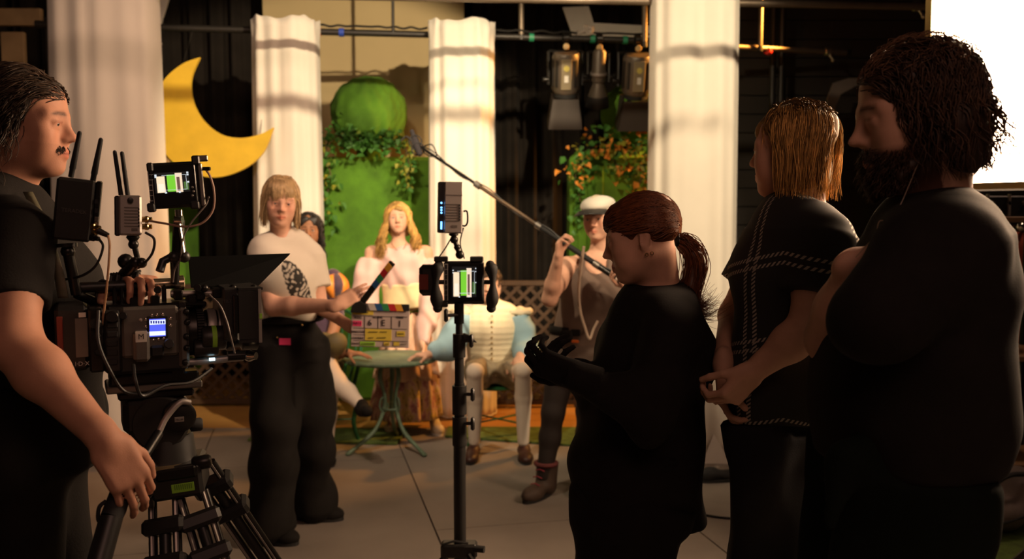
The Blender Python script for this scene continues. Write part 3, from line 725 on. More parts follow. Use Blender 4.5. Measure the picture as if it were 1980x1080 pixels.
CA.rect(MB(), 262, 640, 284, 661, N - .032, N - .029).build('white_sticker', LBL, cr, False)
text('M', 'sticker_letter', CA.pt(273, 651, N - .0325), Matrix((CA.ax, CA.az, -CA.ay)).transposed(), .016, INK, cr)
CA.part('rear_module', K, cr, 200, 600, 236, 722, N - .006, .08, .006)
for k in range(5): CA.rect(MB(), 206, 622 + k * 18, 228, 634 + k * 18, N - .009, N - .004, .002).build('port_cover', KR, cr, False)
# battery on the back
bat = CA.part('battery', K, cr, 106, 592, 172, 718, N + .01, .07, .008)
CA.part('battery_plate', KM, cr, 172, 596, 202, 720, N - .008, .075, .004)
CA.rect(MB(), 146, 615, 170, 690, N + .006, N + .012).build('battery_strip', DG, cr, False)
CA.rect(MB(), 110, 612, 122, 690, N + .007, N + .012, .001).build('battery_mark', mat('dark_red_print', (.22, .03, .015), .6), cr, False)
text('I·D·X', 'battery_lettering', CA.pt(159, 703, N + .005), Matrix((CA.ax, CA.az, -CA.ay)).transposed(), .0125, WHI, cr)
CA.rect(MB(), 152, 604, 166, 613, N + .007, N + .012).build('battery_label', LBL, cr, False)
for px, py, r in ((184, 625, .012), (188, 650, .007), (190, 680, .007), (217, 612, .012), (238, 610, .008)):
    knob('connector', CA.pt(px, py, N - .006), CA.pt(px, py, N - .022), r, KM, cr)
# lens
lo = CA.pt(352, 640, 0); 
b = MB(); b.lathe([(.052, 0), (.055, .012), (.055, .03), (.044, .034), (.043, .048), (.047, .05), (.047, .07), (.045, .072), (.045, .092), (.049, .094), (.049, .108), (.043, .11), (.043, .125), (.050, .128), (.052, .16)], lo, CA.ax, 40); lens = b.build('lens', KM, cr)
b = MB(); b.lathe([(.0478, .052), (.049, .056), (.049, .068), (.0478, .07)], lo, CA.ax, 40); b.build('chrome_ring', GR, lens)
b = MB(); b.lathe([(.046, .074), (.0465, .09)], lo, CA.ax, 40); b.build('scale_ring', GR, lens)
g = MB(); n = 64
for k in range(n):
    t = 2 * math.pi * k / n; q = Quaternion(CA.ax, t); rr = q @ CA.az; g.box(lo + CA.ax * .034 + rr * .0615, (.014, .0035, .005), (q.to_matrix() @ CA.R))
g.build('focus_gear_teeth', KR, lens, False)
b = MB(); b.lathe([(.055, .026), (.0605, .027), (.0605, .041), (.055, .042)], lo, CA.ax, 48); b.build('focus_gear', KR, lens)
for px, py, r, L in ((412, 652, .026, .05), (398, 672, .018, .05)):
    a = CA.pt(px, py, -.055); b = MB(); b.lathe([(r * .9, -L / 2), (r, -L / 2 + .004), (r, L / 2 - .004), (r * .9, L / 2)], a, CA.ax, 24); b.build('focus_motor', K, cr)
a = CA.pt(412, 640, -.08); b = MB(); b.lathe([(.0265, -.004), (.0265, .006)], CA.pt(412, 652, -.055), CA.ax, 24); b.build('tape_mark', LIME, cr)
for px, py in ((360, 602), (362, 622), (360, 650), (361, 672), (358, 700)): b = MB(); b.ball(CA.pt(px, py, N - .004), .007, 10); b.build('mount_bolt', KM, cr)
# matte box with its raised flag
mb = CA.part('matte_box', K, cr, 432, 556, 462, 660, -.085, .085, .004)
for (x0, y0, x1, y1) in ((462, 556, 508, 561), (462, 656, 508, 662)):
    CA.rect(MB(), x0, y0, x1, y1, -.10, .10).build('hood_plate', K, mb, False)
CA.part('hood_side', K, mb, 462, 558, 506, 660, .092, .10, .001)
CA.part('filter_tray', KM, mb, 452, 570, 462, 645, -.10, .09, .002)
CA.rect(MB(), 500, 558, 506, 662, -.103, -.098).build('edge_strip', GR, mb, False)
CA.rect(MB(), 502, 606, 507, 616, -.105, -.1).build('lime_dot', LIME, mb, False)
CA.part('hood_side', K, mb, 462, 562, 500, 656, -.101, -.096, .001)
text('TILTA', 'maker_lettering', CA.pt(443, 582, -.0865), Matrix((CA.ax, CA.az, -CA.ay)).transposed(), .009, mat('dim_print', (.07, .065, .06), .5), mb)
f0, f1, f2, f3 = P(369, 556, 1.99), P(497, 555, 2.14), P(560, 492, 2.24), P(364, 499, 2.10)
b = MB(); nrmf = (f1 - f0).cross(f3 - f0).normalized() * .004; b.add([f0, f1, f2, f3, f0 + nrmf, f1 + nrmf, f2 + nrmf, f3 + nrmf], [(3, 2, 1, 0), (4, 5, 6, 7), (0, 1, 5, 4), (1, 2, 6, 5), (2, 3, 7, 6), (3, 0, 4, 7)]); fl = b.build('top_flag', mat('matte_black_flag', (.004, .004, .004), .95, spec=.05), cr, False)
b = MB(); b.tube([(f0 * .35 + f1 * .65), (f3 * .52 + f2 * .48)], .0022, 6); b.build('flag_crease', KR, fl)
for px in (395, 450, 490): b = MB(); b.ball(CA.pt(px, 557, -.06), .009, 12); b.build('flag_hinge', KM, cr)
# handle and rods above
b = MB(); b.tube([CA.pt(150, 556, 0), CA.pt(345, 547, 0)], .0115, 14); b.build('top_handle', K, cr)
b = MB(); b.tube([CA.pt(298, 549, 0), CA.pt(340, 547, 0)], .0122, 16); b.lathe([(.016, 0), (.017, .008), (.017, .018), (.012, .02)], CA.pt(338, 547, 0), CA.ax, 18); b.build('handle_sleeve', mat('pale_brass', (.6, .5, .34), .25, .9), cr)
for px, y0 in ((222, 552), (236, 552), (318, 548)): CA.part('handle_post', KM, cr, px - 4, y0, px + 4, 596, -.012, .012, .002)
CA.part('top_plate', KM, cr, 205, 586, 400, 595, -.05, .06, .003)
for o_ in (-.03, .05): b = MB(); b.tube([CA.pt(330, 568, o_), CA.pt(440, 566, o_)], .0075, 12); b.build('top_rod', GR, cr)
for px, py in ((345, 570), (372, 578), (388, 570), (420, 566), (300, 580), (260, 584)): CA.part('clamp_block', KM, cr, px - 9, py - 9, px + 9, py + 10, -.05, .0, .003)
for px, py in ((382, 556), (305, 560), (352, 590)): knob('thumb_screw', CA.pt(px, py, -.05), CA.pt(px, py, -.07), .008, KM, cr)
# lower rods, bridge plate
for o_ in (-.035, .035): b = MB(); b.tube([CA.pt(240, 712, o_), CA.pt(470, 690, o_)], .0085, 12); b.build('lower_rod', GR, cr)
CA.part('bridge_plate', KM, cr, 212, 722, 385, 742, -.06, .06, .004)
CA.part('dovetail_plate', DG, cr, 205, 742, 392, 756, -.055, .055, .003)
CA.part('motor_bracket', KM, cr, 330, 700, 358, 738, -.06, .03, .004)
b = MB(); b.tube([CA.pt(440, 688, -.04), CA.pt(476, 686, -.04)], .011, 12); b.build('rod_bracket', KM, cr)
b = MB(); b.lathe([(.006, -.01), (.012, -.004), (.014, .006), (.009, .016), (.009, .02)], CA.pt(480, 687, -.04), CA.ax + CA.ay * -.9, 16); b.build('bracket_knob', CH, cr)
CA.rect(MB(), 405, 692, 416, 697, -.062, -.055).build('status_lamp', emis('cyan_led', (.6, .9, 1), 3), cr, False)
CA.rect(MB(), 352, 706, 362, 711, -.062, -.055).build('status_lamp', emis('blue_led', (.1, .5, 1), .8), cr, False)

# monitor on top of the camera
MO = Rig(P(342, 358, 1.92), (.945, .31, .07))
mt = thing('camera_monitor', 'black field monitor on an arm above the cinema camera', 'monitor', P(345, 415, 1.93))
MO.part('housing', K, mt, 287, 313, 385, 402, -.004, .028, .005)
for x0, y0, x1, y1 in ((283, 314, 296, 332), (370, 300, 386, 318), (284, 392, 300, 410), (368, 388, 386, 404)): MO.part('corner_bumper', K, mt, x0, y0, x1, y1, -.012, .03, .003)
MO.part('top_bracket', DG, mt, 372, 300, 402, 311, -.004, .03, .002)
MO.part('side_cage', DG, mt, 385, 315, 394, 398, -.004, .03, .002)
MO.part('bezel', mat('monitor_bezel', (.012, .012, .014), .2), mt, 290, 318, 380, 398, -.0065, -.003, .002)
for k in range(7): MO.rect(MB(), 290, 329 + k * 10, 294.5, 337 + k * 10, -.0085, -.006).build('menu_button', KR, mt, False)
b = MB()
for x0, y0, x1, y1 in ((288.5, 326, 289.5, 400), (295, 326, 296, 400)): MO.rect(b, x0, y0, x1, y1, -.0082, -.006)
for k in range(8): MO.rect(b, 288.5, 326.5 + k * 10.2, 296, 327.6 + k * 10.2, -.0082, -.006)
b.build('menu_outline', WHI, mt, False)
a, c = MO.hit(301, 374, -.007), MO.hit(364, 331, -.007); mini_scene(MO, mt, a[0], a[1], c[0], c[1], -.0075, 1.3)
for px, py in ((372, 362), (374, 370), (372, 378)): b = MB(); b.ball(MO.pt(px, py, -.007), .003, 8); b.build('side_button', DG, mt)
b = MB(); b.tube([P(345, 405, 1.925), P(346, 420, 1.925)], .008, 12); b.tube([P(339, 424, 1.925), P(353, 424, 1.925)], .009, 12); b.build('mount', CH, mt)
b = MB(); b.tube([P(348, 425, 1.93), P(357, 498, 1.93)], .005, 10); b.tube([P(346, 425, 1.94), P(343, 498, 1.94)], .012, 10); b.build('arm_rod', KM, mt)
b = MB(); b.tube([P(346, 430, 1.925), P(356, 496, 1.925)], .0035, 8); b.build('arm_slider', CH, mt)
b = MB(); b.tube([P(358, 496, 1.93), P(330, 497, 1.93), P(315, 505, 1.92), P(309, 524, 1.91)], .009, 10); b.ball(P(336, 497, 1.93), .013); b.ball(P(356, 496, 1.93), .013); b.build('lever_clamp', K, mt)
b = MB(); b.tube([P(340, 500, 1.95), P(338, 548, 1.96)], .009, 10); b.tube([P(332, 500, 1.94), P(334, 545, 1.95)], .0035, 8); b.build('lower_post', KM, mt)
b = MB(); b.lathe([(.004, 0), (.0045, .012), (.004, .016)], P(392, 326, 1.94), (1, 0, 0), 10); b.build('video_socket', KM, mt)
# big dark transmitter with two antennas
TX = Rig(P(147, 408, 1.86), (.94, .34, -.12), (.22, 0, 1))
tx = thing('video_transmitter', 'large black wireless video transmitter with two antennas near the operator', 'transmitter', P(135, 478, 1.88))
TX.part('case', K, tx, 104, 345, 180, 466, -.012, .018, .005)
TX.part('side_panel', KM, tx, 180, 350, 192, 462, -.008, .022, .003)
text('TERADEK', 'maker_lettering', TX.pt(143, 408, -.0125), Matrix((TX.ax, TX.az, -TX.ay)).transposed(), .011, mat('dim_print', (.07, .065, .06), .5), tx)
for k, py in enumerate((390, 408, 424, 434)): TX.rect(MB(), 183, py - 5, 190, py + 4, -.0105, -.006).build('port', KR if k < 2 else DG, tx, False)
for (x0, y0, x1, y1) in ((154, 257, 137, 342), (195, 270, 179, 352)):
    a, c = P(x1, y1, 1.88), P(x0, y0, 1.87); b = MB(); b.tube([a, a * .82 + c * .18, a * .8 + c * .2, c], [.0055, .0055, .0065, .0045], 10); b.ball(c, .0045, 10); b.build('antenna', KR, tx)
for px, py in ((178, 438), (181, 447), (176, 459)):
    a = P(px, py, 1.855); b = MB(); b.lathe([(.007, 0), (.007, .007), (.005, .008), (.005, .018)], a, (1, -.2, -.15), 12); b.build('connector', BR if py < 450 else KM, tx)
b = MB(); b.tube([P(190, 446, 1.85), P(209, 455, 1.85)], [.007, .005], 10); b.build('plug', K, tx)
b = MB(); b.lathe([(.022, 0), (.022, .008)], P(127, 470, 1.88), (.05, 0, -1), 16); b.ball(P(131, 486, 1.88), .014); b.tube([P(131, 486, 1.88), P(148, 568, 1.9)], .011, 12); b.tube([P(148, 568, 1.9), P(200, 590, 1.96)], .01, 10); b.build('mount_arm', KM, tx)
# grey transmitter
TG = Rig(P(253, 415, 1.93), (.93, .36, -.02), (-.06, 0, 1))
tg = thing('video_transmitter', 'small grey wireless video transmitter with two antennas over the camera', 'transmitter', P(262, 460, 1.94))
TG.part('case', GR, tg, 229, 377, 274, 455, -.012, .02, .004)
TG.part('black_side', K, tg, 221, 378, 232, 456, -.009, .024, .003)
for k in range(7): TG.rect(MB(), 240, 400 + k * 6, 268, 402 + k * 6, -.0135, -.0115).build('vent_slot', DG, tg, False)
for k in range(6): TG.rect(MB(), 267, 402 + k * 6.5, 270, 406 + k * 6.5, -.0138, -.0115).build('vent_hole', KR, tg, False)
knob('dial', TG.pt(252, 387, -.012), TG.pt(252, 387, -.018), .0062, K, tg); TG.rect(MB(), 254, 441, 266, 446, -.0135, -.0115).build('label_plate', DG, tg, False)
for (x0, y0, x1, y1) in ((222, 294, 234, 377), (236, 296, 247, 377)):
    a, c = P(x1, y1, 1.945), P(x0, y0, 1.945); b = MB(); b.tube([a, a * .75 + c * .25, a * .74 + c * .26, c], [.005, .0045, .0048, .0042], 10); b.ball(c, .0042, 10); b.build('antenna', KR, tg)
for py in (424, 438):
    a = P(275, py, 1.94); b = MB(); b.lathe([(.006, 0), (.006, .005), (.0075, .006), (.0075, .012), (.005, .014), (.005, .02)], a, (1, .2, 0), 12); b.build('connector', BR, tg)
b = MB(); b.lathe([(.012, 0), (.014, .004), (.008, .012)], P(257, 455, 1.94), (0, 0, -1), 14)
b.tube([P(258, 468, 1.94), P(266, 500, 1.95)], .006, 10); b.ball(P(258, 472, 1.94), .011); b.ball(P(262, 507, 1.94), .0125); b.ball(P(274, 508, 1.94), .0115); b.tube([P(262, 507, 1.94), P(240, 530, 1.97)], .013, 12); b.ball(P(243, 505, 1.96), .017); b.build('mount_arm', KM, tg)
b = MB(); hx = [P(215 + 55 * k / 70, 541 - 6 * k / 70, 1.97) + V((0, .013 * math.sin(k * .9), .013 * math.cos(k * .9))) for k in range(71)]; b.tube(hx, .0036, 6); tag(b.build('coiled_cable', M_cable, None, origin=hx[0]), 'black coiled cable round the camera handle', 'cable')
TAN = mat('tan_cable', (.42, .24, .13), .5)
wire('black cable from the large transmitter down to the camera', [P(192, 462, 1.85), P(199, 478, 1.84), P(186, 512, 1.85), P(160, 532, 1.87), P(125, 540, 1.9)])
wire('tan cable hanging from the large transmitter past the camera side', [P(209, 455, 1.85), P(212, 480, 1.84), P(206, 560, 1.85), P(197, 640, 1.86), P(206, 682, 1.88)], .0024, TAN)
wire('black loop of cable beside the small transmitter', [P(281, 449, 1.93), P(298, 462, 1.93), P(294, 490, 1.93), P(272, 515, 1.94), P(255, 520, 1.96)])
wire('tan video cable looping from the small transmitter to the camera monitor', [P(285, 426, 1.94), P(320, 432, 1.93), P(360, 438, 1.92), P(392, 430, 1.93), P(412, 405, 1.94), P(414, 370, 1.94), P(406, 340, 1.94), P(396, 326, 1.94)], .0026, mat('pinkish_cable', (.36, .22, .16), .5))
wire('thin grey cable from the camera monitor down its arm', [P(404, 380, 1.94), P(398, 396, 1.93), P(370, 430, 1.92), P(354, 460, 1.92), P(349, 500, 1.92), P(338, 520, 1.93), P(334, 545, 1.94)], .0018, mat('grey_wire', (.2, .17, .15), .5))
wire('thin black cable running forward to the lens motor', [P(405, 570, 1.94), P(425, 590, 1.92), P(438, 620, 1.92), P(446, 650, 1.92), P(454, 682, 1.95)], .0022, mat('grey_wire', (.2, .17, .15), .5))
wire('thick black cable looped under the camera body', [P(190, 600, 1.82), P(190, 660, 1.8), P(212, 715, 1.8), P(240, 756, 1.82), P(280, 762, 1.84), P(300, 752, 1.86)], .0035)
wire('black cable under the lens to the bridge plate', [P(258, 705, 1.83), P(262, 735, 1.8), P(276, 765, 1.82), P(320, 745, 1.86), P(370, 738, 1.9), P(410, 712, 1.95)], .0035)
wire('cable arching behind the camera handle', [P(215, 548, 1.94), P(196, 542, 1.93), P(186, 560, 1.93), P(190, 590, 1.93)], .003)
# fluid head and tripod
th = thing('tripod', 'black fluid-head tripod under the cinema camera with green tape', 'tripod', (P(340, 940, 2.0).x, 2.0, 0))
CA.part('head_plate', KM, th, 228, 756, 376, 770, -.05, .06, .004)
b = MB(); hc = CA.pt(305, 808, 0.01); b.lathe([(.055, -.062), (.062, -.055), (.062, .055), (.055, .062)], hc, CA.ay, 28); b.build('tilt_drum', K, th)
CA.part('head_body', K, th, 238, 770, 366, 838, -.05, .07, .012)
b = MB(); b.lathe([(.03, 0), (.034, .006), (.034, .03), (.028, .034)], CA.pt(345, 800, -.05), -CA.ay, 24); b.build('drag_dial', KM, th)
b = MB(); b.lathe([(.006, 0), (.007, .006), (.015, .01), (.015, .03), (.012, .034)], CA.pt(360, 822, -.03), CA.ax + V((0, 0, 0)), 16); b.build('lock_knob', KR, th)
CA.rect(MB(), 338, 806, 356, 815, -.087, -.083).build('name_plate', GR, th, False)
text('MILLER', 'head_lettering', CA.pt(347, 811, -.0875), Matrix((CA.ax, CA.az, -CA.ay)).transposed(), .005, INK, th)
CA.part('level_lug', KM, th, 225, 845, 258, 858, -.02, .01, .003)
bo = CA.pt(318, 895, .01); b = MB(); b.lathe([(.060, .07), (.063, .06), (.068, .02), (.072, .006), (.060, 0)], bo, (0, 0, 1), 32); b.build('bowl_base', K, th)
b = MB(); b.lathe([(.074, -.002), (.079, .002), (.079, .008), (.074, .012)], bo, (0, 0, 1), 36); b.build('bowl_rim', mat('worn_gilt', (.55, .42, .25), .3, .9), th)
TR = Rig(P(335, 935, 1.93), (.97, .23, .10))
TR.part('spider', K, th, 287, 902, 392, 966, -.01, .13, .008)
sp = TR.part('spider_face', KM, th, 300, 905, 380, 928, -.016, -.006, .004)
TR.rect(MB(), 331, 934, 376, 951, -.0125, -.009, .0008).build('green_tape', LIME, th, False)
b = MB()
for k in range(9): TR.rect(b, 337 + k * 4, 937.5 - k * .5, 339 + k * 4, 947.5 - k * .5, -.0132, -.012)
b.build('tape_scribble', mat('dark_green_ink', (.12, .26, .03), .8), th, False)
for px, py in ((390, 893), (292, 906)): b = MB(); b.lathe([(.012, -.02), (.016, -.015), (.016, .015), (.012, .02)], TR.pt(px, py, .01), TR.ax, 16); b.build('leg_pivot', KM, th)
knob('leg_lock', TR.pt(297, 970, .0), TR.pt(285, 972, .0), .012, K, th)
b = MB(); b.tube([TR.pt(288, 945, 0) + V((0, -.0, 0)), TR.pt(284, 955, -.01), TR.pt(289, 960, -.02), TR.pt(296, 952, -.02)], .003, 8); b.build('hook', KM, th)
def tleg(top, foot, side, nm=2):
    top, foot = V(top), V(foot); d = nrm(foot - top); s = nrm(V(side) - d * V(side).dot(d)); m1 = top * .52 + foot * .48
    for k in (-1, 1):
        b = MB(); b.tube([top + s * .026 * k, m1 + s * .026 * k], .0095, 12); b.build('leg_tube', KM, th)
        b = MB(); b.tube([top + s * .026 * k - V((0, .009, 0)), m1 + s * .026 * k - V((0, .009, 0))], .0035, 6); b.build('leg_trim', GR, th)
    b = MB(); b.tube([top * .93 + foot * .07, foot], .0125, 12); b.build('leg_inner', K, th)
    for f in (.06, .14, .5): b = MB(); q = top * (1 - f) + foot * f; b.box(q, (.09, .05, .035), Matrix((s, d.cross(s), d)).transposed(), .008); b.build('leg_bracket', K, th, False)
    b = MB(); b.lathe([(.03, 0), (.03, .012), (.014, .03)], V((foot.x, foot.y, .0)), (0, 0, 1), 16); b.build('foot_pad', KR, th)
tleg(P(318, 965, 1.95), V((-.60, 1.52, .02)), (1, 0, 0))
tleg(P(372, 955, 1.96), V((-.36, 1.72, .02)), (1, .3, 0))
tleg(P(388, 900, 2.06), V((-.40, 2.55, .02)), (1, .3, 0))
# pan bar with its grip
pb = [CA.pt(368, 778, -.09), CA.pt(348, 778, -.095), CA.pt(322, 806, -.10), CA.pt(306, 838, -.11), CA.pt(288, 880, -.13)]
b = MB(); b.tube(spline(pb[:4], 6), .0065, 10); b.build('pan_bar', GR, th)
g0, g1 = pb[3], P(196, 1012, 1.62)
b = MB(); b.tube([g0, g0 * .72 + g1 * .28], .0105, 12); b.build('pan_bar_joint', KM, th)
b = MB(); b.tube([g0 * .72 + g1 * .28, g0 * .35 + g1 * .65], .009, 12); b.build('pan_bar_lower', K, th)
b = MB(); b.tube([P(245, 918, 1.70), P(222, 985, 1.66), P(215, 1000, 1.65)], [.018, .021, .02], 16); b.build('pan_grip', KR, th)
b = MB(); b.tube([P(215, 1000, 1.65), P(176, 1140, 1.58)], .021, 14); b.build('pan_extension', K, th)
b = MB(); b.tube(spline([P(205, 968, 1.66), P(192, 980, 1.65), P(190, 1003, 1.65), P(198, 1012, 1.65)], 5), .004, 8); b.build('cable_clip', KR, th)

# ------------------------------------------------------------------ director's monitor on a stand
SD = 3.05
DM = Rig(P(898, 545, SD), (1, .05, .0))
dm = thing('directors_monitor', "black director's monitor with hand grips on the light stand", 'monitor', P(890, 590, SD))
DM.part('housing', K, dm, 858, 505, 936, 588, -.004, .035, .006)
DM.part('bezel', mat('monitor_bezel', (.012, .012, .014), .2), dm, 866, 508, 932, 584, -.0075, -.003, .003)
for x0, y0, x1, y1 in ((839, 496, 866, 506), (909, 496, 935, 506), (843, 582, 866, 594), (911, 580, 936, 588)): DM.part('corner_bumper', K, dm, x0, y0, x1, y1, -.008, .035, .003)
for k in range(7): DM.rect(MB(), 860, 512 + k * 10, 864.5, 520 + k * 10, -.0085, -.006).build('menu_button', KR, dm, False)
b = MB()
for x0, y0, x1, y1 in ((859, 510, 860, 580), (865, 510, 866, 580)): DM.rect(b, x0, y0, x1, y1, -.0082, -.006)
for k in range(8): DM.rect(b, 859, 510 + k * 9.9, 866, 511 + k * 9.9, -.0082, -.006)
b.build('menu_outline', WHI, dm, False)
a, c = DM.hit(874, 574, -.008), DM.hit(921, 515, -.008); mini_scene(DM, dm, a[0], a[1], c[0], c[1], -.0085, 1.3)
for px in (846, 950):
    s = -1 if px < 900 else 1; v0 = V(P(px - .30 * s * 30, 500, SD)) 
    pts = [P(px - 2 * s, 512, SD + .0), P(px + 1 * s, 525, SD - .01), P(px + 3 * s, 550, SD - .015), P(px + 2 * s, 575, SD - .012), P(px, 595, SD)]
    b = MB(); b.tube(spline(pts, 6), [.016 + .006 * math.sin(k * .42) for k in range(25)], 14); b.ball(pts[0], .016); b.ball(pts[-1], .0165); b.build('hand_grip', KR, dm)
    b = MB(); b.tube([P(px, 545, SD + .01), P(898, 545, SD + .02)], .008, 10); b.build('grip_arm', KM, dm)
bt = DM.part('battery', K, dm, 810, 512, 845, 572, .0, .06, .012); DM.rect(MB(), 810, 530, 828, 560, -.002, .003, .001).build('red_mark', mat('dark_red_print', (.22, .03, .015), .6), bt, False)
# receiver above the monitor
RV = Rig(P(874, 402, SD), (.98, .20, -.02), (-.035, 0, 1))
rv = thing('video_receiver', 'grey wireless video receiver with blue lamps above the stand monitor', 'receiver', P(878, 455, SD))
RV.part('case', GR, rv, 859, 351, 895, 451, -.012, .028, .004); RV.part('black_side', K, rv, 848, 351, 860, 450, -.006, .03, .003)
for k in range(7): RV.rect(MB(), 861, 394 + k * 5.3, 889, 396 + k * 5.3, -.0138, -.0115).build('vent_slot', DG, rv, False)
for k in range(6): RV.rect(MB(), 887, 395 + k * 5.5, 890, 399 + k * 5.5, -.0142, -.0115).build('vent_hole', KR, rv, False)
RV.rect(MB(), 860, 376, 894, 378, -.0135, -.0115).build('seam', DG, rv, False)
BL = emis('blue_lamp', (.15, .45, 1), 4)
for py in (392, 401, 406, 411): 
    b = MB(); b.ball(RV.pt(853.5, py, -.007), .0034, 8); b.build('signal_lamp', BL, rv)
b = MB(); RV.rect(b, 852, 428, 855, 443, -.009, -.005); b.build('signal_lamp', BL, rv, False)
b = MB(); RV.rect(b, 874, 435, 884, 440, -.0135, -.0115); b.build('label_plate', DG, rv, False)
b = MB(); b.tube(spline([P(896, 408, SD), P(903, 409, SD), P(904, 428, SD), P(900, 436, SD), P(894, 436, SD)], 5), .003, 8); b.build('side_loop', KM, rv)
b = MB(); b.lathe([(.016, 0), (.016, .006), (.008, .01)], P(877, 451, SD), (0, 0, -1), 14); b.tube([P(877, 458, SD), P(890, 497, SD)], .008, 10); b.ball(P(878, 463, SD), .014); b.ball(P(884, 478, SD), .0115); b.ball(P(889, 492, SD), .015); b.build('ball_arm', KM, rv)
wire('thin cable from the receiver to the left of the stand monitor', [P(874, 457, SD), P(862, 478, SD), P(848, 498, SD)], .0025)
wire('thin cable from the receiver to the right of the stand monitor', [P(896, 440, SD), P(890, 470, SD), P(898, 500, SD)], .0025)
# the stand
sx = P(888, 700, SD).x; st = thing('light_stand', 'black telescopic stand carrying the director\'s monitor', 'stand', (sx, SD, 0))
def zz(py): return P(888, py, SD).z
def stage(y0, y1, r, name='tube', m=K): b = MB(); b.cyl((sx, SD, zz(y1)), (sx, SD, zz(y0)), r, n=18); return b.build(name, m, st)
stage(586, 625, .0165, 'spigot', KM); stage(600, 660, .012); stage(660, 760, .0155); stage(740, 850, .0175); stage(830, 1075, .021)
stage(645, 690, .0215, 'collar'); stage(745, 800, .0245, 'collar'); stage(805, 860, .0245, 'collar')
for py, dx in ((608, -24), (657, 24), (760, 26), (816, 26)):
    a, c = V((sx, SD - .01, zz(py))), V((sx + dx / 565, SD - .02, zz(py))); b = MB(); b.tube([a, c], .006, 8); b.box(c, (.014, .02, .045), None, .005); b.build('lock_knob', K, st)
b = MB(); b.prism([(0, 0), (.045, -.012), (.02, .012), (.0, .02)], .02, (sx + .015, SD, zz(654))); b.build('lock_lever', K, st, False)
zb = zz(1050); b = MB(); b.box((sx - .003, SD, zb - .02), (.125, .06, .05), None, .008); b.build('leg_collar', K, st, False)
b = MB(); b.cyl((sx + .05, SD - .02, zb - .01), (sx + .085, SD - .03, zb - .01), .012); b.build('collar_knob', KR, st)
b = MB(); b.tube([(sx - .06, SD - .03, zb + .006), (sx - .02, SD - .032, zb + .02), (sx + .03, SD - .03, zb + .012)], .004, 6); b.build('collar_strap', KR, st)
for k, an in enumerate((200, 320, 80)):
    q = V((math.cos(R(an)), math.sin(R(an)), 0)); c0 = V((sx, SD, zb - .03)); f = V((sx, SD, .014)) + q * .42
    b = MB(); b.tube([c0 + q * .04, f], .0115, 8); b.build('leg', K, st)
    b = MB(); b.tube([V((sx, SD, .10)) , c0 * .45 + f * .55], .007, 8); b.build('brace', K, st)
    b = MB(); b.ball(f, .014, 10); b.build('rubber_foot', KR, st)
stage(1060, 1180, .021)

# ------------------------------------------------------------------ garden table and chairs
M_iron = mat('verdigris_iron', (.13, .20, .13), .55, .2, var=.3, nscale=18, bump=.15, bscale=120)
M_irong = mat('green_iron', (.018, .11, .035), .45, .2, var=.3, nscale=15)
TC = P(755, 692, 5.72); TC = V((TC.x, 5.72, TC.z))
tb = thing('garden_table', 'round green cast-iron garden table before the blonde woman', 'table', (TC.x, TC.y, 0))
b = MB(); b.lathe([(.20, -.02), (.29, -.016), (.302, -.004), (.302, .006), (.29, .010), (0, .010)], TC, (0, 0, 1), 48); b.build('table_top', M_iron, tb)
for k in range(20):
    t = k * math.pi / 10; b = MB(); b.lathe([(.012, -.004), (.012, .004)], TC + V((math.cos(t) * .302, math.sin(t) * .302, 0)), (0, 0, 1), 8); b.build('rim_scallop', M_iron, tb)
for an in (215, 320, 90):
    q = V((math.cos(R(an)), math.sin(R(an)), 0)); z = TC.z
    pts = [V((TC.x, TC.y, z - .02)) + q * .06, V((TC.x, TC.y, z * .80)) + q * .075, V((TC.x, TC.y, z * .60)) + q * .045, V((TC.x, TC.y, z * .42)) + q * .055, V((TC.x, TC.y, z * .22)) + q * .12, V((TC.x, TC.y, .06)) + q * .22, V((TC.x, TC.y, .012)) + q * .30]
    b = MB(); b.tube(spline(pts, 6), [.011 + .004 * abs(math.sin(i * .3)) for i in range(37)], 10); b.ball(pts[-1], .014, 10, (1.4, 1.4, .8)); b.build('leg', M_iron, tb)
    b = MB(); sp_ = [V((TC.x, TC.y, z * .5)) + q * (.05 + .03 * math.sin(t * .7)) + V((0, 0, .05 * math.cos(t * .7))) for t in range(8)]; b.tube(spline(sp_, 3), .006, 8); b.build('scroll', M_iron, tb)
b = MB(); rg_ = [V((TC.x + .055 * math.cos(t * .35), TC.y + .055 * math.sin(t * .35), TC.z * .45)) for t in range(19)]; b.tube(rg_, .008, 8, False); b.build('leg_ring', M_iron, tb)
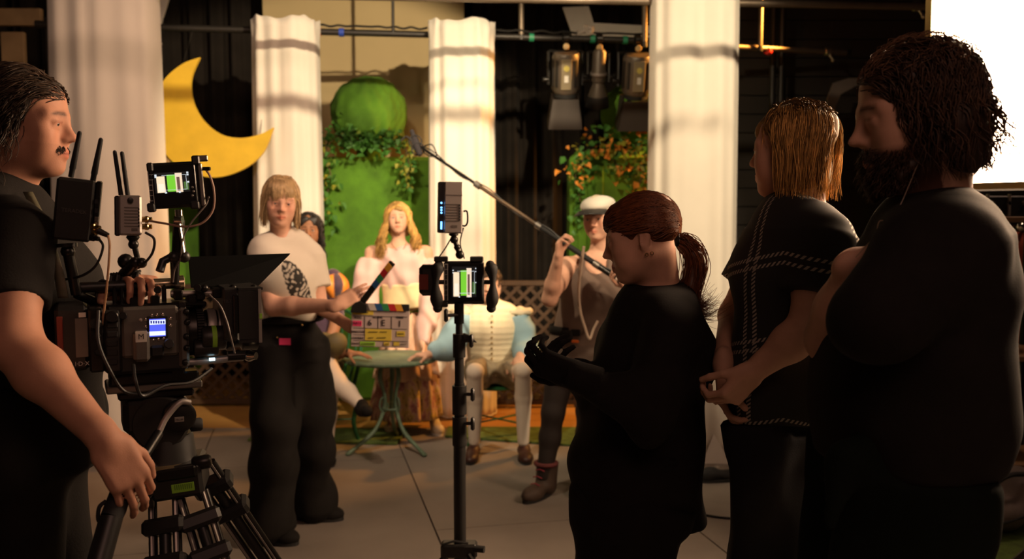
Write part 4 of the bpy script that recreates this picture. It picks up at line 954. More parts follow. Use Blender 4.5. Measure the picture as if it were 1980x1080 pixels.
def chair(label, c, yaw, zs=.43):
    Mx = at((c[0], c[1], 0), Matrix.Rotation(R(yaw), 3, 'Z')); ch = thing('garden_chair', label, 'chair', (c[0], c[1], 0), 'green garden chairs')
    b = MB(Mx); b.lathe([(0, -.012), (.18, -.012), (.2, -.004), (.2, .008), (.18, .012), (0, .008)], (0, 0, zs), (0, 0, 1), 28); b.build('seat', M_irong, ch)
    for sx_, sy in ((-1, -1), (1, -1), (-1, 1), (1, 1)):
        b = MB(Mx); b.tube(spline([(sx_ * .15, sy * .13, zs - .01), (sx_ * .18, sy * .17, zs * .7), (sx_ * .165, sy * .155, zs * .35), (sx_ * .185, sy * .18, .012)], 5), [.02 - .008 * i / 15 for i in range(16)], 10); b.build('leg', M_irong, ch)
    b = MB(Mx)
    for k in range(5):
        x = (k - 2) * .065; b.tube(spline([(x * .85, .17, zs), (x * 1.1, .20, zs + .2), (x, .235, zs + .42)], 4), .008, 8)
    b.tube(spline([(-.17, .16, zs), (-.19, .2, zs + .2), (-.15, .235, zs + .4), (0, .24, zs + .47), (.15, .235, zs + .4), (.19, .2, zs + .2), (.17, .16, zs)], 5), .012, 8); b.build('backrest', M_irong, ch)
    b = MB(Mx); b.tube([(-.17, -.16, zs * .4), (.17, .16, zs * .4)], .006, 6); b.tube([(.17, -.16, zs * .4), (-.17, .16, zs * .4)], .006, 6); b.build('stretcher', M_irong, ch)
    return ch
chair('green iron garden chair under the man with blue sleeves', (P(962, 800, 5.85).x, 5.90), 0, .385)
chair('green iron garden chair behind the slate woman', (P(612, 800, 5.8).x, 5.86), -35, .385)

# ------------------------------------------------------------------ stage lights hanging from the pipe
def stage_light(label, px, py0, py1, d, w, small=False):
    top = railp(px); a = P(px, py0, d - .0); c = P(px, py1, d); yw = V((0, 1, 0)); t = thing('stage_light', label, 'light', (top.x, top.y, top.z), 'stage lights hanging on the pipe')
    X = V((1, .1, 0)).normalized(); zt = top.z; zb = c.z; H = zt - zb; cx, cy = top.x, top.y - .02
    b = MB(); b.lathe([(.03, -.025), (.042, -.02), (.042, .02), (.03, .025)], (cx, cy, zt), (1, .1, 0), 16); b.cyl((cx, cy, zt - .03), (cx, cy, zt - .10), .012); b.build('hook_clamp', KM, t)
    b = MB(); b.lathe([(.022, 0), (.024, .01), (.024, .03), (.02, .035)], (cx, cy - .035, zt - .075), (0, -1, 0), 12); b.build('safety_knob', mat('amber_knob', (.7, .48, .2), .4), t)
    b = MB(); hw = w / 2
    b.tube([V((cx, cy, zt - .10)) - X * hw * 1.25, V((cx, cy, zt - .10)) + X * hw * 1.25], .012, 8)
    for s in (-1, 1): b.tube([V((cx, cy, zt - .10)) + X * s * hw * 1.25, V((cx, cy, zt - H * .52)) + X * s * hw * 1.25], .011, 8)
    b.build('yoke', KM, t)
    for s in (-1, 1): knob('tilt_knob', V((cx, cy - .0, zt - H * .46)) + X * s * hw * 1.2, V((cx, cy, zt - H * .46)) + X * s * (hw * 1.2 + .05), .018, KM, t)
    tilt = Matrix.Rotation(R(22), 3, 'X')  # lamp tips down and away
    bc = V((cx, cy, zt - H * .40)); Mx = at(bc, tilt)
    if not small:
        prof = [(hw * .9, H * .24), (hw * 1.0, H * .20), (hw * 1.0, -H * .16), (hw * .86, -H * .2)]
        b = MB(Mx); b.lathe(prof, (0, 0, 0), (0, 0, 1), 10); b.build('lamp_body', mat('taupe_lamp_housing', (.14, .115, .09), .45, .4), t)
        b = MB(Mx); b.box((0, -hw * 1.0, .02), (hw * .75, .012, H * .34), None, .004); b.build('back_plate', mat('tan_lamp_plate', (.30, .25, .16), .5, .3), t, False)
        b = MB(Mx); b.lathe([(.022, 0), (.022, .004)], (0, -hw * 1.0 - .006, H * .10), (0, -1, 0), 16); b.build('round_label', mat('yellow_label', (.55, .47, .12), .6), t)
        b = MB(Mx); b.box((0, -hw - .008, -.01), (.03, .006, .05)); b.build('white_label', LBL, t, False)
        for k in range(6): b = MB(Mx); an = R(200 + k * 28); b.box((math.cos(an) * hw, math.sin(an) * hw * 1.0, .02), (.008, .02, H * .3), Matrix.Rotation(an, 3, 'Z')); b.build('cooling_fin', K, t, False)
        b = MB(Mx); b.lathe([(hw * .8, -H * .2), (hw * .8, -H * .25)], (0, 0, 0), (0, 0, 1), 24); b.build('lens_ring', KR, t)
        for k in range(4):
            an = R(k * 90); q = Matrix.Rotation(an, 3, 'Z'); b = MB(at(bc, tilt @ q)); w0, w1 = hw * .95, hw * 1.25; z0, z1 = -H * .25, -H * .58
            b.add([(-w0, -w0, z0), (w0, -w0, z0), (w1, -w1, z1), (-w1, -w1, z1), (-w0, -w0 + .006, z0), (w0, -w0 + .006, z0), (w1, -w1 + .006, z1), (-w1, -w1 + .006, z1)], [(0, 1, 2, 3), (7, 6, 5, 4), (0, 4, 5, 1), (1, 5, 6, 2), (2, 6, 7, 3), (3, 7, 4, 0)]); b.build('barn_door', mat('barn_door_black', (.05, .04, .034), .5), t, False)
    else:
        b = MB(Mx); b.lathe([(.03, H * .28), (.05, H * .24), (.052, H * .02), (.06, 0), (.06, -.03), (.05, -.035), (.052, -.07), (.04, -.08), (.075, -H * .3), (.085, -H * .42), (.07, -H * .42)], (0, 0, 0), (0, 0, 1), 24); b.build('lamp_body', mat('taupe_lamp_housing', (.14, .115, .09), .45, .4), t)
        b = MB(Mx); b.lathe([(.062, -.002), (.064, -.012), (.064, -.02)], (0, 0, 0), (0, 0, 1), 24); b.build('lens_ring', GR, t)
        b = MB(Mx); b.lathe([(.079, -H * .3), (.092, -H * .44), (.088, -H * .44), (.07, -H * .3)], (0, 0, 0), (0, 0, 1), 24); b.build('snoot', K, t)
stage_light('left hanging stage light with barn doors', 1092, 92, 248, 6.9, .21)
stage_light('small round stage light hanging between two barn-door lights', 1155, 92, 232, 6.9, .13, True)
stage_light('right hanging stage light with barn doors beside the drape', 1228, 98, 250, 6.95, .23)

# ------------------------------------------------------------------ clutter on the right
EQ = 4.6
a, c = P(1900, 378, EQ), P(2080, 425, EQ)
et = thing('equipment_cart', 'dark equipment cart below the bright diffusion panel', 'cart', ((a.x + c.x) / 2, EQ + .2, 0)); xm = (a.x + c.x) / 2; wd = c.x - a.x
for py, nm in ((424, 'top_shelf'), (692, 'middle_shelf'), (900, 'bottom_shelf')):
    z = P(1950, py, EQ).z; b = MB(); b.box((xm, EQ + .2, z), (wd, .45, .03), None, .004); b.build(nm, mat('cart_shelf', (.22, .12, .05), .6), et, False)
for sx_ in (-1, 1):
    for sy in (0, 1): b = MB(); b.box((xm + sx_ * (wd / 2 - .02), EQ + .02 + sy * .36, .77), (.035, .035, 1.52), None, .003); b.build('post', KM, et, False)
zt = P(1950, 420, EQ).z + .002
t = thing('audio_mixer', 'dark rack unit with silver rails on the cart', 'mixer', (xm, EQ + .2, zt + .01)); b = MB(); b.box((xm, EQ + .2, zt + .062), (wd * .9, .34, .09), None, .005); b.build('case', K, t, False)
for k in range(4): b = MB(); b.box((xm - wd * .42 + k * .11, EQ + .022, zt + .062), (.012, .012, .11)); b.build('rail', GR, t, False)
for k in range(5): b = MB(); b.lathe([(.012, 0), (.01, .014)], (xm - wd * .36 + k * .08, EQ + .03, zt + .07), (0, -1, 0), 12); b.build('dial', DG, t)
q = P(1974, 438, EQ - .1); b = MB(); b.ball(q, .022, 18); b.tube([q, q + V((.03, .13, -.0))], .008, 8); tag(b.build('chrome_knob', CH, None, origin=q), 'round chrome knob on the front of the equipment cart', 'knob')
a, c = P(1966, 445, EQ + .5), P(2110, 690, EQ + .5)
t = thing('red_cloth', 'red cloth hanging at the right edge behind the cart', 'cloth', ((a.x + c.x) / 2, EQ + .5, c.z)); b = MB(); b.add(*sheet(lambda u, v: V((a.x + (c.x - a.x) * u, EQ + .5 + .02 * math.sin(u * 26 + v), c.z + (a.z - c.z) * v)), 30, 8)); o = b.build('cloth', mat('red_cloth', (.32, .05, .02), .8), t); o.modifiers.new('thick', 'SOLIDIFY').thickness = .005
b = MB(); b.tube([(a.x - .03, EQ + .5, a.z), (c.x + .03, EQ + .5, a.z)], .01, 8); b.build('hanging_bar', KM, t)
q = P(1965, 693, EQ); b = MB()
# slumped sandbag
c0 = P(1935, 1000, 4.15); v = Vol((c0.x - .45, 3.9, -.02), (c0.x + .45, 4.55, .45), .012)
v.ell((c0.x - .04, 4.2, .10), (.20, .16, .10), k=.03); v.ell((c0.x + .10, 4.24, .16), (.17, .15, .13), k=.03); v.ell((c0.x - .15, 4.18, .05), (.14, .14, .05), k=.04); v.ell((c0.x + .22, 4.2, .10), (.1, .12, .09), k=.03)
v.wave(.006, [(30, 10, 20, 0, 1), (-22, 14, 33, 1, .8), (55, 5, -30, 2, .5)]); v.plane((0, 0, .004), (0, 0, -1)); ve, Q = v.mesh()
t = thing('sandbag', 'slumped grey sandbag on the green mat in the corner', 'sandbag', (c0.x, 4.2, .016)); ve[:, 2] += .012
link('bag', np_mesh('bag', ve, Q), mat('grey_canvas', (.13, .10, .085), .8, var=.2, bump=.3, bscale=200), t)
b = MB(); b.tube(spline([(c0.x - .12, 4.1, .2), (c0.x - .02, 4.08, .3), (c0.x + .1, 4.12, .3)], 6), .012, 8); b.build('handle', KR, t)
b = MB(); b.tube(spline([(c0.x - .24, 4.05, .07), (c0.x - .05, 4.03, .10), (c0.x + .16, 4.08, .15)], 6), .006, 6); b.build('seam', KR, t)
# ================================================================== people: tools
class Sculpt:
    """a list of soft shapes that is meshed as one continuous surface"""
    def __init__(s): s.ops = []; s.lo = np.full(3, 1e9); s.hi = -s.lo; s.waves = []; s.planes = []
    def _b(s, pts, m):
        for p in pts: q = np.array(p, float); s.lo = np.minimum(s.lo, q - m); s.hi = np.maximum(s.hi, q + m)
    def cap(s, a, b, ra, rb=None, k=.02, cut=False, flat=None):
        if not cut: s._b((a, b), max(ra, rb or ra) * (max(1, flat[1]) if flat else 1))
        s.ops.append(('cap', (V(a), V(b), ra, rb, k, cut, flat)))
    def ell(s, c, r, M=None, k=.02, cut=False):
        if not cut: s._b((c,), max(r))
        s.ops.append(('ell', (V(c), r, M, k, cut)))
    def rbox(s, c, half, M, rad, k=.01, cut=False):
        if not cut: s._b((c,), math.sqrt(sum(x * x for x in half)))
        s.ops.append(('rbox', (V(c), half, M, rad, k, cut)))
    def loft(s, rings, k=.03, cut=False):
        if not cut:
            for c, sd, a, b in rings: s._b((c,), max(a, b))
        s.ops.append(('loft', (rings, k, cut)))
    def limb(s, pts, rs, k=.02):
        for i in range(len(pts) - 1): s.cap(pts[i], pts[i + 1], rs[i], rs[i + 1], k)
    def mesh(s, h, smooth=1, clip_lo=None, clip_hi=None):
        lo, hi = s.lo - 4 * h - .01, s.hi + 4 * h + .01
        if clip_lo is not None: lo = np.maximum(lo, clip_lo)
        if clip_hi is not None: hi = np.minimum(hi, clip_hi)
        v = Vol(lo, hi, h)
        for n_, a in s.ops: getattr(v, n_)(*a)
        for c, n_ in s.planes: v.plane(c, n_)
        for a in s.waves: v.wave(*a)
        return v.mesh(smooth)
class Head:
    def __init__(s, c, fwd, up=(0, 0, 1), sc_=1., roll=0.):
        s.c = V(c); s.F = nrm(fwd); u = V(up); s.U = (u - s.F * u.dot(s.F)).normalized()
        if roll: s.U = Quaternion(s.F, R(roll)) @ s.U
        s.S = s.F.cross(s.U); s.k = sc_; s.M = Matrix((s.F, s.S, s.U)).transposed()
    def w(s, a, b, c): return s.c + (s.F * a + s.S * b + s.U * c) * s.k
    def d(s, a, b, c): return s.F * a + s.S * b + s.U * c
    def loc(s, v):
        q = (np.asarray(v, float) - np.array(s.c)) / s.k; return q @ np.array(s.F), q @ np.array(s.S), q @ np.array(s.U)
def add_head(S, H, male=True, nose=1., chin=1., fat=0., lid=.45, ear=True, jaw=1.):
    k = H.k; W = H.w; M = H.M
    def el(a, b, c, ra, rb, rc, kk=.02, cut=False): S.ell(W(a, b, c), (ra * k, rb * k, rc * k), M, kk * k, cut)
    def cp(p, q, r0, r1=None, kk=.012, cut=False): S.cap(W(*p), W(*q), r0 * k, (r1 if r1 is not None else r0) * k, kk * k, cut)
    el(-.018, 0, .036, .092, .073, .079)
    el(.030, 0, .045, .056, .062, .055, .03)                        # forehead
    el(.018, 0, -.035, .066, .058 + fat * .01, .075, .03)            # face
    for s in (-1, 1):
        cp((-.012, s * .054 * jaw, -.052), (.058, s * .018 * jaw, -.098), .02 + fat * .006, .017, .03)   # jaw
        el(.050, s * .050, .000, .020, .013, .020, .02)
        el(.058, s * .040, -.024, .024, .022, .02, .025)             # cheek bone
        el(.052, s * .036, -.055, .026, .022, .026, .03)             # cheek
        el(.096, s * .030, .001, .013, .0155, .010, .010, True)       # socket
    el(.070, 0, -.098, .021 * chin, .022, .016, .02)                 # chin
    el(.062, 0, -.066, .030, .030, .028, .02)                        # muzzle
    b = .0115 if male else .008
    for s in (-1, 1): cp((.083, s * .012, .018), (.070, s * .048, .020), b, b * .8, .02)                 # brow
    cp((.088, 0, .012), (.102 * (1 + .03 * (nose - 1)), 0, -.020), .0075, .009, .014)                    # nose bridge
    cp((.074, 0, .010), (.082, 0, -.034), .013, .015, .014)
    el(.106 + .010 * (nose - 1), 0, -.029, .0115 * nose, .0105, .0095, .01)
    for s in (-1, 1): el(.095, s * .011, -.033, .010, .0075, .0075, .008)
    el(.103, .006, -.041, .005, .003, .004, .004, True); el(.103, -.006, -.041, .005, .003, .004, .004, True)
    for s in (-1, 1):                                                # lips
        cp((.0945, 0, -.0605), (.085, s * .021, -.0645), .0055, .003, .006)
        cp((.0935, 0, -.0715), (.084, s * .020, -.0665), .0065, .003, .006)
    cp((.104, -.018, -.0657), (.104, .018, -.0657), .003, .003, .004, True)
    for s in (-1, 1):                                                # lids round the eyeball
        e = W(.0765, s * .0315, 0)
        S.cap(W(.0885, s * .021, .0075 - lid * .006), W(.084, s * .043, .006 - lid * .006), .0044 * k, .0042 * k, .005 * k)
        S.cap(W(.0865, s * .022, -.0085), W(.083, s * .042, -.0075), .0034 * k, .0034 * k, .005 * k)
        if lid > .8: S.ell(e, (.0138 * k, .0145 * k, .0135 * k), M, .006 * k)
    if ear:
        for s in (-1, 1):
            q = Matrix.Rotation(R(20 * s), 3, 'Z') @ Matrix.Rotation(R(-12), 3, 'Y')
            S.ell(W(-.014, s * .074, -.004), (.017 * k, .0065 * k, .031 * k), M @ q, .008 * k)
            S.ell(W(-.010, s * .080, -.002), (.009 * k, .006 * k, .018 * k), M @ q, .005 * k, True)
            S.ell(W(-.008, s * .073, -.032), (.008 * k, .006 * k, .009 * k), M, .006 * k)
def add_hand(S, wrist, D, N, thumb=1, curl=(.5, .5, .5), spread=.05, s=1., tcurl=.4, tout=.75, fcurl=None):
    """D towards the fingers, N the way the palm faces, thumb=+1: thumb along D x N"""
    D = nrm(D); N = V(N); N = (N - D * N.dot(D)).normalized(); T = D.cross(N) * thumb; w_ = V(wrist); M = Matrix((D, T, N)).transposed()
    S.cap(w_ - D * .02 * s, w_ + D * .02 * s, .025 * s, .025 * s, .02, False, (N, .72))
    S.rbox(w_ + D * .055 * s, (.043 * s, .038 * s, .013 * s), M, .012 * s, .018)
    S.ell(w_ + D * .035 * s + T * .026 * s + N * .008 * s, (.03 * s, .016 * s, .015 * s), M, .015)
    tips = []
    for i in range(4):
        b = w_ + D * (.090, .095, .091, .082)[i] * s + T * (.029, .0095, -.010, -.028)[i] * s; L = (.041, .046, .043, .033)[i] * s
        ang = 0; f = spread * (1.5 - i); cu = fcurl[i] if fcurl else curl
        dd = (D + T * f).normalized(); r0 = (.0088, .009, .0085, .0075)[i] * s; p = b - D * .012 * s
        q = b
        S.cap(p, q, r0 * 1.05, r0 * 1.05, .008)
        for j, (fr, c_) in enumerate(zip((1, .64, .52), cu)):
            ang += c_; v = dd * math.cos(ang) + N * math.sin(ang); e = q + v * L * fr
            S.cap(q, e, r0 * (1 - .07 * j), r0 * (1 - .07 * (j + 1)), .003); q = e
        tips.append(q)
    b = w_ + D * .025 * s + T * .03 * s + N * .006 * s; v = (D * .62 + T * tout + N * .35).normalized(); q = b; ax = N * .8 + (-T) * .5
    for j, (L, r) in enumerate(((.042, .0115), (.032, .010), (.026, .009))):
        e = q + v * L * s; S.cap(q, e, r * s, r * .93 * s, .008 if j == 0 else .004); q = e; v = (v + (N * .3 - T * .75) * tcurl).normalized()
    tips.append(q)
    return tips
SKINS = {}
def skin(name, col): return mat('skin_' + name, col, .58, var=.08, nscale=40, bump=.05, bscale=350, spec=.22, vcol=True)
def face_cols(ve, H, lip=(1.05, .62, .6), brow=(.25, .2, .16), brows=1., blush=.12, beard=None, stubble=0., brow_th=1.):
    a, b, c = H.loc(ve); n = len(ve); col = np.ones((n, 3)); near = (np.abs(a) < .16) & (np.abs(b) < .1) & (np.abs(c) < .14)
    def g(x, s): return np.exp(-(x / s) ** 2)
    def mix(mk, cc): 
        nonlocal col; mk = np.clip(mk * near, 0, 1)[:, None]; col = col * (1 - mk) + np.array(cc) * mk
    ab = np.abs(b)
    mix(blush * g(ab - .04, .02) * g(c + .03, .022) * (a > .03), (1.1, .7, .62)); mix(blush * g(b, .014) * g(c + .03, .015) * (a > .08), (1.1, .7, .62))
    if beard:
        yb = np.clip((-.046 + .03 * np.clip((.05 - a) / .05, 0, 1) - c) / .014, 0, 1) * (a > -.01) * ~((ab < .018) & (c > -.078) & (c < -.055) & (a > .08))
        mix(yb * beard[1] * 1., beard[0])
    if stubble: mix(stubble * ((c < -.045) & (a > .0)), (.55, .48, .45))
    lipm = (a > .082) & (ab < .024); mix(lipm * g(c + .0655, .0095) * g(b, .02) * 1.2, lip)
    mix(((a > .08) & (ab < .022)) * g(c + .0657, .0022), (.45, .22, .2))
    by = .0235 - .22 * np.maximum(0, ab - .034) - .08 * np.maximum(0, .02 - ab); mix(brows * (a > .05) * g(c - by, .0042 * brow_th * (1.25 - ab * 10)) ** 1.0 * np.clip((ab - .009) / .006, 0, 1) * np.clip((.056 - ab) / .010, 0, 1), brow)
    mix(.75 * (a > .07) * g(c - .0045, .0028) * (ab > .019) * (ab < .045), (.3, .2, .17))
    mix(.35 * (a > .06) * g(c - .001, .012) * g(ab - .032, .016), (.72, .55, .52))
    return col
EW = mat('eye_white', (.50, .44, .40), .3); 
def add_eyes(H, parent, iris=(.10, .16, .20), look=(1, 0, -.05)):
    mi_ = mat('iris_%d_%d_%d' % tuple(int(x * 100) for x in iris), iris, .15); pu = mat('pupil', (.004, .004, .004), .1)
    for s in (-1, 1):
        e = H.w(.0765, s * .0315, 0); lk = H.d(*look).normalized(); b = MB(); b.ball(e, .0122 * H.k, 16); b.cur = 1; b.ball(e + lk * .0052 * H.k, .0079 * H.k, 12); b.cur = 2; b.ball(e + lk * .0094 * H.k, .0044 * H.k, 10)
        o = b.build('eye', [EW, mi_, pu], parent)
def strands(pts, rad, cols=None, tip=.25, roots=None):
    """pts (n,K,3) -> thin three-sided tapering tubes"""
    n, K_, _ = pts.shape; t = np.gradient(pts, axis=1); t /= np.maximum(np.linalg.norm(t, axis=2, keepdims=True), 1e-9)
    ref = np.array([.31, .52, .79]); u = np.cross(t, ref); u /= np.maximum(np.linalg.norm(u, axis=2, keepdims=True), 1e-9); v = np.cross(t, u)
    prof = np.interp(np.linspace(0, 1, K_), [0, .1, .6, 1], [.8, 1, .85, tip])[None, :, None] * np.asarray(rad).reshape(-1, 1, 1)
    ring = [pts + prof * (u * math.cos(a) + v * math.sin(a)) for a in (0, 2.094, 4.189)]
    ve = np.stack(ring, 2).reshape(-1, 3); i = np.arange(n)[:, None, None] * K_ * 3 + np.arange(K_ - 1)[None, :, None] * 3; q = np.arange(3)[None, None, :]; q2 = (q + 1) % 3
    Q = np.stack([i + q, i + q2, i + 3 + q2, i + 3 + q], -1).reshape(-1, 4)
    c = np.ones((len(ve), 3)) if cols is None else np.repeat(cols, K_ * 3, 0)
    if roots: c = c * np.tile(np.repeat(np.interp(np.linspace(0, 1, K_), [0, roots[0], 1], [roots[1], 1, 1]), 3), n)[:, None]
    return ve, Q, c
def flow(H, p0, d0, lengths, K_=12, grav=.25, shell=(.095, .080, .086), off=(-.016, 0, .034), curl=0., wav=6., jit=.03, seed=0, down=None, flare=0., hug=.8):
    """hair paths in head space: leave the scalp, hug the shell, then fall"""
    r = np.random.default_rng(seed); n = len(p0); p = np.array(p0, float); d = np.array(d0, float); d /= np.maximum(np.linalg.norm(d, axis=1, keepdims=True), 1e-9)
    dn = np.array(H.loc((np.array(H.c) + np.array([[0, 0, -1.]])) * 1.)).T[0] if down is None else np.array(down); dn = dn / np.linalg.norm(dn)
    sh, of = np.array(shell) * r.uniform(.935, 1.02, (n, 1)), np.array(off); out = [p.copy()]; st = (np.asarray(lengths) / (K_ - 1)).reshape(-1, 1); ph = r.uniform(0, 6.28, (n, 1))
    for i in range(K_ - 1):
        d = d * (1 - grav) + dn * grav + r.normal(0, jit, (n, 3)); d /= np.linalg.norm(d, axis=1, keepdims=True)
        q = p + d * st; e = (q - of) / sh; L = np.linalg.norm(e, axis=1, keepdims=True); hf = hug * np.clip((q[:, 2:3] - of[2] + .05) / .07, 0, 1); ins = (L < 1) | (hf > 0); Lk = np.where(L < 1, 1, 1 + (L - 1) * (1 - hf))
        q2 = np.where(ins, of + e / np.maximum(L, 1e-6) * sh * Lk, q); e2 = (q2 - np.array([.030, 0, .047])) / (np.array([.064, .070, .063]) * sh[:, :1] / shell[0]); L2 = np.linalg.norm(e2, axis=1, keepdims=True); i2 = (L2 < 1) & (hug > 0); q2 = np.where(i2, q2 + (e2 / np.maximum(L2, 1e-6) - e2) * np.array([.064, .070, .063]), q2); ins = ins | i2
        d = np.where(ins, (q2 - p) / np.maximum(np.linalg.norm(q2 - p, axis=1, keepdims=True), 1e-9), d); p = q2; out.append(p.copy())
    P_ = np.stack(out, 1)
    for _ in range(3): P_[:, 1:-1] = .25 * P_[:, :-2] + .5 * P_[:, 1:-1] + .25 * P_[:, 2:]
    if curl:
        t = np.linspace(0, 1, K_)[None, :, None]; A = curl * np.minimum(1, t * 2.2); w_ = wav * 6.283 * t + ph[:, None, :]
        P_ = P_ + A * np.concatenate([np.cos(w_), np.sin(w_), .3 * np.sin(w_ * 1.3)], 2)
    if flare:
        t = np.linspace(0, 1, K_)[None, :, None] ** 3; P_ = P_ + flare * t * (P_ * np.array([1, 1, 0])) / .1
    Mx = np.array([list(H.F), list(H.S), list(H.U)]); return P_ * H.k @ Mx + np.array(H.c)
def scalp(n, seed, amin=-.11, amax=.07, cmin=.0, shell=(.093, .076, .083), off=(-.016, 0, .034), face=(.118, 0, -.052, .090, .088, .114), front=True):
    """random roots on the upper head in head space, clear of the face"""
    r = np.random.default_rng(seed); out = []
    while len(out) < n:
        v = r.normal(size=3); v /= np.linalg.norm(v); p = v * np.array(shell) + np.array(off)
        if front and r.uniform() < .22: p = v * np.array([.062, .068, .061]) + np.array([.030, 0, .047])
        elif sum(((p[i] - (.030, 0, .047)[i]) / (.058, .064, .057)[i]) ** 2 for i in range(3)) < 1: continue
        if p[2] < cmin or p[0] < amin or p[0] > max(amax, .1 * front): continue
        if sum(((p[i] - off[i]) / (shell[i] * .97)) ** 2 for i in range(3)) < 1: continue
        if sum(((p[i] - face[i]) / face[3 + i]) ** 2 for i in range(3)) < 1: continue
        out.append(p)
    return np.array(out)
def hair_cap(H, th=.010, face=(.118, 0, -.045, .095, .088, .118), low=-.03, extra=(), h=.005, wave=None, back_low=None, nocap=False, cuts=()):
    S = Sculpt(); k = H.k; M = H.M
    if not nocap:
        S.ell(H.w(-.018, 0, .036), ((.092 + th) * k, (.073 + th) * k, (.079 + th) * k), M, .01)
        S.ell(H.w(.030, 0, .047), ((.056 + th * .55) * k, (.062 + th * .6) * k, (.055 + th * .8) * k), M, .02)
    for e in extra:
        if len(e) == 6: S.ell(H.w(*e[:3]), tuple(x * k * .80 for x in e[3:6]), M, .02)
        else: S.cap(H.w(*e[0]), H.w(*e[1]), e[2] * k, e[3] * k, .02)
    S.ell(H.w(*face[:3]), tuple(x * k for x in face[3:]), M, .008, True)
    for e in cuts: S.ell(H.w(*e[:3]), tuple(x * k for x in e[3:6]), M, .008, True)
    if low is not None: S.planes.append((H.w(0, 0, low), -H.U))
    r = random.Random(3)
    S.waves.append((wave or .0022, [(r.uniform(-1, 1) * 130, r.uniform(-1, 1) * 130, r.uniform(-1, 1) * 60, r.uniform(0, 6), .6) for _ in range(7)]))
    return S.mesh(h, 0)
def off_face(sp, H, face=(.118, 0, -.052, .086, .078, .108), low=-9., extra=None):
    """drop the strands that would cross the face or hang too low"""
    n = len(sp); a, b, c = [q.reshape(n, -1) for q in H.loc(sp.reshape(-1, 3))]; f = face
    bad = ((((a - f[0]) / f[3]) ** 2 + (b / f[4]) ** 2 + ((c - f[2]) / f[5]) ** 2) < 1).any(1) | (c < low).any(1) | ((a > .10) & (c < .05)).any(1)
    if extra is not None: bad |= extra(a, b, c).any(1)
    return sp[~bad]
def join_np(parts):
    vs, qs, cs = [], [], []; n = 0
    for ve, Q, c in parts: vs.append(ve); qs.append(Q + n); cs.append(c); n += len(ve)
    return np.concatenate(vs), np.concatenate(qs), np.concatenate(cs)
def add_hair(name, parts, m, parent):
    ve, Q, c = join_np(parts); return link(name, np_mesh(name, ve, Q, True, c), m, parent)
def capcol(ve, tint=1.): return np.full((len(ve), 3), tint)
def vary(n, seed, lo=.6, hi=1.5): return np.random.default_rng(seed).uniform(lo, hi, (n, 1)) * np.ones((1, 3))
def hairmat(name, col, rough=.38): return mat('hair_' + name, col, rough + .12, var=.3, nscale=35, spec=.35, vcol=True)
def cloth(name, S, h, m, parent, smooth=1, waves=None, uvf=None, colf=None):
    if waves: S.waves.append(waves)
    ve, Q = S.mesh(h, smooth); return link(name, np_mesh(name, ve, Q, True, colf(ve) if colf else None, uvf(ve) if uvf else None), m, parent)
def folds(seed, fx_=30, fz=18, n=7):
    r = random.Random(seed); return [(r.uniform(-fx_, fx_), r.uniform(-fx_, fx_), r.uniform(-fz, fz), r.uniform(0, 6.28), r.uniform(.3, 1)) for _ in range(n)]
def shoe(name, heel, toe, m, parent, s=1., high=.06, sole=None, shaft=0., w=.042, laces=None):
    heel, toe = V(heel), V(toe); d = nrm(V((toe.x - heel.x, toe.y - heel.y, 0))); n_ = V((-d.y, d.x, 0)); L = (toe - heel).length; M = Matrix((d, n_, V((0, 0, 1)))).transposed(); S = Sculpt(); z0 = min(heel.z, toe.z)
    S.ell(heel + d * L * .2 + V((0, 0, high * .55)), (L * .24, w * .85, high * .6), M, .02); S.ell(heel + d * L * .7 + V((0, 0, high * .36)), (L * .33, w, high * .45), M, .03); S.cap(heel + d * L * .25 + V((0, 0, high * .6)), heel + d * L * .72 + V((0, 0, high * .45)), w * .8, w * .75, .02, False, (V((0, 0, 1)), .6))
    if shaft: S.cap(heel + d * L * .22 + V((0, 0, high * .5)), heel + d * L * .17 + V((0, 0, shaft)), w * 1.12, w * 1.2, .02)
    S.planes.append((V((0, 0, z0 + .006)), V((0, 0, -1))))
    if shaft: S.planes.append((V((0, 0, heel.z + shaft)), V((0, 0, 1))))
    o = cloth(name, S, .006, m, parent)
    b = MB(); pr = [heel + d * (L * (.5 - .52 * math.cos(t))) + n_ * (w * (.92 + .12 * math.cos(t + 2.6)) * math.sin(t)) for t in [2 * math.pi * i / 24 for i in range(24)]]
    b.prism([(p.x, p.y) for p in pr], .016, (0, 0, z0), (1, 0, 0), (0, 1, 0)); b.build('sole', sole or KR, o, False)
    if laces:
        for k in range(4): q = heel + d * L * (.36 + .09 * k) + V((0, 0, high * (1.2 - .13 * k) + (shaft * .35 if shaft else 0) * (1 - k / 3))); b = MB(); b.tube([q - n_ * w * .55, q + V((0, 0, .008)), q + n_ * w * .55], .003, 6); b.build('lace', laces, o)
    return o
def person(label, base): return thing('person', label, 'person', base)
def finish_body(S, h, root, H, skinm, colf):
    ve, Q = S.mesh(h, 1); return link('body', np_mesh('body', ve, Q, True, colf(ve)), skinm, root)
def rings(N, Pv, sh, hp, wd, dp, off=(0, 0, 0, 0, 0), fwd=None, drop=.10):
    """torso rings from below the hips to the neck: wd, dp = hips, waist, chest, shoulders, neck; off pushes each forward"""
    N, Pv = V(N), V(Pv); ts = (0, .33, .66, .90, 1.03); out = []
    for i, t in enumerate(ts):
        s = nrm(V(hp) * (1 - t) + V(sh) * t); out.append((Pv * (1 - t) + N * t + V(fwd) * off[i], s, wd[i], dp[i]))
    return [(out[0][0] - (N - Pv).normalized() * drop, out[0][1], wd[0] * .95, dp[0] * .95)] + out
def grow(rg, g): return [(c, s, a + g, b + g) for c, s, a, b in rg]
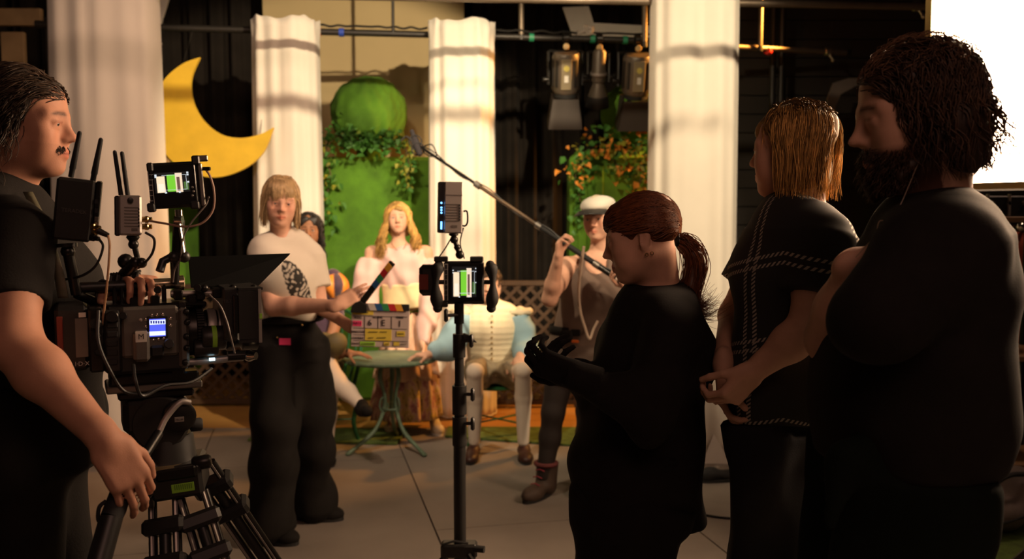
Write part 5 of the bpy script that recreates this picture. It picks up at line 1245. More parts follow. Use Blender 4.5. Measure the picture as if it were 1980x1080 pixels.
# ================================================================== people
SK_W = skin('warm', (.62, .36, .25)); SK_T = skin('tanned', (.50, .25, .165)); SK_P = skin('pale', (.70, .40, .28)); SK_D = skin('deep', (.28, .13, .07))
BLK = mat('black_jersey', (.013, .011, .010), .9, var=.2, nscale=30, bump=.12, bscale=240, spec=.2)
BLKT = mat('black_trouser_cloth', (.011, .0095, .0085), .85, var=.3, nscale=14, bump=.15, bscale=200, spec=.2)
Z1 = V((0, 0, 1))
def flat_z(p, z=0.): return V((p.x, p.y, z))

# ------------------------------------------------------------------ camera operator
def operator():
    d = 2.06; F = nrm((1, .10, -.05)); H = Head(P(47, 236, d), (1, .08, -.07), sc_=.99)
    root = person('man with dark swept hair and moustache operating the cinema camera', (P(40, 900, 2.02).x, 2.02, 0))
    N_, Pv = P(12, 395, 2.06), P(48, 820, 2.02); side = V((.08, -1, 0)); fw = V((1, .08, 0))
    rg = rings(N_, Pv, side, side, (.165, .155, .175, .16, .065), (.125, .115, .12, .085, .06), (0.02, .035, .03, .0, .0), fw)
    sR, eR, wR = P(25, 446, 1.86), P(28, 664, 1.74), P(203, 850, 1.66)
    sL, eL, wL = P(30, 440, 2.24), P(120, 620, 2.30), P(256, 562, 2.05)
    S = Sculpt(); add_head(S, H, True, nose=1.05, lid=.5)
    S.cap(H.w(-.03, 0, -.06), N_, .058, .064, .04); S.loft(grow(rg[2:], -.02), .03)
    S.limb([sR, (sR + eR) / 2, eR], [.058, .052, .046], .03); S.limb([eR, eR * .7 + wR * .3, wR], [.044, .047, .027], .03)
    S.limb([sL, eL], [.055, .045], .03); S.limb([eL, wL], [.045, .027], .03)
    add_hand(S, wR, P(252, 930, 1.66) - wR, V((-.55, .75, -.35)), 1, fcurl=[(.75, .6, .35), (.6, .55, .3), (.5, .5, .3), (.45, .45, .3)], spread=.07, tcurl=.35, tout=.35, s=1.02)
    add_hand(S, wL, P(287, 524, 1.93) - wL, V((.1, -.35, -1)), -1, curl=(.40, .95, .7), spread=.04)
    body = finish_body(S, .0045, root, H, SK_T, lambda ve: face_cols(ve, H, stubble=.25, brow=(.12, .09, .07), brow_th=1.2, blush=.15))
    add_eyes(H, body, (.08, .05, .03), (1, -.0, -.05))
    # moustache and hair
    hm = hairmat('black_brown', (.030, .018, .011))
    rr = np.random.default_rng(5); n = 260; b_ = rr.uniform(-.026, .026, n); p0 = np.stack([.094 - .25 * b_ ** 2 / .02 - .004, b_, -.050 + rr.normal(0, .003, n)], 1)
    d0 = np.stack([np.full(n, .5), np.sign(b_) * .8, np.full(n, -.8)], 1); mp = flow(H, p0, d0, np.full(n, .016), 5, .2, (.01, .01, .01), (0, 0, 0), hug=0, jit=.1, seed=3)
    add_hair('moustache', [strands(mp, np.full(n, .0011), vary(n, 6, .7, 1.3))], hm, root)
    cap_ = hair_cap(H, .008, (.120, 0, -.052, .090, .092, .112), None, extra=((-.055, .050, -.02, .05, .030, .055), (-.055, -.050, -.02, .05, .030, .055), (-.085, 0, -.04, .045, .06, .055), (-.02, .070, -.01, .030, .018, .035), (-.02, -.070, -.01, .030, .018, .035)), cuts=((.114, 0, .045, .062, .10, .056),), wave=.002)
    n = 2400; p0 = scalp(n, 7, amax=.085, cmin=.0, shell=(.096, .078, .084)); s_ = np.sign(p0[:, 1] + 1e-6)
    d0 = np.stack([-.9 * np.ones(n), s_ * .45, .25 - 1.2 * (p0[:, 2] < .05)], 1); d0[p0[:, 0] > .04, 0] = -.5
    d0 += np.random.default_rng(2).normal(0, .12, d0.shape); L = np.random.default_rng(8).uniform(.07, .17, n); sp = off_face(flow(H, p0, d0, L, 14, .12, (.108, .090, .097), (-.018, 0, .036), curl=.006, wav=1.1, jit=.05, seed=9), H, low=-.10, extra=lambda a, b, c: (a > .03) & (c < .0)); n = len(sp)
    # loose locks dropping over the temple
    n2 = 40; p1 = np.stack([np.random.default_rng(1).uniform(.05, .075, n2), np.random.default_rng(2).uniform(-.07, -.03, n2), np.random.default_rng(3).uniform(.085, .105, n2)], 1)
    sp2 = flow(H, p1, np.tile([.6, -.6, -.2], (n2, 1)), np.random.default_rng(4).uniform(.03, .06, n2), 12, .22, (.100, .082, .088), (-.01, 0, .034), curl=.004, wav=1, jit=.05, seed=2)
    n3 = 420; q0 = scalp(n3, 17, amin=-.12, amax=.01, cmin=-.02, shell=(.10, .088, .09)); q0 = q0[:]; d3 = np.stack([-.5 * np.ones(n3), np.sign(q0[:, 1]) * .6, -.8 * np.ones(n3)], 1)
    sp3 = flow(H, q0, d3, np.random.default_rng(14).uniform(.07, .14, n3), 14, .25, (.108, .096, .095), (-.02, 0, .02), curl=.010, wav=1.6, jit=.05, seed=19)
    sp3 = off_face(sp3, H, extra=lambda a, b, c: (a > .02) & (c < .02)); n3 = len(sp3)
    add_hair('hair', [(cap_[0], cap_[1], capcol(cap_[0], .7)), strands(sp, np.full(n, .0013), vary(n, 4, .6, 2.6)), strands(sp3, np.full(n3, .0016), vary(n3, 5, .5, 2.2))], hm, root)
    # t-shirt
    S = Sculpt(); S.loft(grow(rg, .014), .03); S.cap(N_ + Z1 * -.02, N_ + Z1 * .015 + fw * .0, .075, .070, .03)
    for s0, e0, f in ((sR, eR, .66), (sL, eL, .66)):
        m_ = s0 * (1 - f) + e0 * f; S.cap(s0 + (N_ - s0) * .2, s0, .07, .07, .04); S.loft([(s0, fw, .074, .072), (m_, fw, .071, .068)], .03)
    sh = cloth('t_shirt', S, .007, BLK, root, 1, (.0045, folds(3, 26, 20)))
    b = MB(); cp = N_ + Z1 * .012; b.tube([cp + fw * .076 * math.cos(t) * 1.0 + V(side) * .072 * math.sin(t) - Z1 * (.03 * math.cos(t)) for t in [i * .2618 for i in range(25)]], .006, 8, False); b.build('collar', BLK, sh)
    # lanyard strap
    pts = [P(60, 372, 1.99), P(88, 430, 1.93), P(108, 490, 1.905), P(122, 540, 1.90), P(128, 575, 1.90)]; b = MB(); s = spline(pts, 6)
    vs, fs = sheet(lambda u, v: s[int(round(v * (len(s) - 1)))] + V(((u - .5) * .022, -.012, 0)), 2, len(s)); b.add(vs, fs); o = b.build('lanyard', mat('striped_lanyard', (.22, .16, .11), .7, col2=(.03, .07, .03), nscale=40), root); o.modifiers.new('t', 'SOLIDIFY').thickness = .002
    # trousers
    S = Sculpt(); hipR, hipL = Pv + V(side) * .085, Pv - V(side) * .085
    S.loft(grow(rg[:2], .012) + [(Pv + Z1 * .10, side, .165, .13)], .04)
    for hp, k in ((hipR, 1), (hipL, -1)):
        kn = hp + V((.03, 0, -.42)); an = V((hp.x + .0, hp.y, .08)); S.loft([(hp - Z1 * .05, side, .095, .115), (kn, side, .075, .085), (an, side, .07, .075)], .05)
    cloth('trousers', S, .010, BLKT, root, 1, (.006, folds(8, 30, 14)))
    for hp in (hipR, hipL): shoe('shoe', V((hp.x - .08, hp.y, .0)), V((hp.x + .19, hp.y + .02, 0)), KR, root)
operator()

# ------------------------------------------------------------------ woman with the slate
def slate_woman():
    d = 4.12; H = Head(P(543, 388, d), (.30, -.95, -.16), sc_=.93, roll=-4); bf = nrm((.62, -.78, 0)); side = bf.cross(Z1)  # her right
    root = person('woman in a white print t-shirt and black cargo trousers holding the slate', (P(550, 1000, 4.2).x, 4.2, 0))
    N_, Pv = P(545, 462, 4.14), P(558, 655, 4.18)
    rg = rings(N_, Pv, side, side, (.165, .130, .142, .130, .055), (.115, .10, .115, .075, .05), (0, .01, .025, -.005, 0), bf)
    sR, eR, wR = P(504, 500, 4.10), P(530, 592, 4.02), P(652, 590, 3.90)
    sL, eL, wL = P(604, 492, 4.20), P(618, 592, 4.18), P(664, 622, 4.0)
    S = Sculpt(); add_head(S, H, False, nose=.95, lid=.75)
    S.cap(H.w(-.025, 0, -.06), N_, .047, .052, .03); S.loft(grow(rg[2:], -.02), .03)
    S.limb([sR, (sR + eR) / 2, eR], [.046, .045, .041], .012); S.limb([eR, eR * .7 + wR * .3, wR], [.040, .041, .024], .02)
    S.limb([sL, eL], [.042, .038], .012); S.limb([eL, wL], [.037, .023], .02)
    add_hand(S, wR, P(706, 560, 3.95) - wR, V((.25, .9, -.35)), 1, curl=(.12, .12, .1), spread=.04, s=.92, tcurl=.1, tout=.35)
    add_hand(S, wL, P(690, 640, 3.98) - wL, V((.35, .6, .4)), -1, curl=(.5, .6, .4), spread=.03, s=.9)
    body = finish_body(S, .0046, root, H, SK_P, lambda ve: face_cols(ve, H, brow=(.6, .45, .33), blush=.3, lip=(1.0, .6, .55)))
    add_eyes(H, body, (.12, .16, .2), (1, 0, -.25))
    hm = hairmat('ash_blonde', (.46, .31, .15))
    cap_ = hair_cap(H, .007, (.118, 0, -.060, .078, .070, .112), -.115, extra=((-.045, .055, -.05, .05, .036, .072), (-.045, -.055, -.05, .05, .036, .072), (-.07, 0, -.05, .05, .06, .07), (.0, .072, -.045, .04, .02, .07), (.0, -.072, -.045, .04, .02, .07)))
    n = 1100; p0 = scalp(n, 3, amax=.06, cmin=.03, shell=(.099, .081, .088)); s_ = np.sign(p0[:, 1] + 1e-6)
    d0 = np.stack([p0[:, 0] * 3, s_ * .8, -.1 * np.ones(n)], 1); L = np.random.default_rng(3).uniform(.15, .235, n)
    sp = flow(H, p0, d0, L, 13, .25, (.104, .088, .095), (-.016, 0, .034), curl=.003, wav=.8, jit=.03, seed=5); zz_ = H.loc(sp.reshape(-1, 3))
    a_, b_, c_ = [q.reshape(n, -1) for q in zz_]; bad = ((a_ > .045) & (np.abs(b_) < .056) & (c_ < .03)).any(1) | (c_ < -.135).any(1); sp = sp[~bad]
    n2 = 320; p1 = np.stack([np.random.default_rng(1).uniform(-.03, .02, n2), np.random.default_rng(2).uniform(-.045, .045, n2), np.random.default_rng(3).uniform(.115, .122, n2)], 1)
    sp2 = flow(H, p1, np.tile([.9, 0, .0], (n2, 1)) + np.stack([0 * p1[:, 1], p1[:, 1] * 4, 0 * p1[:, 1]], 1), np.random.default_rng(4).uniform(.12, .165, n2), 14, .16, (.106, .086, .092), (-.010, 0, .032), jit=.03, seed=2)
    add_hair('hair', [(cap_[0], cap_[1], capcol(cap_[0], .85)), strands(sp, np.full(len(sp), .0026), vary(len(sp), 4, .55, 1.5)), strands(sp2, np.full(n2, .0022), vary(n2, 4, .6, 1.3))], hm, root)
    # t-shirt with its printed motif
    S = Sculpt(); S.loft(grow([(rg[1][0] + Z1 * .125, rg[1][1], .135, .10)] + rg[2:], .020), .03); S.cap(N_ - Z1 * .025, N_ + Z1 * .0, .066, .060, .02)
    for s0, e0, f in ((sR, eR, .50), (sL, eL, .62)):
        m_ = s0 * (1 - f) + e0 * f; S.cap(s0 + (N_ - s0) * .3, s0, .055, .060, .04); S.loft([(s0, bf, .062, .062), (m_, bf, .068, .066)], .03)
    S.planes.append((Pv + Z1 * .112, -Z1))
    def pr(ve):
        q = ve - np.array(N_); u = q @ np.array(-side); z = q[:, 2]; f = q @ np.array(bf); t = np.clip((-z - .09) / .24, 0, 1); cx = -.045 + .10 * t
        ins = (np.abs(u - cx) < .048 * np.sqrt(np.clip(1 - (2 * t - 1) ** 2, 0, 1)) + .004) & (z < -.09) & (z > -.33) & (f > .02)
        sw = np.sin(u * 150 + 3 * np.sin(z * 70)) * np.sin(z * 120 + 2 * np.sin(u * 90)) > .28
        c = np.ones((len(ve), 3)); c[ins & ~sw] = (.03, .03, .03); c[ins & sw] = (.75, .75, .75); return c
    sh = cloth('t_shirt', S, .0062, mat('white_print_jersey', (.66, .60, .50), .85, var=.05, bump=.1, bscale=300, vcol=True), root, 1, (.006, folds(13, 34, 24)), None, pr)
    b = MB(); b.tube([N_ + bf * .062 * math.cos(t) + side * .066 * math.sin(t) - Z1 * (.012 + .02 * math.cos(t)) for t in [i * .2618 for i in range(25)]], .006, 8, False); b.build('collar', _mats['white_print_jersey'], sh); 
    # cargo trousers and boots
    f1, f2 = P(530, 1056, 4.07), P(610, 1012, 4.38); h1, h2 = Pv + side * .075 - bf * .0, Pv - side * .08; S = Sculpt()
    S.loft([(rg[0][0], side, .175, .125), (Pv, side, .178, .125), (Pv + Z1 * .10, side, .148, .115)], .03)
    for hp, ft in ((h1, f1), (h2, f2)):
        an = V((ft.x - .01, ft.y, .10)); kn = hp * .5 + an * .5 + bf * .02; S.loft([(hp - Z1 * .02, side, .105, .118), (kn + Z1 * .05, side, .112, .112), (kn - Z1 * .15, side, .105, .108), (an, side, .108, .112), (an - Z1 * .04, side, .105, .11)], .05)
    tr = cloth('trousers', S, .0075, BLKT, root, 1, (.0075, folds(18, 30, 22)))
    for k, (x, y, w_, hh) in enumerate(((543, 700, .12, .03), (545, 760, .13, .17), (543, 850, .10, .16))):
        q = P(x, y, 4.055); b = MB(); Mr = Matrix((V((.96, .28, 0)), V((-.28, .96, 0)), Z1)).transposed(); b.box(q, (w_, .02, hh), Mr, .007); b.build('cargo_pocket' if hh > .1 else 'pocket_flap', BLKT, tr, False)
    q = P(551, 660, 4.045); b = MB(); b.box(q, (.05, .004, .03), Matrix((V((.9, .1, -.03)).normalized(), V((-.1, .99, 0)), Z1)).transposed()); b.build('pink_tape', PINK, tr, False)
    for px, py in ((536, 652), (584, 628)): b = MB(); b.ball(P(px, py, 4.05 if px < 560 else 4.03), .006, 10); b.build('rivet', BR, tr)
    b = MB(); wb = [Pv + Z1 * .098 + side * .158 * math.cos(t) + bf * .124 * math.sin(t) for t in [i * .2618 for i in range(25)]]; b.tube(wb, .016, 8, False); b.build('waistband', BLKT, tr)
    shoe('boot', V((f1.x - .09, f1.y + .03, 0)), V((f1.x + .12, f1.y - .05, 0)), BLKT, root, high=.085, w=.052, shaft=.14); shoe('boot', V((f2.x - .10, f2.y, 0)), V((f2.x + .14, f2.y - .02, 0)), BLKT, root, high=.085, w=.05, shaft=.14)
slate_woman()
# the slate
SL = Rig(P(735, 634, 3.93), (1, .02, -.03), (.0, 0, 1)); sl = thing('clapperboard', 'white clapperboard with open colour-striped stick in the woman\'s hands', 'clapperboard', P(735, 672, 3.93))
SL.part('board', mat('slate_white', (.58, .47, .44), .6, var=.03), sl, 679, 600, 791, 671, 0, .012, .002)
SL.part('lower_stick', K, sl, 681, 588, 791, 599, -.004, .016, .001)
STR = [(INK, 0), (mat('stripe_grey', (.10, .08, .08), .6), 1), (mat('stripe_white', (.62, .56, .52), .6), 2), (mat('stripe_blue', (.02, .10, .30), .6), 3), (mat('stripe_green', (.03, .28, .10), .6), 4), (mat('stripe_red', (.6, .02, .03), .6), 5), (mat('stripe_orange', (.85, .40, .04), .6), 6), (INK, 7)]
a, c = SL.hit(700, 599, -.005), SL.hit(791, 588, -.005); sw = (c[0] - a[0]) / 7
for i, (m_, k) in enumerate(STR[1:]):
    x0 = a[0] + sw * i; b = MB(); b.prism([(x0 + .006, a[1]), (x0 + sw + .006, a[1]), (x0 + sw - .006, c[1]), (x0 - .006, c[1])] if i < 6 else [(x0 + .006, a[1]), (c[0], a[1]), (c[0], c[1]), (x0 - .006, c[1])], .002, SL.w(0, -.0055, 0), SL.ax, SL.az); b.build('stripe', m_, sl, False)
h0, h1 = P(694, 592, 3.93), P(759, 507, 3.90); dd = nrm(h1 - h0); Ls = (h1 - h0).length; UR = Rig(h0, dd); b = MB(); b.box(UR.w(Ls / 2, 0, 0), (Ls, .014, .026), UR.R); us = b.build('upper_stick', K, sl, False)
for i, m_ in enumerate((STR[3][0], STR[4][0], STR[5][0], STR[6][0])):
    x0 = Ls * (.44 + .125 * i); b = MB(); b.prism([(x0, -.013), (x0 + Ls * .125, -.013), (x0 + Ls * .125 + .006, .013), (x0 + .006, .013)], .0018, UR.w(0, -.0088, 0), UR.ax, UR.az); b.build('stripe', m_, us, False)
b = MB(); b.prism([(-.02, -.02), (.05, -.02), (.05, .012), (.02, .03), (-.012, .02)], .018, SL.w(SL.hit(688, 596)[0], -.006, SL.hit(688, 594)[1]), SL.ax, SL.az); b.build('hinge', K, sl, False)
b = MB()
def sline(x0, y0, x1, y1): SL.rect(b, min(x0, x1 - .01), y0 - .4, x1, y1 + .4, -.0012, .001)
for x0, y0, x1, y1 in ((683, 611.5, 787, 611.5), (683, 635, 787, 635), (683, 659, 787, 659), (683, 647, 726, 647)): b = MB(); sline(x0, y0, x1, y1); b.build('rule_line', INK, sl, False)
for x, y0, y1 in ((705, 612, 635), (731, 612, 635), (757, 612, 635)): b = MB(); SL.rect(b, x - .5, y0, x + .5, y1, -.0012, .001); b.build('rule_line', INK, sl, False)
MT = Matrix((SL.ax, SL.az, -SL.ay)).transposed()
for s, x, y, z in (('ROLL', 693, 613.5, .014), ('SCENE', 731, 613, .014), ('TAKE', 773, 613.5, .014), ('DIRECTOR', 692, 641, .0125), ('CAMERA', 692, 653, .0125), ('DATE', 687, 664, .012)):
    text(s, 'slate_lettering', SL.pt(x, y, -.0014), MT, z, INK, sl)
for s, x, y in (('6', 715, 624), ('E', 741, 624.5), ('1', 773, 626)): text(s, 'slate_number', SL.pt(x, y, -.0014), MT, .038, INK, sl)
for x0, y0, x1, y1, m_ in ((682, 599.5, 722, 608, YEL), (682, 620, 699, 630, PINK), (706, 636, 757, 658, YEL), (767, 640, 783, 650, YEL), (696, 660, 725, 668, LIME), (742, 661, 753, 668, YEL), (761, 661, 772, 668, YEL)):
    SL.rect(MB(), x0, y0, x1, y1, -.0022, .001).build('tape_label', m_, sl, False)
text('A011', 'slate_lettering', SL.pt(690.5, 625, -.0026), MT, .017, INK, sl)
for x0, x1, y in ((712, 730, 641.5), (734, 748, 641.5), (711, 722, 653), (728, 746, 653), (769, 781, 645), (698, 723, 664.5), (688, 712, 604), (744, 752, 665), (775, 786, 665)):
    b = MB(); L = int((x1 - x0) / 1.2); b.tube([SL.pt(x0 + (x1 - x0) * i / L, y + 1.6 * math.sin(i * 2.1) * (1 if i % 3 else .3), -.0028) for i in range(L + 1)], .0009, 4); b.build('handwriting', mat('pen_ink', (.12, .10, .03), .8), sl)

# ------------------------------------------------------------------ seated dark-haired woman
def seated_woman():
    d = 5.78; H = Head(P(597, 444, d), (.18, -.97, -.03), sc_=.90); bf = nrm((.45, -.9, 0)); side = bf.cross(Z1)
    root = person('seated dark-haired woman in a purple and orange dress behind the slate woman', (P(618, 800, 5.8).x, 5.8, 0))
    N_, Pv = P(602, 512, 5.82), P(610, 712, 5.84)
    rg = rings(N_, Pv, side, side, (.17, .125, .14, .15, .05), (.12, .10, .11, .07, .048), (0, 0, .02, 0, 0), bf)
    sL, eL, wL = P(646, 535, 5.80), P(650, 622, 5.74), P(676, 682, 5.58); sL0 = sL
    sR, eR = P(558, 538, 5.84), P(548, 640, 5.8)
    fe, fw_ = P(628, 692, 5.62), P(672, 682, 5.56)
    S = Sculpt(); add_head(S, H, False, nose=1., lid=.5); S.cap(H.w(-.025, 0, -.06), N_, .046, .05, .03); S.loft(grow(rg[2:], -.02), .03)
    S.limb([sL, eL], [.045, .037], .03); S.limb([eL, fe], [.037, .036], .02); S.limb([fe, fw_], [.036, .024], .02); S.limb([sR, eR], [.045, .037], .03)
    add_hand(S, fw_, V((1, -.25, -.02)), V((0, 0, -1)), -1, curl=(.15, .2, .2), s=.88)
    S.limb([eR, P(580, 690, 5.6)], [.036, .026], .02); add_hand(S, P(580, 690, 5.6), V((1, -.2, 0)), V((0, 0, -1)), 1, curl=(.2, .2, .2), s=.88)
    body = finish_body(S, .0055, root, H, SK_D, lambda ve: face_cols(ve, H, brow=(.2, .18, .16), lip=(1.3, .8, .8)))
    add_eyes(H, body, (.04, .025, .015))
    hm = hairmat('black_curls', (.012, .009, .008)); cap_ = hair_cap(H, .008, (.118, 0, -.048, .080, .074, .118), None, extra=((-.05, .06, -.06, .05, .04, .09), (-.05, -.06, -.06, .05, .04, .09), (-.08, 0, -.06, .05, .07, .1)), wave=.005)
    n = 420; p0 = scalp(n, 3, amax=.07, cmin=.04, shell=(.104, .086, .094)); d0 = np.stack([p0[:, 0] * 2, np.sign(p0[:, 1]) * .9, -.1 * np.ones(n)], 1)
    sp = flow(H, p0, d0, np.random.default_rng(3).uniform(.28, .44, n), 22, .2, (.112, .098, .10), (-.03, 0, .025), curl=.012, wav=4, jit=.03, seed=5)
    a_, b_, c_ = [q.reshape(n, -1) for q in H.loc(sp.reshape(-1, 3))]; bad = ((a_ > .045) & (np.abs(b_) < .05) & (c_ < .04)).any(1); sp = sp[~bad]
    add_hair('hair', [(cap_[0], cap_[1], capcol(cap_[0])), strands(sp, np.full(len(sp), .0035), vary(len(sp), 4, .6, 2))], hm, root)
    PUR = mat('purple_velvet', (.055, .022, .05), .75, var=.3, nscale=12, sheen=.4); ORG = mat('orange_satin', (.80, .26, .03), .5)
    S = Sculpt(); S.loft(grow([(rg[1][0], rg[1][1], .15, .11)] + rg[2:5], .014), .03)
    for s0, e0 in ((sL, eL), (sR, eR)): S.loft([(s0 * .5 + e0 * .5, bf, .06, .058), (e0 + (s0 - e0) * .1, bf, .055, .053)], .02); S.cap(s0, s0 * .6 + e0 * .4, .055, .06, .03)
    dr = cloth('bodice', S, .008, PUR, root, 1, (.004, folds(5, 30, 30)))
    for s0, e0 in ((sL, eL), (sR, eR)):
        ax = nrm(e0 - s0); c0 = s0 * .78 + e0 * .22; X = bf - ax * bf.dot(ax); X.normalize(); Y = ax.cross(X)
        for k in range(10):
            t = k * math.pi / 5; q = X * math.cos(t) + Y * math.sin(t); pts = [c0 + ax * (.085 * z) + q * (.045 + .048 * (1 - z * z)) for z in (-1, -.6, -.2, .2, .6, 1)]
            b = MB(); vs, fs = sheet(lambda u, v: spline(pts, 3)[int(round(v * 15))] + ax.cross(q) * ((u - .5) * (.034 + .03 * (1 - (2 * v - 1) ** 2))), 2, 16); b.add(vs, fs); o = b.build('sleeve_panel', ORG if k % 2 else PUR, dr); o.modifiers.new('t', 'SOLIDIFY').thickness = .006
    b = MB(); b.tube([N_ + bf * .07 * math.cos(t) + side * .07 * math.sin(t) - Z1 * .03 for t in [i * .2618 for i in range(25)]], .008, 8, False); b.build('collar', ORG, dr)
    # skirt over the thighs, white stockings, black shoes; right leg crossed over
    SKT = mat('dark_green_gold_brocade', (.05, .035, .025), .7, col2=(.16, .12, .03), nscale=16)
    k1, k2 = P(640, 700, 5.45), P(637, 712, 5.5); S = Sculpt(); S.loft([(Pv + Z1 * .16, side, .13, .105), (Pv + Z1 * .03, side, .17, .13)], .04)
    S.limb([Pv + side * .08, P(600, 690, 5.62), k2], [.10, .09, .065], .05); S.limb([Pv - side * .08, P(625, 672, 5.65), P(648, 668, 5.45)], [.10, .085, .07], .05)
    cloth('skirt', S, .009, SKT, root, 1, (.005, folds(6, 40, 40)))
    STK = mat('white_stocking', (.72, .62, .52), .75, var=.05, bump=.05, bscale=300)
    S = Sculpt(); a1 = P(700, 786, 5.30); S.limb([P(632, 705, 5.46), P(650, 738, 5.42), P(672, 757, 5.38), a1], [.062, .060, .050, .034], .03); cloth('stocking', S, .006, STK, root)
    S = Sculpt(); a2 = V((P(634, 870, 5.45).x, 5.45, .09)); S.limb([k2, P(636, 760, 5.48), P(636, 800, 5.47), a2], [.06, .057, .048, .034], .03); cloth('stocking', S, .006, STK, root)
    sd = nrm(P(722, 788, 5.2) - a1); S = Sculpt(); S.cap(a1 - Z1 * .02, a1 + V((.05, -.12, -.0)), .040, .034, .02); S.cap(a1, a1 + V((0, 0, .01)), .042, .038, .02); cloth('shoe', S, .006, BLKT, root)
    shoe('shoe', V((a2.x - .03, a2.y + .06, 0)), V((a2.x + .05, a2.y - .17, 0)), BLKT, root, high=.07)
    b = MB(); b.tube([fw_ + V((0, .027 * math.cos(t), .027 * math.sin(t))) for t in [i * .393 for i in range(17)]], .006, 6, False); b.build('bracelet', KM, root)
    b = MB(); b.ball(H.w(-.005, -.08, -.055), .008, 10); b.build('earring', CH, root); b = MB(); b.ball(H.w(-.005, .08, -.055), .008, 10); b.build('earring', CH, root)
seated_woman()

# ------------------------------------------------------------------ blonde woman in the pink blouse
def blonde():
    d = 6.02; H = Head(P(769, 421, d), (.10, -.99, .02), sc_=.88, roll=3); bf = nrm((.05, -1, 0)); side = bf.cross(Z1)
    root = person('standing blonde woman in a pink off-shoulder blouse and long patterned skirt', (P(785, 845, 6.05).x, 6.05, 0))
    N_, Pv = P(771, 480, 6.05), P(787, 620, 6.08)
    rg = rings(N_, Pv, side, side, (.165, .125, .145, .165, .045), (.12, .095, .11, .07, .045), (0, 0, .02, 0, 0), bf)
    sR, eR, wR = P(718, 490, 6.05), P(703, 575, 6.0), P(722, 640, 5.92); sL, eL, wL = P(824, 490, 6.05), P(836, 580, 6.02), P(818, 668, 5.84)
    S = Sculpt(); add_head(S, H, False, nose=.95, lid=.35, jaw=.92); S.cap(H.w(-.025, 0, -.06), N_, .043, .048, .03); S.loft(grow(rg[2:], -.02), .03)
    S.cap(sR, N_, .042, .035, .04); S.cap(sL, N_, .042, .035, .04)
    S.limb([sR, eR, wR], [.045, .037, .024], .03); S.limb([sL, eL, wL], [.045, .037, .024], .03)
    add_hand(S, wL, V((-.05, -.15, -1)), V((-.7, -.5, 0)), -1, curl=(.3, .4, .3), s=.85); add_hand(S, wR, V((.5, -.2, -.8)), V((.3, .8, 0)), 1, curl=(.2, .3, .3), s=.85)
    body = finish_body(S, .0055, root, H, SK_W, lambda ve: face_cols(ve, H, brow=(.55, .38, .26), blush=.3, lip=(1.1, .55, .5)))
    add_eyes(H, body, (.10, .16, .2))
    hm = hairmat('golden_blonde', (.58, .34, .10)); cap_ = hair_cap(H, .007, (.118, 0, -.046, .080, .072, .122), None, extra=((-.04, .062, -.06, .04, .030, .1), (-.04, -.062, -.06, .04, .030, .1), (-.07, 0, -.06, .05, .06, .1)), wave=.004)
    n = 560; p0 = scalp(n, 3, amax=.075, cmin=.05, shell=(.104, .086, .094)); d0 = np.stack([p0[:, 0] * 3, np.sign(p0[:, 1]) * .9, -.1 * np.ones(n)], 1)
    sp = flow(H, p0, d0, np.random.default_rng(3).uniform(.30, .44, n), 22, .2, (.108, .094, .098), (-.020, 0, .028), curl=.016, wav=2.4, jit=.05, seed=5)
    a_, b_, c_ = [q.reshape(n, -1) for q in H.loc(sp.reshape(-1, 3))]; bad = ((a_ > .045) & (np.abs(b_) < .056) & (c_ < .045)).any(1); sp = sp[~bad]; m = len(sp); a_, b_, c_ = [q.reshape(m, -1) for q in H.loc(sp.reshape(-1, 3))]; sp = sp + np.array(H.S) * (np.sign(b_) * .035 * np.clip((-c_ - .02) / .12, 0, 1.2))[:, :, None] + np.array(H.F) * (.03 * np.clip((-c_ - .05) / .12, 0, 1.3))[:, :, None]
    tint = vary(m, 4, .6, 1.45)
    add_hair('hair', [(cap_[0], cap_[1], capcol(cap_[0], .55)), strands(sp, np.full(m, .0042), tint)], hm, root)
    PB = mat('pink_cotton', (.68, .44, .40), .8, var=.05, bump=.08, bscale=300, sheen=.2); CR = mat('cream_corset', (.80, .66, .38), .7, var=.08, nscale=14)
    S = Sculpt(); S.loft([(P(786, 580, 6.07), side, .135, .105), (P(780, 540, 6.05), side, .148, .118), (P(775, 508, 6.05), side, .185, .118), (P(772, 499, 6.05), side, .205, .105)], .03)
    for s0, e0, w0 in ((sR, eR, wR), (sL, eL, wL)): S.loft([(s0 * .9 + e0 * .1 - Z1 * .02, bf, .074, .072), (s0 * .5 + e0 * .5, bf, .09, .085), (e0, bf, .092, .088), (e0 * .4 + w0 * .6, bf, .07, .066), (w0, bf, .034, .032)], .03); S.cap(s0 * .6 + e0 * .4, s0 * .5 + e0 * .5, .078, .08, .03)
    S.waves.append((.006, [(60, 10, 6, 0, .8), (-45, 30, 9, 1, .7), (25, 50, 30, 2, .5)])); cloth('blouse', S, .008, PB, root)
    S = Sculpt(); S.loft([(P(787, 592, 6.08), side, .168, .132), (P(786, 570, 6.07), side, .158, .128), (P(784, 546, 6.06), side, .168, .138)], .02); co = cloth('corset', S, .008, CR, root)
    for k in range(5): q = P(786, 552 + k * 8, 5.945); b = MB(); b.tube([q - V((.015, 0, .006)), q + V((.015, 0, .006))], .002, 5); b.build('lacing', CR, co)
    def sk(u, v):
        t = 2 * math.pi * u; z = .10 + (Pv.z + .03 - .10) * v; r_ = .135 + (1 - v) ** .8 * .10; f = 1 + (.10 * math.sin(9 * t + 2 * v) + .06 * math.sin(17 * t + 1)) * (1 - v * .8)
        return V((P(787, 600, 6.08).x - .015 * (1 - v) + r_ * f * math.cos(t), 6.08 + r_ * .85 * f * math.sin(t), z))
    SKM = bpy.data.materials.new('patchwork_skirt'); SKM.use_nodes = True; nt = SKM.node_tree; bs = nt.nodes['Principled BSDF']; bs.inputs['Roughness'].default_value = .8
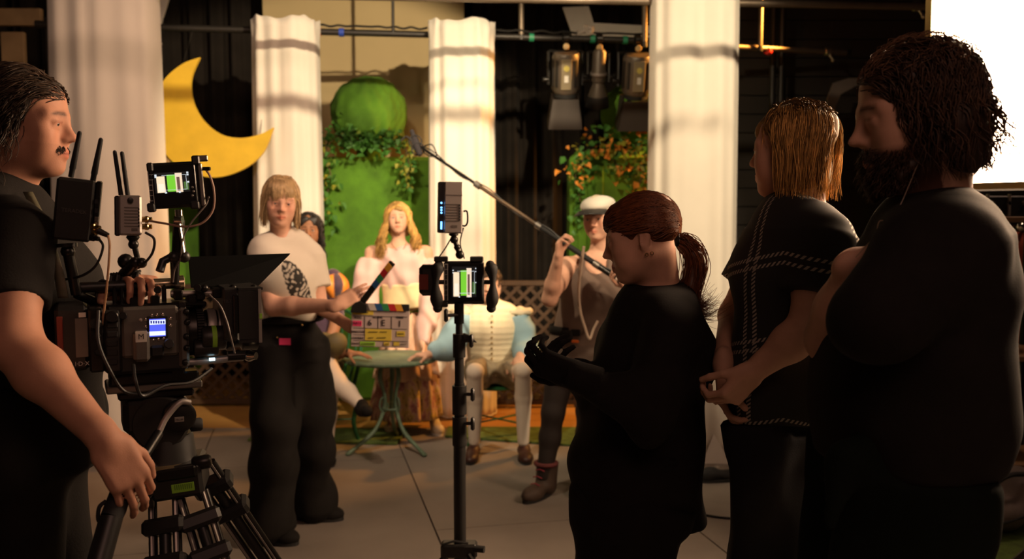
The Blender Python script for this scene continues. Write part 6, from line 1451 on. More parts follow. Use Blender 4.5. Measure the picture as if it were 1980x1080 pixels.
    tc = nt.nodes.new('ShaderNodeTexCoord'); mp = nt.nodes.new('ShaderNodeMapping'); mp.inputs['Scale'].default_value = (15, 15, 6.5); nz = nt.nodes.new('ShaderNodeTexNoise'); nz.inputs['Scale'].default_value = 1; nz.inputs['Detail'].default_value = 5; nz.inputs['Roughness'].default_value = .8
    rp = nt.nodes.new('ShaderNodeValToRGB'); rp.color_ramp.interpolation = 'EASE'
    for i, (p_, c_) in enumerate(((.30, (.13, .045, .035)), (.43, (.42, .16, .15)), (.50, (.66, .44, .36)), (.57, (.62, .44, .12)), (.66, (.14, .05, .05)))):
        e = rp.color_ramp.elements[i] if i < 2 else rp.color_ramp.elements.new(p_); e.position = p_; e.color = (*c_, 1)
    nt.links.new(tc.outputs['Object'], mp.inputs[0]); nt.links.new(mp.outputs[0], nz.inputs['Vector']); nt.links.new(nz.outputs['Fac'], rp.inputs[0]); nt.links.new(rp.outputs[0], bs.inputs['Base Color'])
    b = MB(); b.add(*sheet(sk, 120, 26, True)); o = b.build('skirt', SKM, root, True, ang=180); o.modifiers.new('t', 'SOLIDIFY').thickness = .005
    b = MB(); 
    def ov(u, v):
        t = math.pi * (1.05 + .9 * u); z = .45 + .30 * v; r_ = .145 + (1 - v) * .075; f = 1 + .07 * math.sin(14 * t + v * 2); return V((P(787, 600, 6.08).x + r_ * f * math.cos(t) * 1.05, 6.08 + r_ * f * .9 * math.sin(t), Pv.z + .03 - .42 * (1 - v) + .02 * math.sin(9 * t)))
    b.add(*sheet(ov, 60, 14)); o = b.build('overskirt', mat('pink_cream_print', (.72, .50, .36), .8, col2=(.55, .30, .18), nscale=26), root, True, ang=180); o.modifiers.new('t', 'SOLIDIFY').thickness = .005
    f = P(845, 852, 5.95); shoe('shoe', V((f.x - .03, 6.10, 0)), V((f.x + .03, 5.90, 0)), mat('cream_leather', (.66, .55, .38), .55), root, high=.09, sole=LBL)
    f = P(745, 845, 6.0); shoe('shoe', V((f.x + .04, 6.12, 0)), V((f.x + .03, 5.96, 0)), mat('cream_leather', (.66, .55, .38), .55), root, high=.09, sole=LBL)
    b = MB(); b.ball(P(774, 486, 5.96), .006, 10); b.tube(spline([P(756, 470, 6.0), P(764, 482, 5.965), P(774, 486, 5.96), P(782, 480, 5.97), P(786, 470, 6.0)], 4), .0016, 5); b.build('necklace', BR, root); root.location.x *= 6.19 / 6.05; root.location.y += .14
blonde()
# ------------------------------------------------------------------ seated man in the cream doublet
def seated_man():
    d = 5.80; H = Head(P(946, 549, d), (-.10, -.99, -.03), sc_=.93); bf = nrm((.0, -1, 0)); side = bf.cross(Z1)
    root = person('seated man in a cream quilted doublet with pale blue sleeves and white stockings', (P(962, 800, 5.85).x, 5.85, 0))
    N_, Pv = P(950, 596, 5.83), P(956, 718, 5.85)
    rg = rings(N_, Pv, side, side, (.165, .150, .165, .165, .055), (.125, .115, .12, .08, .055), (0, .01, .02, 0, 0), bf, drop=.04)
    sR, eR, wR = P(893, 612, 5.82), P(872, 668, 5.72), P(832, 684, 5.60); sL, eL, wL = P(1003, 612, 5.82), P(1018, 668, 5.78), P(1006, 690, 5.56)
    S = Sculpt(); add_head(S, H, True, lid=.45); S.cap(H.w(-.025, 0, -.06), N_, .054, .058, .03); S.loft(grow(rg[2:], -.015), .03)
    S.limb([sR, eR, wR], [.045, .037, .026], .03); S.limb([sL, eL, wL], [.045, .037, .026], .03)
    add_hand(S, wR, V((-1, -.2, -.05)), V((0, 0, -1)), 1, curl=(.4, .5, .4), s=.95); add_hand(S, wL, V((-.1, -.7, -.55)), V((0, -.2, -1)), -1, curl=(.35, .45, .3), s=.98)
    body = finish_body(S, .0055, root, H, SK_W, lambda ve: face_cols(ve, H, brow=(.3, .2, .15))); add_eyes(H, body, (.1, .07, .04))
    hm = hairmat('brown', (.05, .028, .016)); cap_ = hair_cap(H, .012, (.12, 0, -.055, .088, .086, .118), None, wave=.004); n = 260; p0 = scalp(n, 3, amax=.075, cmin=.0, shell=(.100, .083, .09))
    sp = flow(H, p0, p0 - np.array([-.02, 0, .0]), np.full(n, .04), 6, .2, (.1, .084, .09), (-.016, 0, .034), jit=.12, seed=5, hug=.6); add_hair('hair', [(cap_[0], cap_[1], capcol(cap_[0])), strands(sp, np.full(n, .0022), vary(n, 4, .6, 2))], hm, root)
    QC = bpy.data.materials.new('quilted_cream'); QC.use_nodes = True; nt = QC.node_tree; bs = nt.nodes['Principled BSDF']; bs.inputs['Base Color'].default_value = (.76, .66, .46, 1); bs.inputs['Roughness'].default_value = .75
    tc = nt.nodes.new('ShaderNodeTexCoord'); hs = []
    for ax_, s_ in (('X', 26), ('Z', 9)):
        wv = nt.nodes.new('ShaderNodeTexWave'); wv.bands_direction = ax_; wv.inputs['Scale'].default_value = s_; wv.inputs['Distortion'].default_value = .6; nt.links.new(tc.outputs['Object'], wv.inputs[0]); hs.append(wv)
    mm = nt.nodes.new('ShaderNodeMath'); mm.operation = 'MULTIPLY'; nt.links.new(hs[0].outputs['Fac'], mm.inputs[0]); nt.links.new(hs[1].outputs['Fac'], mm.inputs[1]); bp = nt.nodes.new('ShaderNodeBump'); bp.inputs['Strength'].default_value = .6; bp.inputs['Distance'].default_value = .006
    nt.links.new(mm.outputs[0], bp.inputs['Height']); nt.links.new(bp.outputs[0], bs.inputs['Normal'])
    S = Sculpt(); S.loft(grow([(rg[1][0] + Z1 * .02, side, .158, .12)] + rg[2:], .016), .02); S.cap(N_ - Z1 * .02, N_ + Z1 * .02, .072, .066, .015); S.waves.append((.0012, [(110, 0, 0, 0, 1), (0, 0, 45, 1, .6)]))
    db = cloth('doublet', S, .0075, QC, root)
    for k in range(9): b = MB(); b.ball(P(952, 606 + k * 10, 5.83) + bf * (.142 + .012 * math.sin(k * .4)), .007, 10); b.build('button', BR, db)
    for k in range(8):
        t = math.pi * (.06 + .88 * k / 7); q = Pv + Z1 * .035 + side * (.178 * math.cos(t)) + bf * (.135 * math.sin(t)); tang = (side * -math.sin(t) * .178 + bf * math.cos(t) * .135).normalized(); b = MB(); b.box(q - Z1 * .012 + bf * .01, (.062, .012, .05), Matrix((tang, tang.cross(Z1) * -1, Z1)).transposed(), .004); b.build('peplum_tab', QC, db, False)
    for s0, sg in ((sR, 1), (sL, -1)):
        S = Sculpt(); S.ell(s0 + V((0, 0, .035)) + side * sg * .005, (.085, .075, .026), None, .01); S.waves.append((.005, [(90, 0, 0, 0, 1), (0, 90, 0, 1, 1)])); cloth('shoulder_wing', S, .0075, QC, db)
    BLU = mat('pale_blue_cotton', (.28, .44, .52), .8, var=.1, nscale=8, bump=.1, bscale=250); 
    for s0, e0, w0 in ((sR, eR, wR), (sL, eL, wL)):
        S = Sculpt(); S.loft([(s0, bf, .075, .072), (s0 * .5 + e0 * .5, bf, .090, .085), (e0, bf, .088, .085), (e0 * .35 + w0 * .65, bf, .066, .064), (w0 * .9 + e0 * .1, bf, .036, .036)], .03)
        S.waves.append((.006, folds(7, 40, 40))); cloth('shirt_sleeve', S, .008, BLU, root)
    BRC = mat('patchwork_breeches', (.50, .40, .24), .8, col2=(.07, .055, .05), nscale=22); kR, kL = P(918, 718, 5.40), P(1012, 716, 5.40); S = Sculpt(); S.loft([(Pv - Z1 * .06, side, .16, .13), (Pv + Z1 * .05, side, .165, .125)], .04)
    for kk, sg in ((kR, 1), (kL, -1)): S.limb([Pv + side * sg * .09 + bf * .02, (Pv + side * sg * .1) * .45 + kk * .55], [.10, .085], .05)
    S.waves.append((.008, folds(9, 45, 45))); cloth('breeches', S, .008, BRC, root)
    STK = mat('white_stocking', (.72, .62, .52), .75)
    for kk, sg, fp in ((kR, 1, (916, 862)), (kL, -1, (1012, 862))):
        a = P(fp[0], fp[1], 5.45); an = V((a.x, 5.52, .10)); S = Sculpt(); S.limb([(Pv + side * sg * .1) * .45 + kk * .55, kk, kk * .62 + an * .38 + V((0, .03, 0)), an], [.054, .050, .052, .036], .012); cloth('stocking', S, .006, STK, root)
        sh = shoe('shoe', V((an.x, an.y + .06, 0)), V((an.x + .02 * -sg, an.y - .19, 0)), mat('oxblood_leather', (.045, .014, .010), .5), root, high=.075, w=.046); b = MB(); b.box(V((an.x - .012 * sg, an.y - .10, .055)), (.03, .02, .012), None, .003); b.build('buckle', CH, sh, False)
seated_man()

# ------------------------------------------------------------------ boom operator
def boom_operator():
    d = 4.72; H = Head(P(1157, 421, d), (-.42, -.9, -.08), sc_=.95, roll=4); bf = nrm((-.25, -.97, 0)); side = bf.cross(Z1)
    root = person('woman in a flat cap and brown tank top holding the boom pole', (P(1110, 950, 4.78).x, 4.78, 0))
    N_, Pv = P(1158, 498, 4.74), P(1122, 672, 4.80)
    rg = rings(N_, Pv, side, side, (.165, .140, .150, .155, .052), (.12, .105, .12, .07, .05), (0, .01, .025, 0, 0), bf)
    sR, eR, wR = P(1096, 515, 4.72), P(1063, 577, 4.55), P(1079, 500, 4.45); sL, eL, wL = P(1212, 512, 4.74), P(1232, 590, 4.65), P(1222, 552, 4.50)
    S = Sculpt(); add_head(S, H, False, nose=1., lid=.55); S.cap(H.w(-.025, 0, -.06), N_, .048, .052, .03); S.loft(grow(rg[2:], -.006), .03); S.cap(sR, N_ - Z1 * .02, .045, .042, .04); S.cap(sL, N_ - Z1 * .02, .045, .042, .04)
    S.limb([sR, (sR + eR) / 2, eR], [.048, .043, .038], .03); S.limb([eR, eR * .65 + wR * .35, wR], [.038, .039, .025], .02); S.limb([sL, eL], [.047, .038], .03); S.limb([eL, wL], [.038, .025], .02)
    add_hand(S, wR, V((.05, -.15, 1)), V((.75, -.2, .1)), 1, curl=(.75, 1.1, .6), spread=.03, s=.93, tcurl=.5, tout=.5); add_hand(S, wL, V((-.85, -.1, .25)), V((.0, -.5, .8)), -1, curl=(.6, .9, .6), spread=.03, s=.93)
    body = finish_body(S, .005, root, H, SK_P, lambda ve: face_cols(ve, H, brow=(.6, .42, .3), blush=.3)); add_eyes(H, body, (.10, .14, .16))
    hm = hairmat('white_blonde', (.62, .52, .36)); n = 260; r_ = np.random.default_rng(3); sg = np.where(r_.uniform(size=n) < .5, -1, 1); p0 = np.stack([r_.uniform(-.09, .03, n), sg * r_.uniform(.068, .078, n), r_.uniform(.0, .05, n)], 1)
    sp = flow(H, p0, np.stack([-.4 * np.ones(n), sg * .05, -1 * np.ones(n)], 1), r_.uniform(.05, .09, n), 8, .3, (.095, .079, .09), (-.016, 0, .03), jit=.03, seed=4); cap_ = hair_cap(H, .010, (.118, 0, -.05, .09, .086, .118), -.045); add_hair('hair', [(cap_[0], cap_[1], capcol(cap_[0])), strands(sp, np.full(n, .0024), vary(n, 4))], hm, root)
    # cap: white crown with dark band and peak
    S = Sculpt(); S.ell(H.w(-.014, 0, .076), (.100, .088, .044), H.M, .01); S.ell(H.w(-.004, 0, .062), (.100, .084, .032), H.M, .02); cp = cloth('cap', S, .005, mat('white_cap_cloth', (.62, .58, .50), .8), root)
    for z_, rr in ((.062, .005), (.070, .005)):
        b = MB(); b.tube([H.w(-.006 + .101 * math.cos(t), .087 * math.sin(t), z_) for t in [i * .2618 for i in range(25)]], rr, 8, False); b.build('cap_band', K, cp)
    b = MB(); vs, fs = sheet(lambda u, v: H.w(.055 + (.055 + .052 * math.cos((u - .5) * 2.6)) * (.35 + .75 * v) * .92, .088 * math.sin((u - .5) * 2.9) * (1 + .06 * v), .058 - .022 * v - .012 * abs(u - .5) * 2), 24, 6); b.add(vs, fs); o = b.build('cap_peak', K, cp, True, ang=180); o.modifiers.new('t', 'SOLIDIFY').thickness = .004
    # tank top, belt, shorts, tights, boots
    TK = mat('taupe_jersey', (.17, .115, .09), .85, var=.08, bump=.12, bscale=260); S = Sculpt(); S.loft(grow([(rg[1][0] + Z1 * .06, side, .14, .11), rg[2], rg[3]], .014) + [(N_ - Z1 * .055 + bf * .005, side, .140, .088)], .03)
    for s0 in (sR, sL): S.cap(s0 * .42 + N_ * .58 - Z1 * .02, s0 * .5 + N_ * .5 - Z1 * .10, .040, .055, .04)
    S.ell(N_ + bf * .09 - Z1 * .005, (.062, .08, .070), None, .01, True); S.ell(N_ + Z1 * .01, (.07, .07, .05), None, .01, True); tk = cloth('tank_top', S, .0065, TK, root, 1, (.004, folds(4, 26, 26)))
    for s0 in (sR, sL): b = MB(); q = s0 * .46 + N_ * .54; b.tube(spline([q - Z1 * .09 + bf * .085, q + Z1 * .01 + bf * .06, q + Z1 * .033, q + Z1 * .01 - bf * .06, q - Z1 * .09 - bf * .08], 5), .018, 8); b.build('strap', TK, tk)
    SH = mat('brown_short_cloth', (.125, .085, .065), .85, var=.12, bump=.2, bscale=220); S = Sculpt(); h1, h2 = Pv + side * .08, Pv - side * .08; f1, f2 = P(1045, 968, 4.74), P(1122, 955, 4.86); k1 = h1 * .5 + flat_z(f1, .1) * .5 + bf * .0; k2 = h2 * .5 + flat_z(f2, .1) * .5
    S.loft([(rg[0][0], side, .172, .125), (Pv, side, .172, .125), (Pv + Z1 * .09, side, .152, .115)], .03)
    for hp, kn in ((h1, k1), (h2, k2)): S.loft([(hp, side, .10, .115), (hp * .45 + kn * .55, side, .10, .10)], .04)
    cloth('shorts', S, .0075, SH, root, 1, (.005, folds(6, 30, 20)))
    b = MB(); bl = [Pv + Z1 * .10 + side * .168 * math.cos(t) + bf * .130 * math.sin(t) for t in [i * .1309 for i in range(49)]]; vs, fs = sheet(lambda u, v: bl[int(round(u * 48))] + Z1 * (.045 * (v - .5)), 49, 2); b.add(vs, fs); o = b.build('belt', BLKT, root, True, ang=180); o.modifiers.new('t', 'SOLIDIFY').thickness = .008
    q = Pv + Z1 * .10 + bf * .142; b = MB(); b.box(q, (.05, .012, .035), frame(bf), .004); b.build('buckle', KM, o, False); b = MB(); b.box(q - Z1 * .045 + bf * .008, (.04, .012, .016), frame(bf), .004); b.build('orange_tag', M_orange, o, False); b = MB(); b.box(q - Z1 * .02 + side * .05, (.07, .035, .06), frame(bf), .01); b.build('belt_pouch', BLKT, o, False)
    TI = mat('black_tights', (.022, .014, .012), .7, var=.1)
    for hp, kn, ft in ((h1, k1, f1), (h2, k2, f2)): S = Sculpt(); an = V((ft.x + .02, ft.y + .02, .10)); S.limb([hp * .5 + kn * .5, kn, kn * .6 + an * .4 - bf * .015, an], [.078, .060, .056, .040], .03); cloth('leg', S, .007, TI, root)
    BT = mat('brown_hiking_leather', (.07, .042, .028), .7, var=.3, nscale=30)
    for ft, dr in ((f1, V((-.55, -.83, 0))), (f2, V((-.3, -.95, 0)))):
        dr.normalize(); c0 = V((ft.x, ft.y, 0)) + V((.02, .02, 0)); bo = shoe('boot', c0 - dr * .08, c0 + dr * .19, BT, root, high=.095, w=.05, shaft=.17, laces=mat('dark_pink_lace', (.35, .04, .06), .7))
        b = MB(); b.tube([c0 - dr * .02 + V((.056 * math.cos(t), .056 * math.sin(t), .168)) for t in [i * .393 for i in range(17)]], .012, 8, False); b.build('padded_cuff', mat('dark_red_padding', (.14, .03, .03), .8), bo)
boom_operator()
# boom pole, microphone and the loose cord
pA, pB = P(812, 283, 5.25), P(1214, 552, 4.44); bp = thing('boom_pole', 'long dark boom pole with shock-mounted microphone held over the set', 'boom pole', pB)
def bpnt(t): return pA * (1 - t) + pB * t
for t0, t1, r_, m_ in ((.0, .32, .0085, KM), (.30, .62, .0105, mat('bronze_pole', (.10, .065, .04), .4, .4)), (.60, .88, .0145, KR), (.86, 1.03, .016, KM)):
    b = MB(); b.cyl(bpnt(t0), bpnt(t1), r_, n=14); b.build('pole_section', m_, bp)
for t0 in (.31, .61, .87): b = MB(); b.cyl(bpnt(t0 - .012), bpnt(t0 + .012), .018, n=14); b.build('collar', DG, bp)
b = MB(); b.cyl(bpnt(.955), bpnt(.965), .0185, n=14); b.build('white_band', LBL, bp)
b = MB(); pts = [bpnt(i / 24) + V((0, -.006, .018 * math.sin(i * .9) + .004)) for i in range(25)]; b.tube(spline(pts, 3), .0035, 6); b.build('cable', M_cable, bp)
a, c, e = P(828, 288, 5.2), P(846, 298, 5.18), P(806, 280, 5.26); b = MB(); b.tube(spline([P(845, 298, 5.19), P(836, 280, 5.2), P(822, 282, 5.23), P(818, 292, 5.24), P(832, 302, 5.21), P(845, 300, 5.19)], 5), .004, 8); b.build('shock_mount', KM, bp)
mc = thing('microphone', 'small black shotgun microphone at the end of the boom pole', 'microphone', P(803, 300, 5.3)); b = MB(); m0, m1 = P(796, 252, 5.34), P(812, 300, 5.22); b.lathe([(.010, 0), (.018, .02), (.022, .06), (.022, .12), (.014, .16), (.012, .2)], m1, m0 - m1, 18); b.build('windshield', mat('mic_foam', (.02, .017, .02), .95, bump=.6, bscale=150), mc)
for t0 in (.25, .55): q = m1 * (1 - t0) + m0 * t0; b = MB(); b.tube([q + V((.036 * math.cos(t), 0, .036 * math.sin(t))) for t in [i * .393 for i in range(17)]], .004, 6, False); b.build('suspension_ring', KR, mc)
b = MB(); b.tube(spline([P(775, 272, 5.3), P(785, 264, 5.3), P(796, 272, 5.28), P(800, 290, 5.26)], 5), .006, 6); b.build('cable', M_cable, mc)
wire('beige cord hanging down the front of the brown tank top', [P(1129, 476, 4.50), P(1123, 520, 4.52), P(1119, 560, 4.54), P(1122, 600, 4.56), P(1132, 635, 4.58), P(1140, 655, 4.58), P(1147, 638, 4.60), P(1156, 620, 4.60)], .007, mat('beige_cord', (.48, .36, .27), .6), 8, 'cord')

# ------------------------------------------------------------------ red-haired woman with the ponytail
def redhead():
    d = 2.36; H = Head(P(1240, 458, d), (-.93, .22, -.24), sc_=.94); bf = nrm((-.96, .18, 0)); side = bf.cross(Z1)  # her right, away from the viewer
    root = person('red-haired woman with a ponytail in a black sweater and gloves watching the monitor', (P(1230, 1000, 2.4).x, 2.4, 0))
    N_, Pv = P(1275, 575, 2.40), P(1232, 905, 2.40)
    rg = rings(N_, Pv, side, side, (.190, .165, .180, .165, .06), (.165, .145, .14, .095, .055), (0, .005, -.005, .0, 0), bf)
    sL, eL, wL = P(1300, 655, 2.22), P(1262, 800, 2.14), P(1118, 728, 2.10); sR, eR, wR = P(1235, 650, 2.58), P(1170, 780, 2.52), P(1110, 722, 2.30)
    S = Sculpt(); add_head(S, H, False, nose=1.05, lid=.95); S.cap(H.w(-.03, 0, -.055), N_, .050, .058, .03); S.loft(grow(rg[2:], -.015), .03); S.limb([sL, eL, wL], [.045, .038, .026], .02); S.limb([sR, eR, wR], [.045, .038, .026], .02)
    body = finish_body(S, .0045, root, H, SK_P, lambda ve: face_cols(ve, H, brow=(.7, .45, .35), blush=.2)); add_eyes(H, body, (.1, .12, .12), (1, 0, -.5))
    hm = hairmat('auburn', (.17, .055, .018), .32); ce = (-.106, 0, -.016)
    cap_ = hair_cap(H, .008, (.134, 0, -.058, .092, .090, .108), None, cuts=((-.005, .085, -.03, .035, .03, .05), (-.005, -.085, -.03, .035, .03, .05), (-.03, 0, -.115, .09, .09, .075)), h=.004, wave=.0012)
    rr = np.random.default_rng(5); n = 1300; p0 = scalp(n, 7, amin=-.10, amax=.090, cmin=-.02, shell=(.1005, .082, .088), face=(.134, 0, -.058, .092, .090, .108)); tgt = np.array(ce); K_ = 10; t = np.linspace(0, 1, K_)[None, :, None]
    path = p0[:, None, :] * (1 - t) + tgt * t + np.array([0, 0, .02]) * np.sin(np.pi * t); of, shl = np.array([-.016, 0, .034]), np.array([.1025, .0835, .0895]); e = (path - of) / shl; Ln = np.linalg.norm(e, axis=2, keepdims=True); path = np.where(Ln < 1.0, of + e / Ln * shl, path); o2, s2 = np.array([.030, 0, .047]), np.array([.0645, .0705, .0635]); e = (path - o2) / s2; Ln = np.linalg.norm(e, axis=2, keepdims=True); path = np.where(Ln < 1.0, o2 + e / Ln * s2, path); path = path + rr.normal(0, .0006, path.shape)
    ok = ~((path[:, :, 0] > .045) & (path[:, :, 2] < .03)).any(1) & ~((path[:, :, 0] > -.03) & (path[:, :, 0] < .02) & (path[:, :, 2] < .012)).any(1); path = path[ok]; Mx = np.array([list(H.F), list(H.S), list(H.U)]); sp = path * H.k @ Mx + np.array(H.c); m = len(sp)
    tb = np.array(P(1310, 462, 2.38)); n2 = 650; K2 = 18; ctrl = [P(1306, 462, 2.38), P(1334, 478, 2.38), P(1345, 520, 2.38), P(1332, 575, 2.37), P(1352, 600, 2.36), P(1380, 582, 2.36)]
    cs = np.array([list(q) for q in spline(ctrl, 6)]); ci = np.linspace(0, len(cs) - 1, K2); base = np.stack([np.interp(ci, np.arange(len(cs)), cs[:, k]) for k in range(3)], 1)
    u = rr.normal(0, 1, (n2, 1, 3)); w_ = np.interp(np.linspace(0, 1, K2), [0, .12, .45, .75, 1], [.003, .008, .012, .010, .020])[None, :, None]; ln = rr.uniform(.62, 1.0, n2); pt = []
    for i in range(n2):
        ii = np.linspace(0, (K2 - 1) * ln[i], K2); pt.append(np.stack([np.interp(ii, np.arange(K2), base[:, k]) for k in range(3)], 1))
    pt = np.array(pt) + u * w_; ph = rr.uniform(0, 6.28, (n2, 1)); tt = np.linspace(0, 1, K2)[None, :]; wob = .010 * np.clip(tt - .55, 0, 1) * 2.2; pt[:, :, 0] += wob * np.cos(ph + tt * 9); pt[:, :, 2] += wob * np.sin(ph + tt * 9)
    S = Sculpt(); S.limb([V(base[0]), V(base[5]), V(base[9]), V(base[13])], [.010, .019, .020, .012], .02); cv, cq = S.mesh(.004, 1)
    add_hair('hair', [(cap_[0], cap_[1], capcol(cap_[0], .75)), strands(sp, np.full(m, .0017), vary(m, 4, .6, 1.7), .7), strands(pt, np.full(n2, .0012), vary(n2, 5, .5, 1.8)), (cv, cq, capcol(cv, .7))], hm, root)
    b = MB(); q = V(tb); b.tube([q + V((.003 * math.cos(t), .015 * math.cos(t), .015 * math.sin(t))) for t in [i * .393 for i in range(17)]], .006, 8, False); b.build('hair_tie', KR, root)
    for k in (0, .014): b = MB(); c0 = H.w(-.012 - k, -.080, -.045); b.tube([c0 + V((.004 * math.cos(t), 0, .004 * math.sin(t) - .004)) for t in [i * .524 for i in range(13)]], .0011, 6, False); b.build('hoop_earring', BR, root)
    S = Sculpt(); S.loft(grow([(Pv - Z1 * .13, side, .185, .168)] + rg[1:], .014), .03); S.cap(N_ - Z1 * .03, N_ + Z1 * .006, .072, .066, .03)
    for s0, e0, w0 in ((sL, eL, wL), (sR, eR, wR)): S.cap(s0 + (N_ - s0) * .35, s0, .070, .072, .04); S.limb([s0, e0], [.070, .062], .03); S.loft([(e0, Z1, .060, .060), (w0, Z1, .044, .044)], .03)
    cloth('sweater', S, .007, BLK, root, 1, (.006, folds(21, 30, 30)))
    for w0, D0, N0, th_, sp_, cu in ((wL, P(1062, 706, 2.10) - wL, V((-.1, .8, .55)), 1, .04, (.75, .85, .5)), (wR, P(1070, 706, 2.24) - wR, V((0, -.5, .8)), -1, .03, (.8, .9, .5))):
        S = Sculpt(); add_hand(S, w0, D0, N0, th_, curl=cu, spread=sp_, s=1.02, tcurl=.3); S.loft([(w0 - nrm(D0) * .05, Z1, .042, .042), (w0 + nrm(D0) * .03, Z1, .034, .034)], .01); cloth('glove', S, .0045, BLK, root)
    S = Sculpt(); h1, h2 = Pv + side * .09, Pv - side * .09; S.loft([(Pv - Z1 * .12, side, .185, .165), (Pv + Z1 * .06, side, .178, .155)], .04)
    for hp, dx in ((h1, -.10), (h2, -.02)): kn = hp + V((dx * .3 - .03, 0, -.40)); an = V((hp.x + dx, hp.y, .09)); S.loft([(hp - Z1 * .06, side, .11, .155), (kn, side, .095, .11), (an, side, .10, .11)], .05)
    cloth('trousers', S, .009, BLKT, root, 1, (.007, folds(22, 30, 16)))
    for hp, dx in ((h1, -.10), (h2, -.02)): shoe('shoe', V((hp.x + dx + .08, hp.y, 0)), V((hp.x + dx - .18, hp.y + .03, 0)), KR, root)
redhead()

# ------------------------------------------------------------------ person with the blond mullet
def mullet():
    d = 2.28; H = Head(P(1532, 290, d), (-.78, .60, -.03), sc_=.97); bf = nrm((-.88, .46, 0)); side = bf.cross(Z1)
    root = person('person with a blond mullet in a dark checked shirt with clasped hands', (P(1505, 1000, 2.3).x, 2.3, 0))
    N_, Pv = P(1548, 408, 2.30), P(1508, 770, 2.30)
    rg = rings(N_, Pv, side, side, (.150, .150, .175, .175, .06), (.115, .110, .12, .085, .058), (0, .0, .005, -.005, 0), bf)
    sL, eL, wL = P(1596, 468, 2.14), P(1556, 640, 2.08), P(1462, 714, 2.10); sR, eR, wR = P(1490, 462, 2.46), P(1420, 610, 2.46), P(1398, 705, 2.24)
    S = Sculpt(); add_head(S, H, True, nose=.98, lid=.3); S.cap(H.w(-.03, 0, -.06), N_, .052, .058, .03); S.loft(grow(rg[2:], -.015), .03)
    S.limb([sL, (sL + eL) / 2, eL], [.050, .046, .042], .03); S.limb([eL, eL * .7 + wL * .3, wL], [.041, .043, .026], .02); S.limb([sR, eR], [.05, .041], .03); S.limb([eR, wR], [.041, .026], .02)
    add_hand(S, wL, V((-.62, .10, -.72)), V((-.45, .75, .25)), -1, curl=(.75, .9, .6), spread=.02, s=1., tout=.3); add_hand(S, wR, V((-.02, -.15, -1)), V((.75, -.30, 0)), 1, curl=(.55, .7, .5), spread=.02, s=1., tout=.3)
    body = finish_body(S, .0045, root, H, SK_W, lambda ve: face_cols(ve, H, brow=(.3, .22, .16))); add_eyes(H, body, (.1, .12, .14))
    hm = hairmat('bleached_blond', (.60, .34, .10), .4); rr = np.random.default_rng(3)
    cap_ = hair_cap(H, .004, (.124, 0, -.050, .092, .092, .116), None, extra=((-.05, .042, -.04, .045, .036, .07), (-.05, -.042, -.04, .045, .036, .07), (-.065, 0, -.055, .042, .05, .075)), cuts=((.0, .088, -.03, .03, .03, .045), (.0, -.088, -.03, .03, .03, .045)), wave=.003)
    n = 2300; p0 = scalp(n, 3, amax=.085, cmin=.02, shell=(.096, .078, .085)); d0 = np.stack([-.35 + p0[:, 0] * 2, np.sign(p0[:, 1]) * .7, .0 * np.ones(n)], 1)
    sp = flow(H, p0, d0, rr.uniform(.13, .26, n), 14, .30, (.106, .088, .095), (-.016, 0, .034), curl=.004, wav=1, jit=.035, seed=5); a_, b_, c_ = [q.reshape(n, -1) for q in H.loc(sp.reshape(-1, 3))]; bad = ((a_ > .02) & (c_ < .0)).any(1) | (c_ < -.135).any(1); sp = sp[~bad]; m = len(sp)
    n2 = 200; p1 = scalp(n2, 13, amax=.085, cmin=.10, shell=(.106, .088, .096)); sp2 = flow(H, p1, p1 * np.array([3, 3, 1]) + np.array([-.25, 0, 0]) + rr.normal(0, .06, (n2, 3)), rr.uniform(.03, .06, n2), 8, .10, (.106, .088, .096), (-.016, 0, .034), curl=.006, wav=1.3, jit=.1, seed=8, hug=.35)
    cc = capcol(cap_[0], .55); top = H.loc(cap_[0])[2] > .075; cc[top] = (.22, .2, .2)
    def rooty(sp_, v):  # dark roots: the hair's own colour, by strand root height
        return v
    add_hair('hair', [(cap_[0], cap_[1], cc), strands(sp, np.full(m, .0016), vary(m, 4, .35, 1.9), roots=(.45, .22)), strands(sp2, np.full(n2, .0012), vary(n2, 5, .15, .4))], hm, root)
    # checked shirt: pairs of broken white lines on a dark ground
    PM = bpy.data.materials.new('checked_wool'); PM.use_nodes = True; nt = PM.node_tree; bs = nt.nodes['Principled BSDF']; bs.inputs['Roughness'].default_value = .9; L = nt.links.new
    uv = nt.nodes.new('ShaderNodeUVMap'); uv.uv_map = 'UVMap'; sx = nt.nodes.new('ShaderNodeSeparateXYZ'); L(uv.outputs[0], sx.inputs[0])
    def mth(op, a, b=None):
        n_ = nt.nodes.new('ShaderNodeMath'); n_.operation = op
        for i, q in enumerate((a, b)):
            if q is None: continue
            if isinstance(q, (int, float)): n_.inputs[i].default_value = q
            else: L(q, n_.inputs[i])
        return n_.outputs[0]
    def lines(u, v):  # double dashed line every .2 m along u, dashes along v
        f = mth('FLOORED_MODULO', u, .20); l1 = mth('LESS_THAN', mth('ABSOLUTE', mth('SUBTRACT', f, .08)), .0046); l2 = mth('LESS_THAN', mth('ABSOLUTE', mth('SUBTRACT', f, .102)), .0046); dash = mth('GREATER_THAN', mth('SINE', mth('ADD', mth('MULTIPLY', v, 640), mth('MULTIPLY', u, 430))), .0); return mth('MULTIPLY', mth('MAXIMUM', l1, l2), dash)
    fac = mth('MAXIMUM', lines(sx.outputs[0], sx.outputs[1]), lines(sx.outputs[1], sx.outputs[0])); mx = nt.nodes.new('ShaderNodeMix'); mx.data_type = 'RGBA'; mx.inputs[6].default_value = (.022, .022, .020, 1); mx.inputs[7].default_value = (.42, .37, .30, 1); L(fac, mx.inputs[0]); L(mx.outputs[2], bs.inputs['Base Color'])
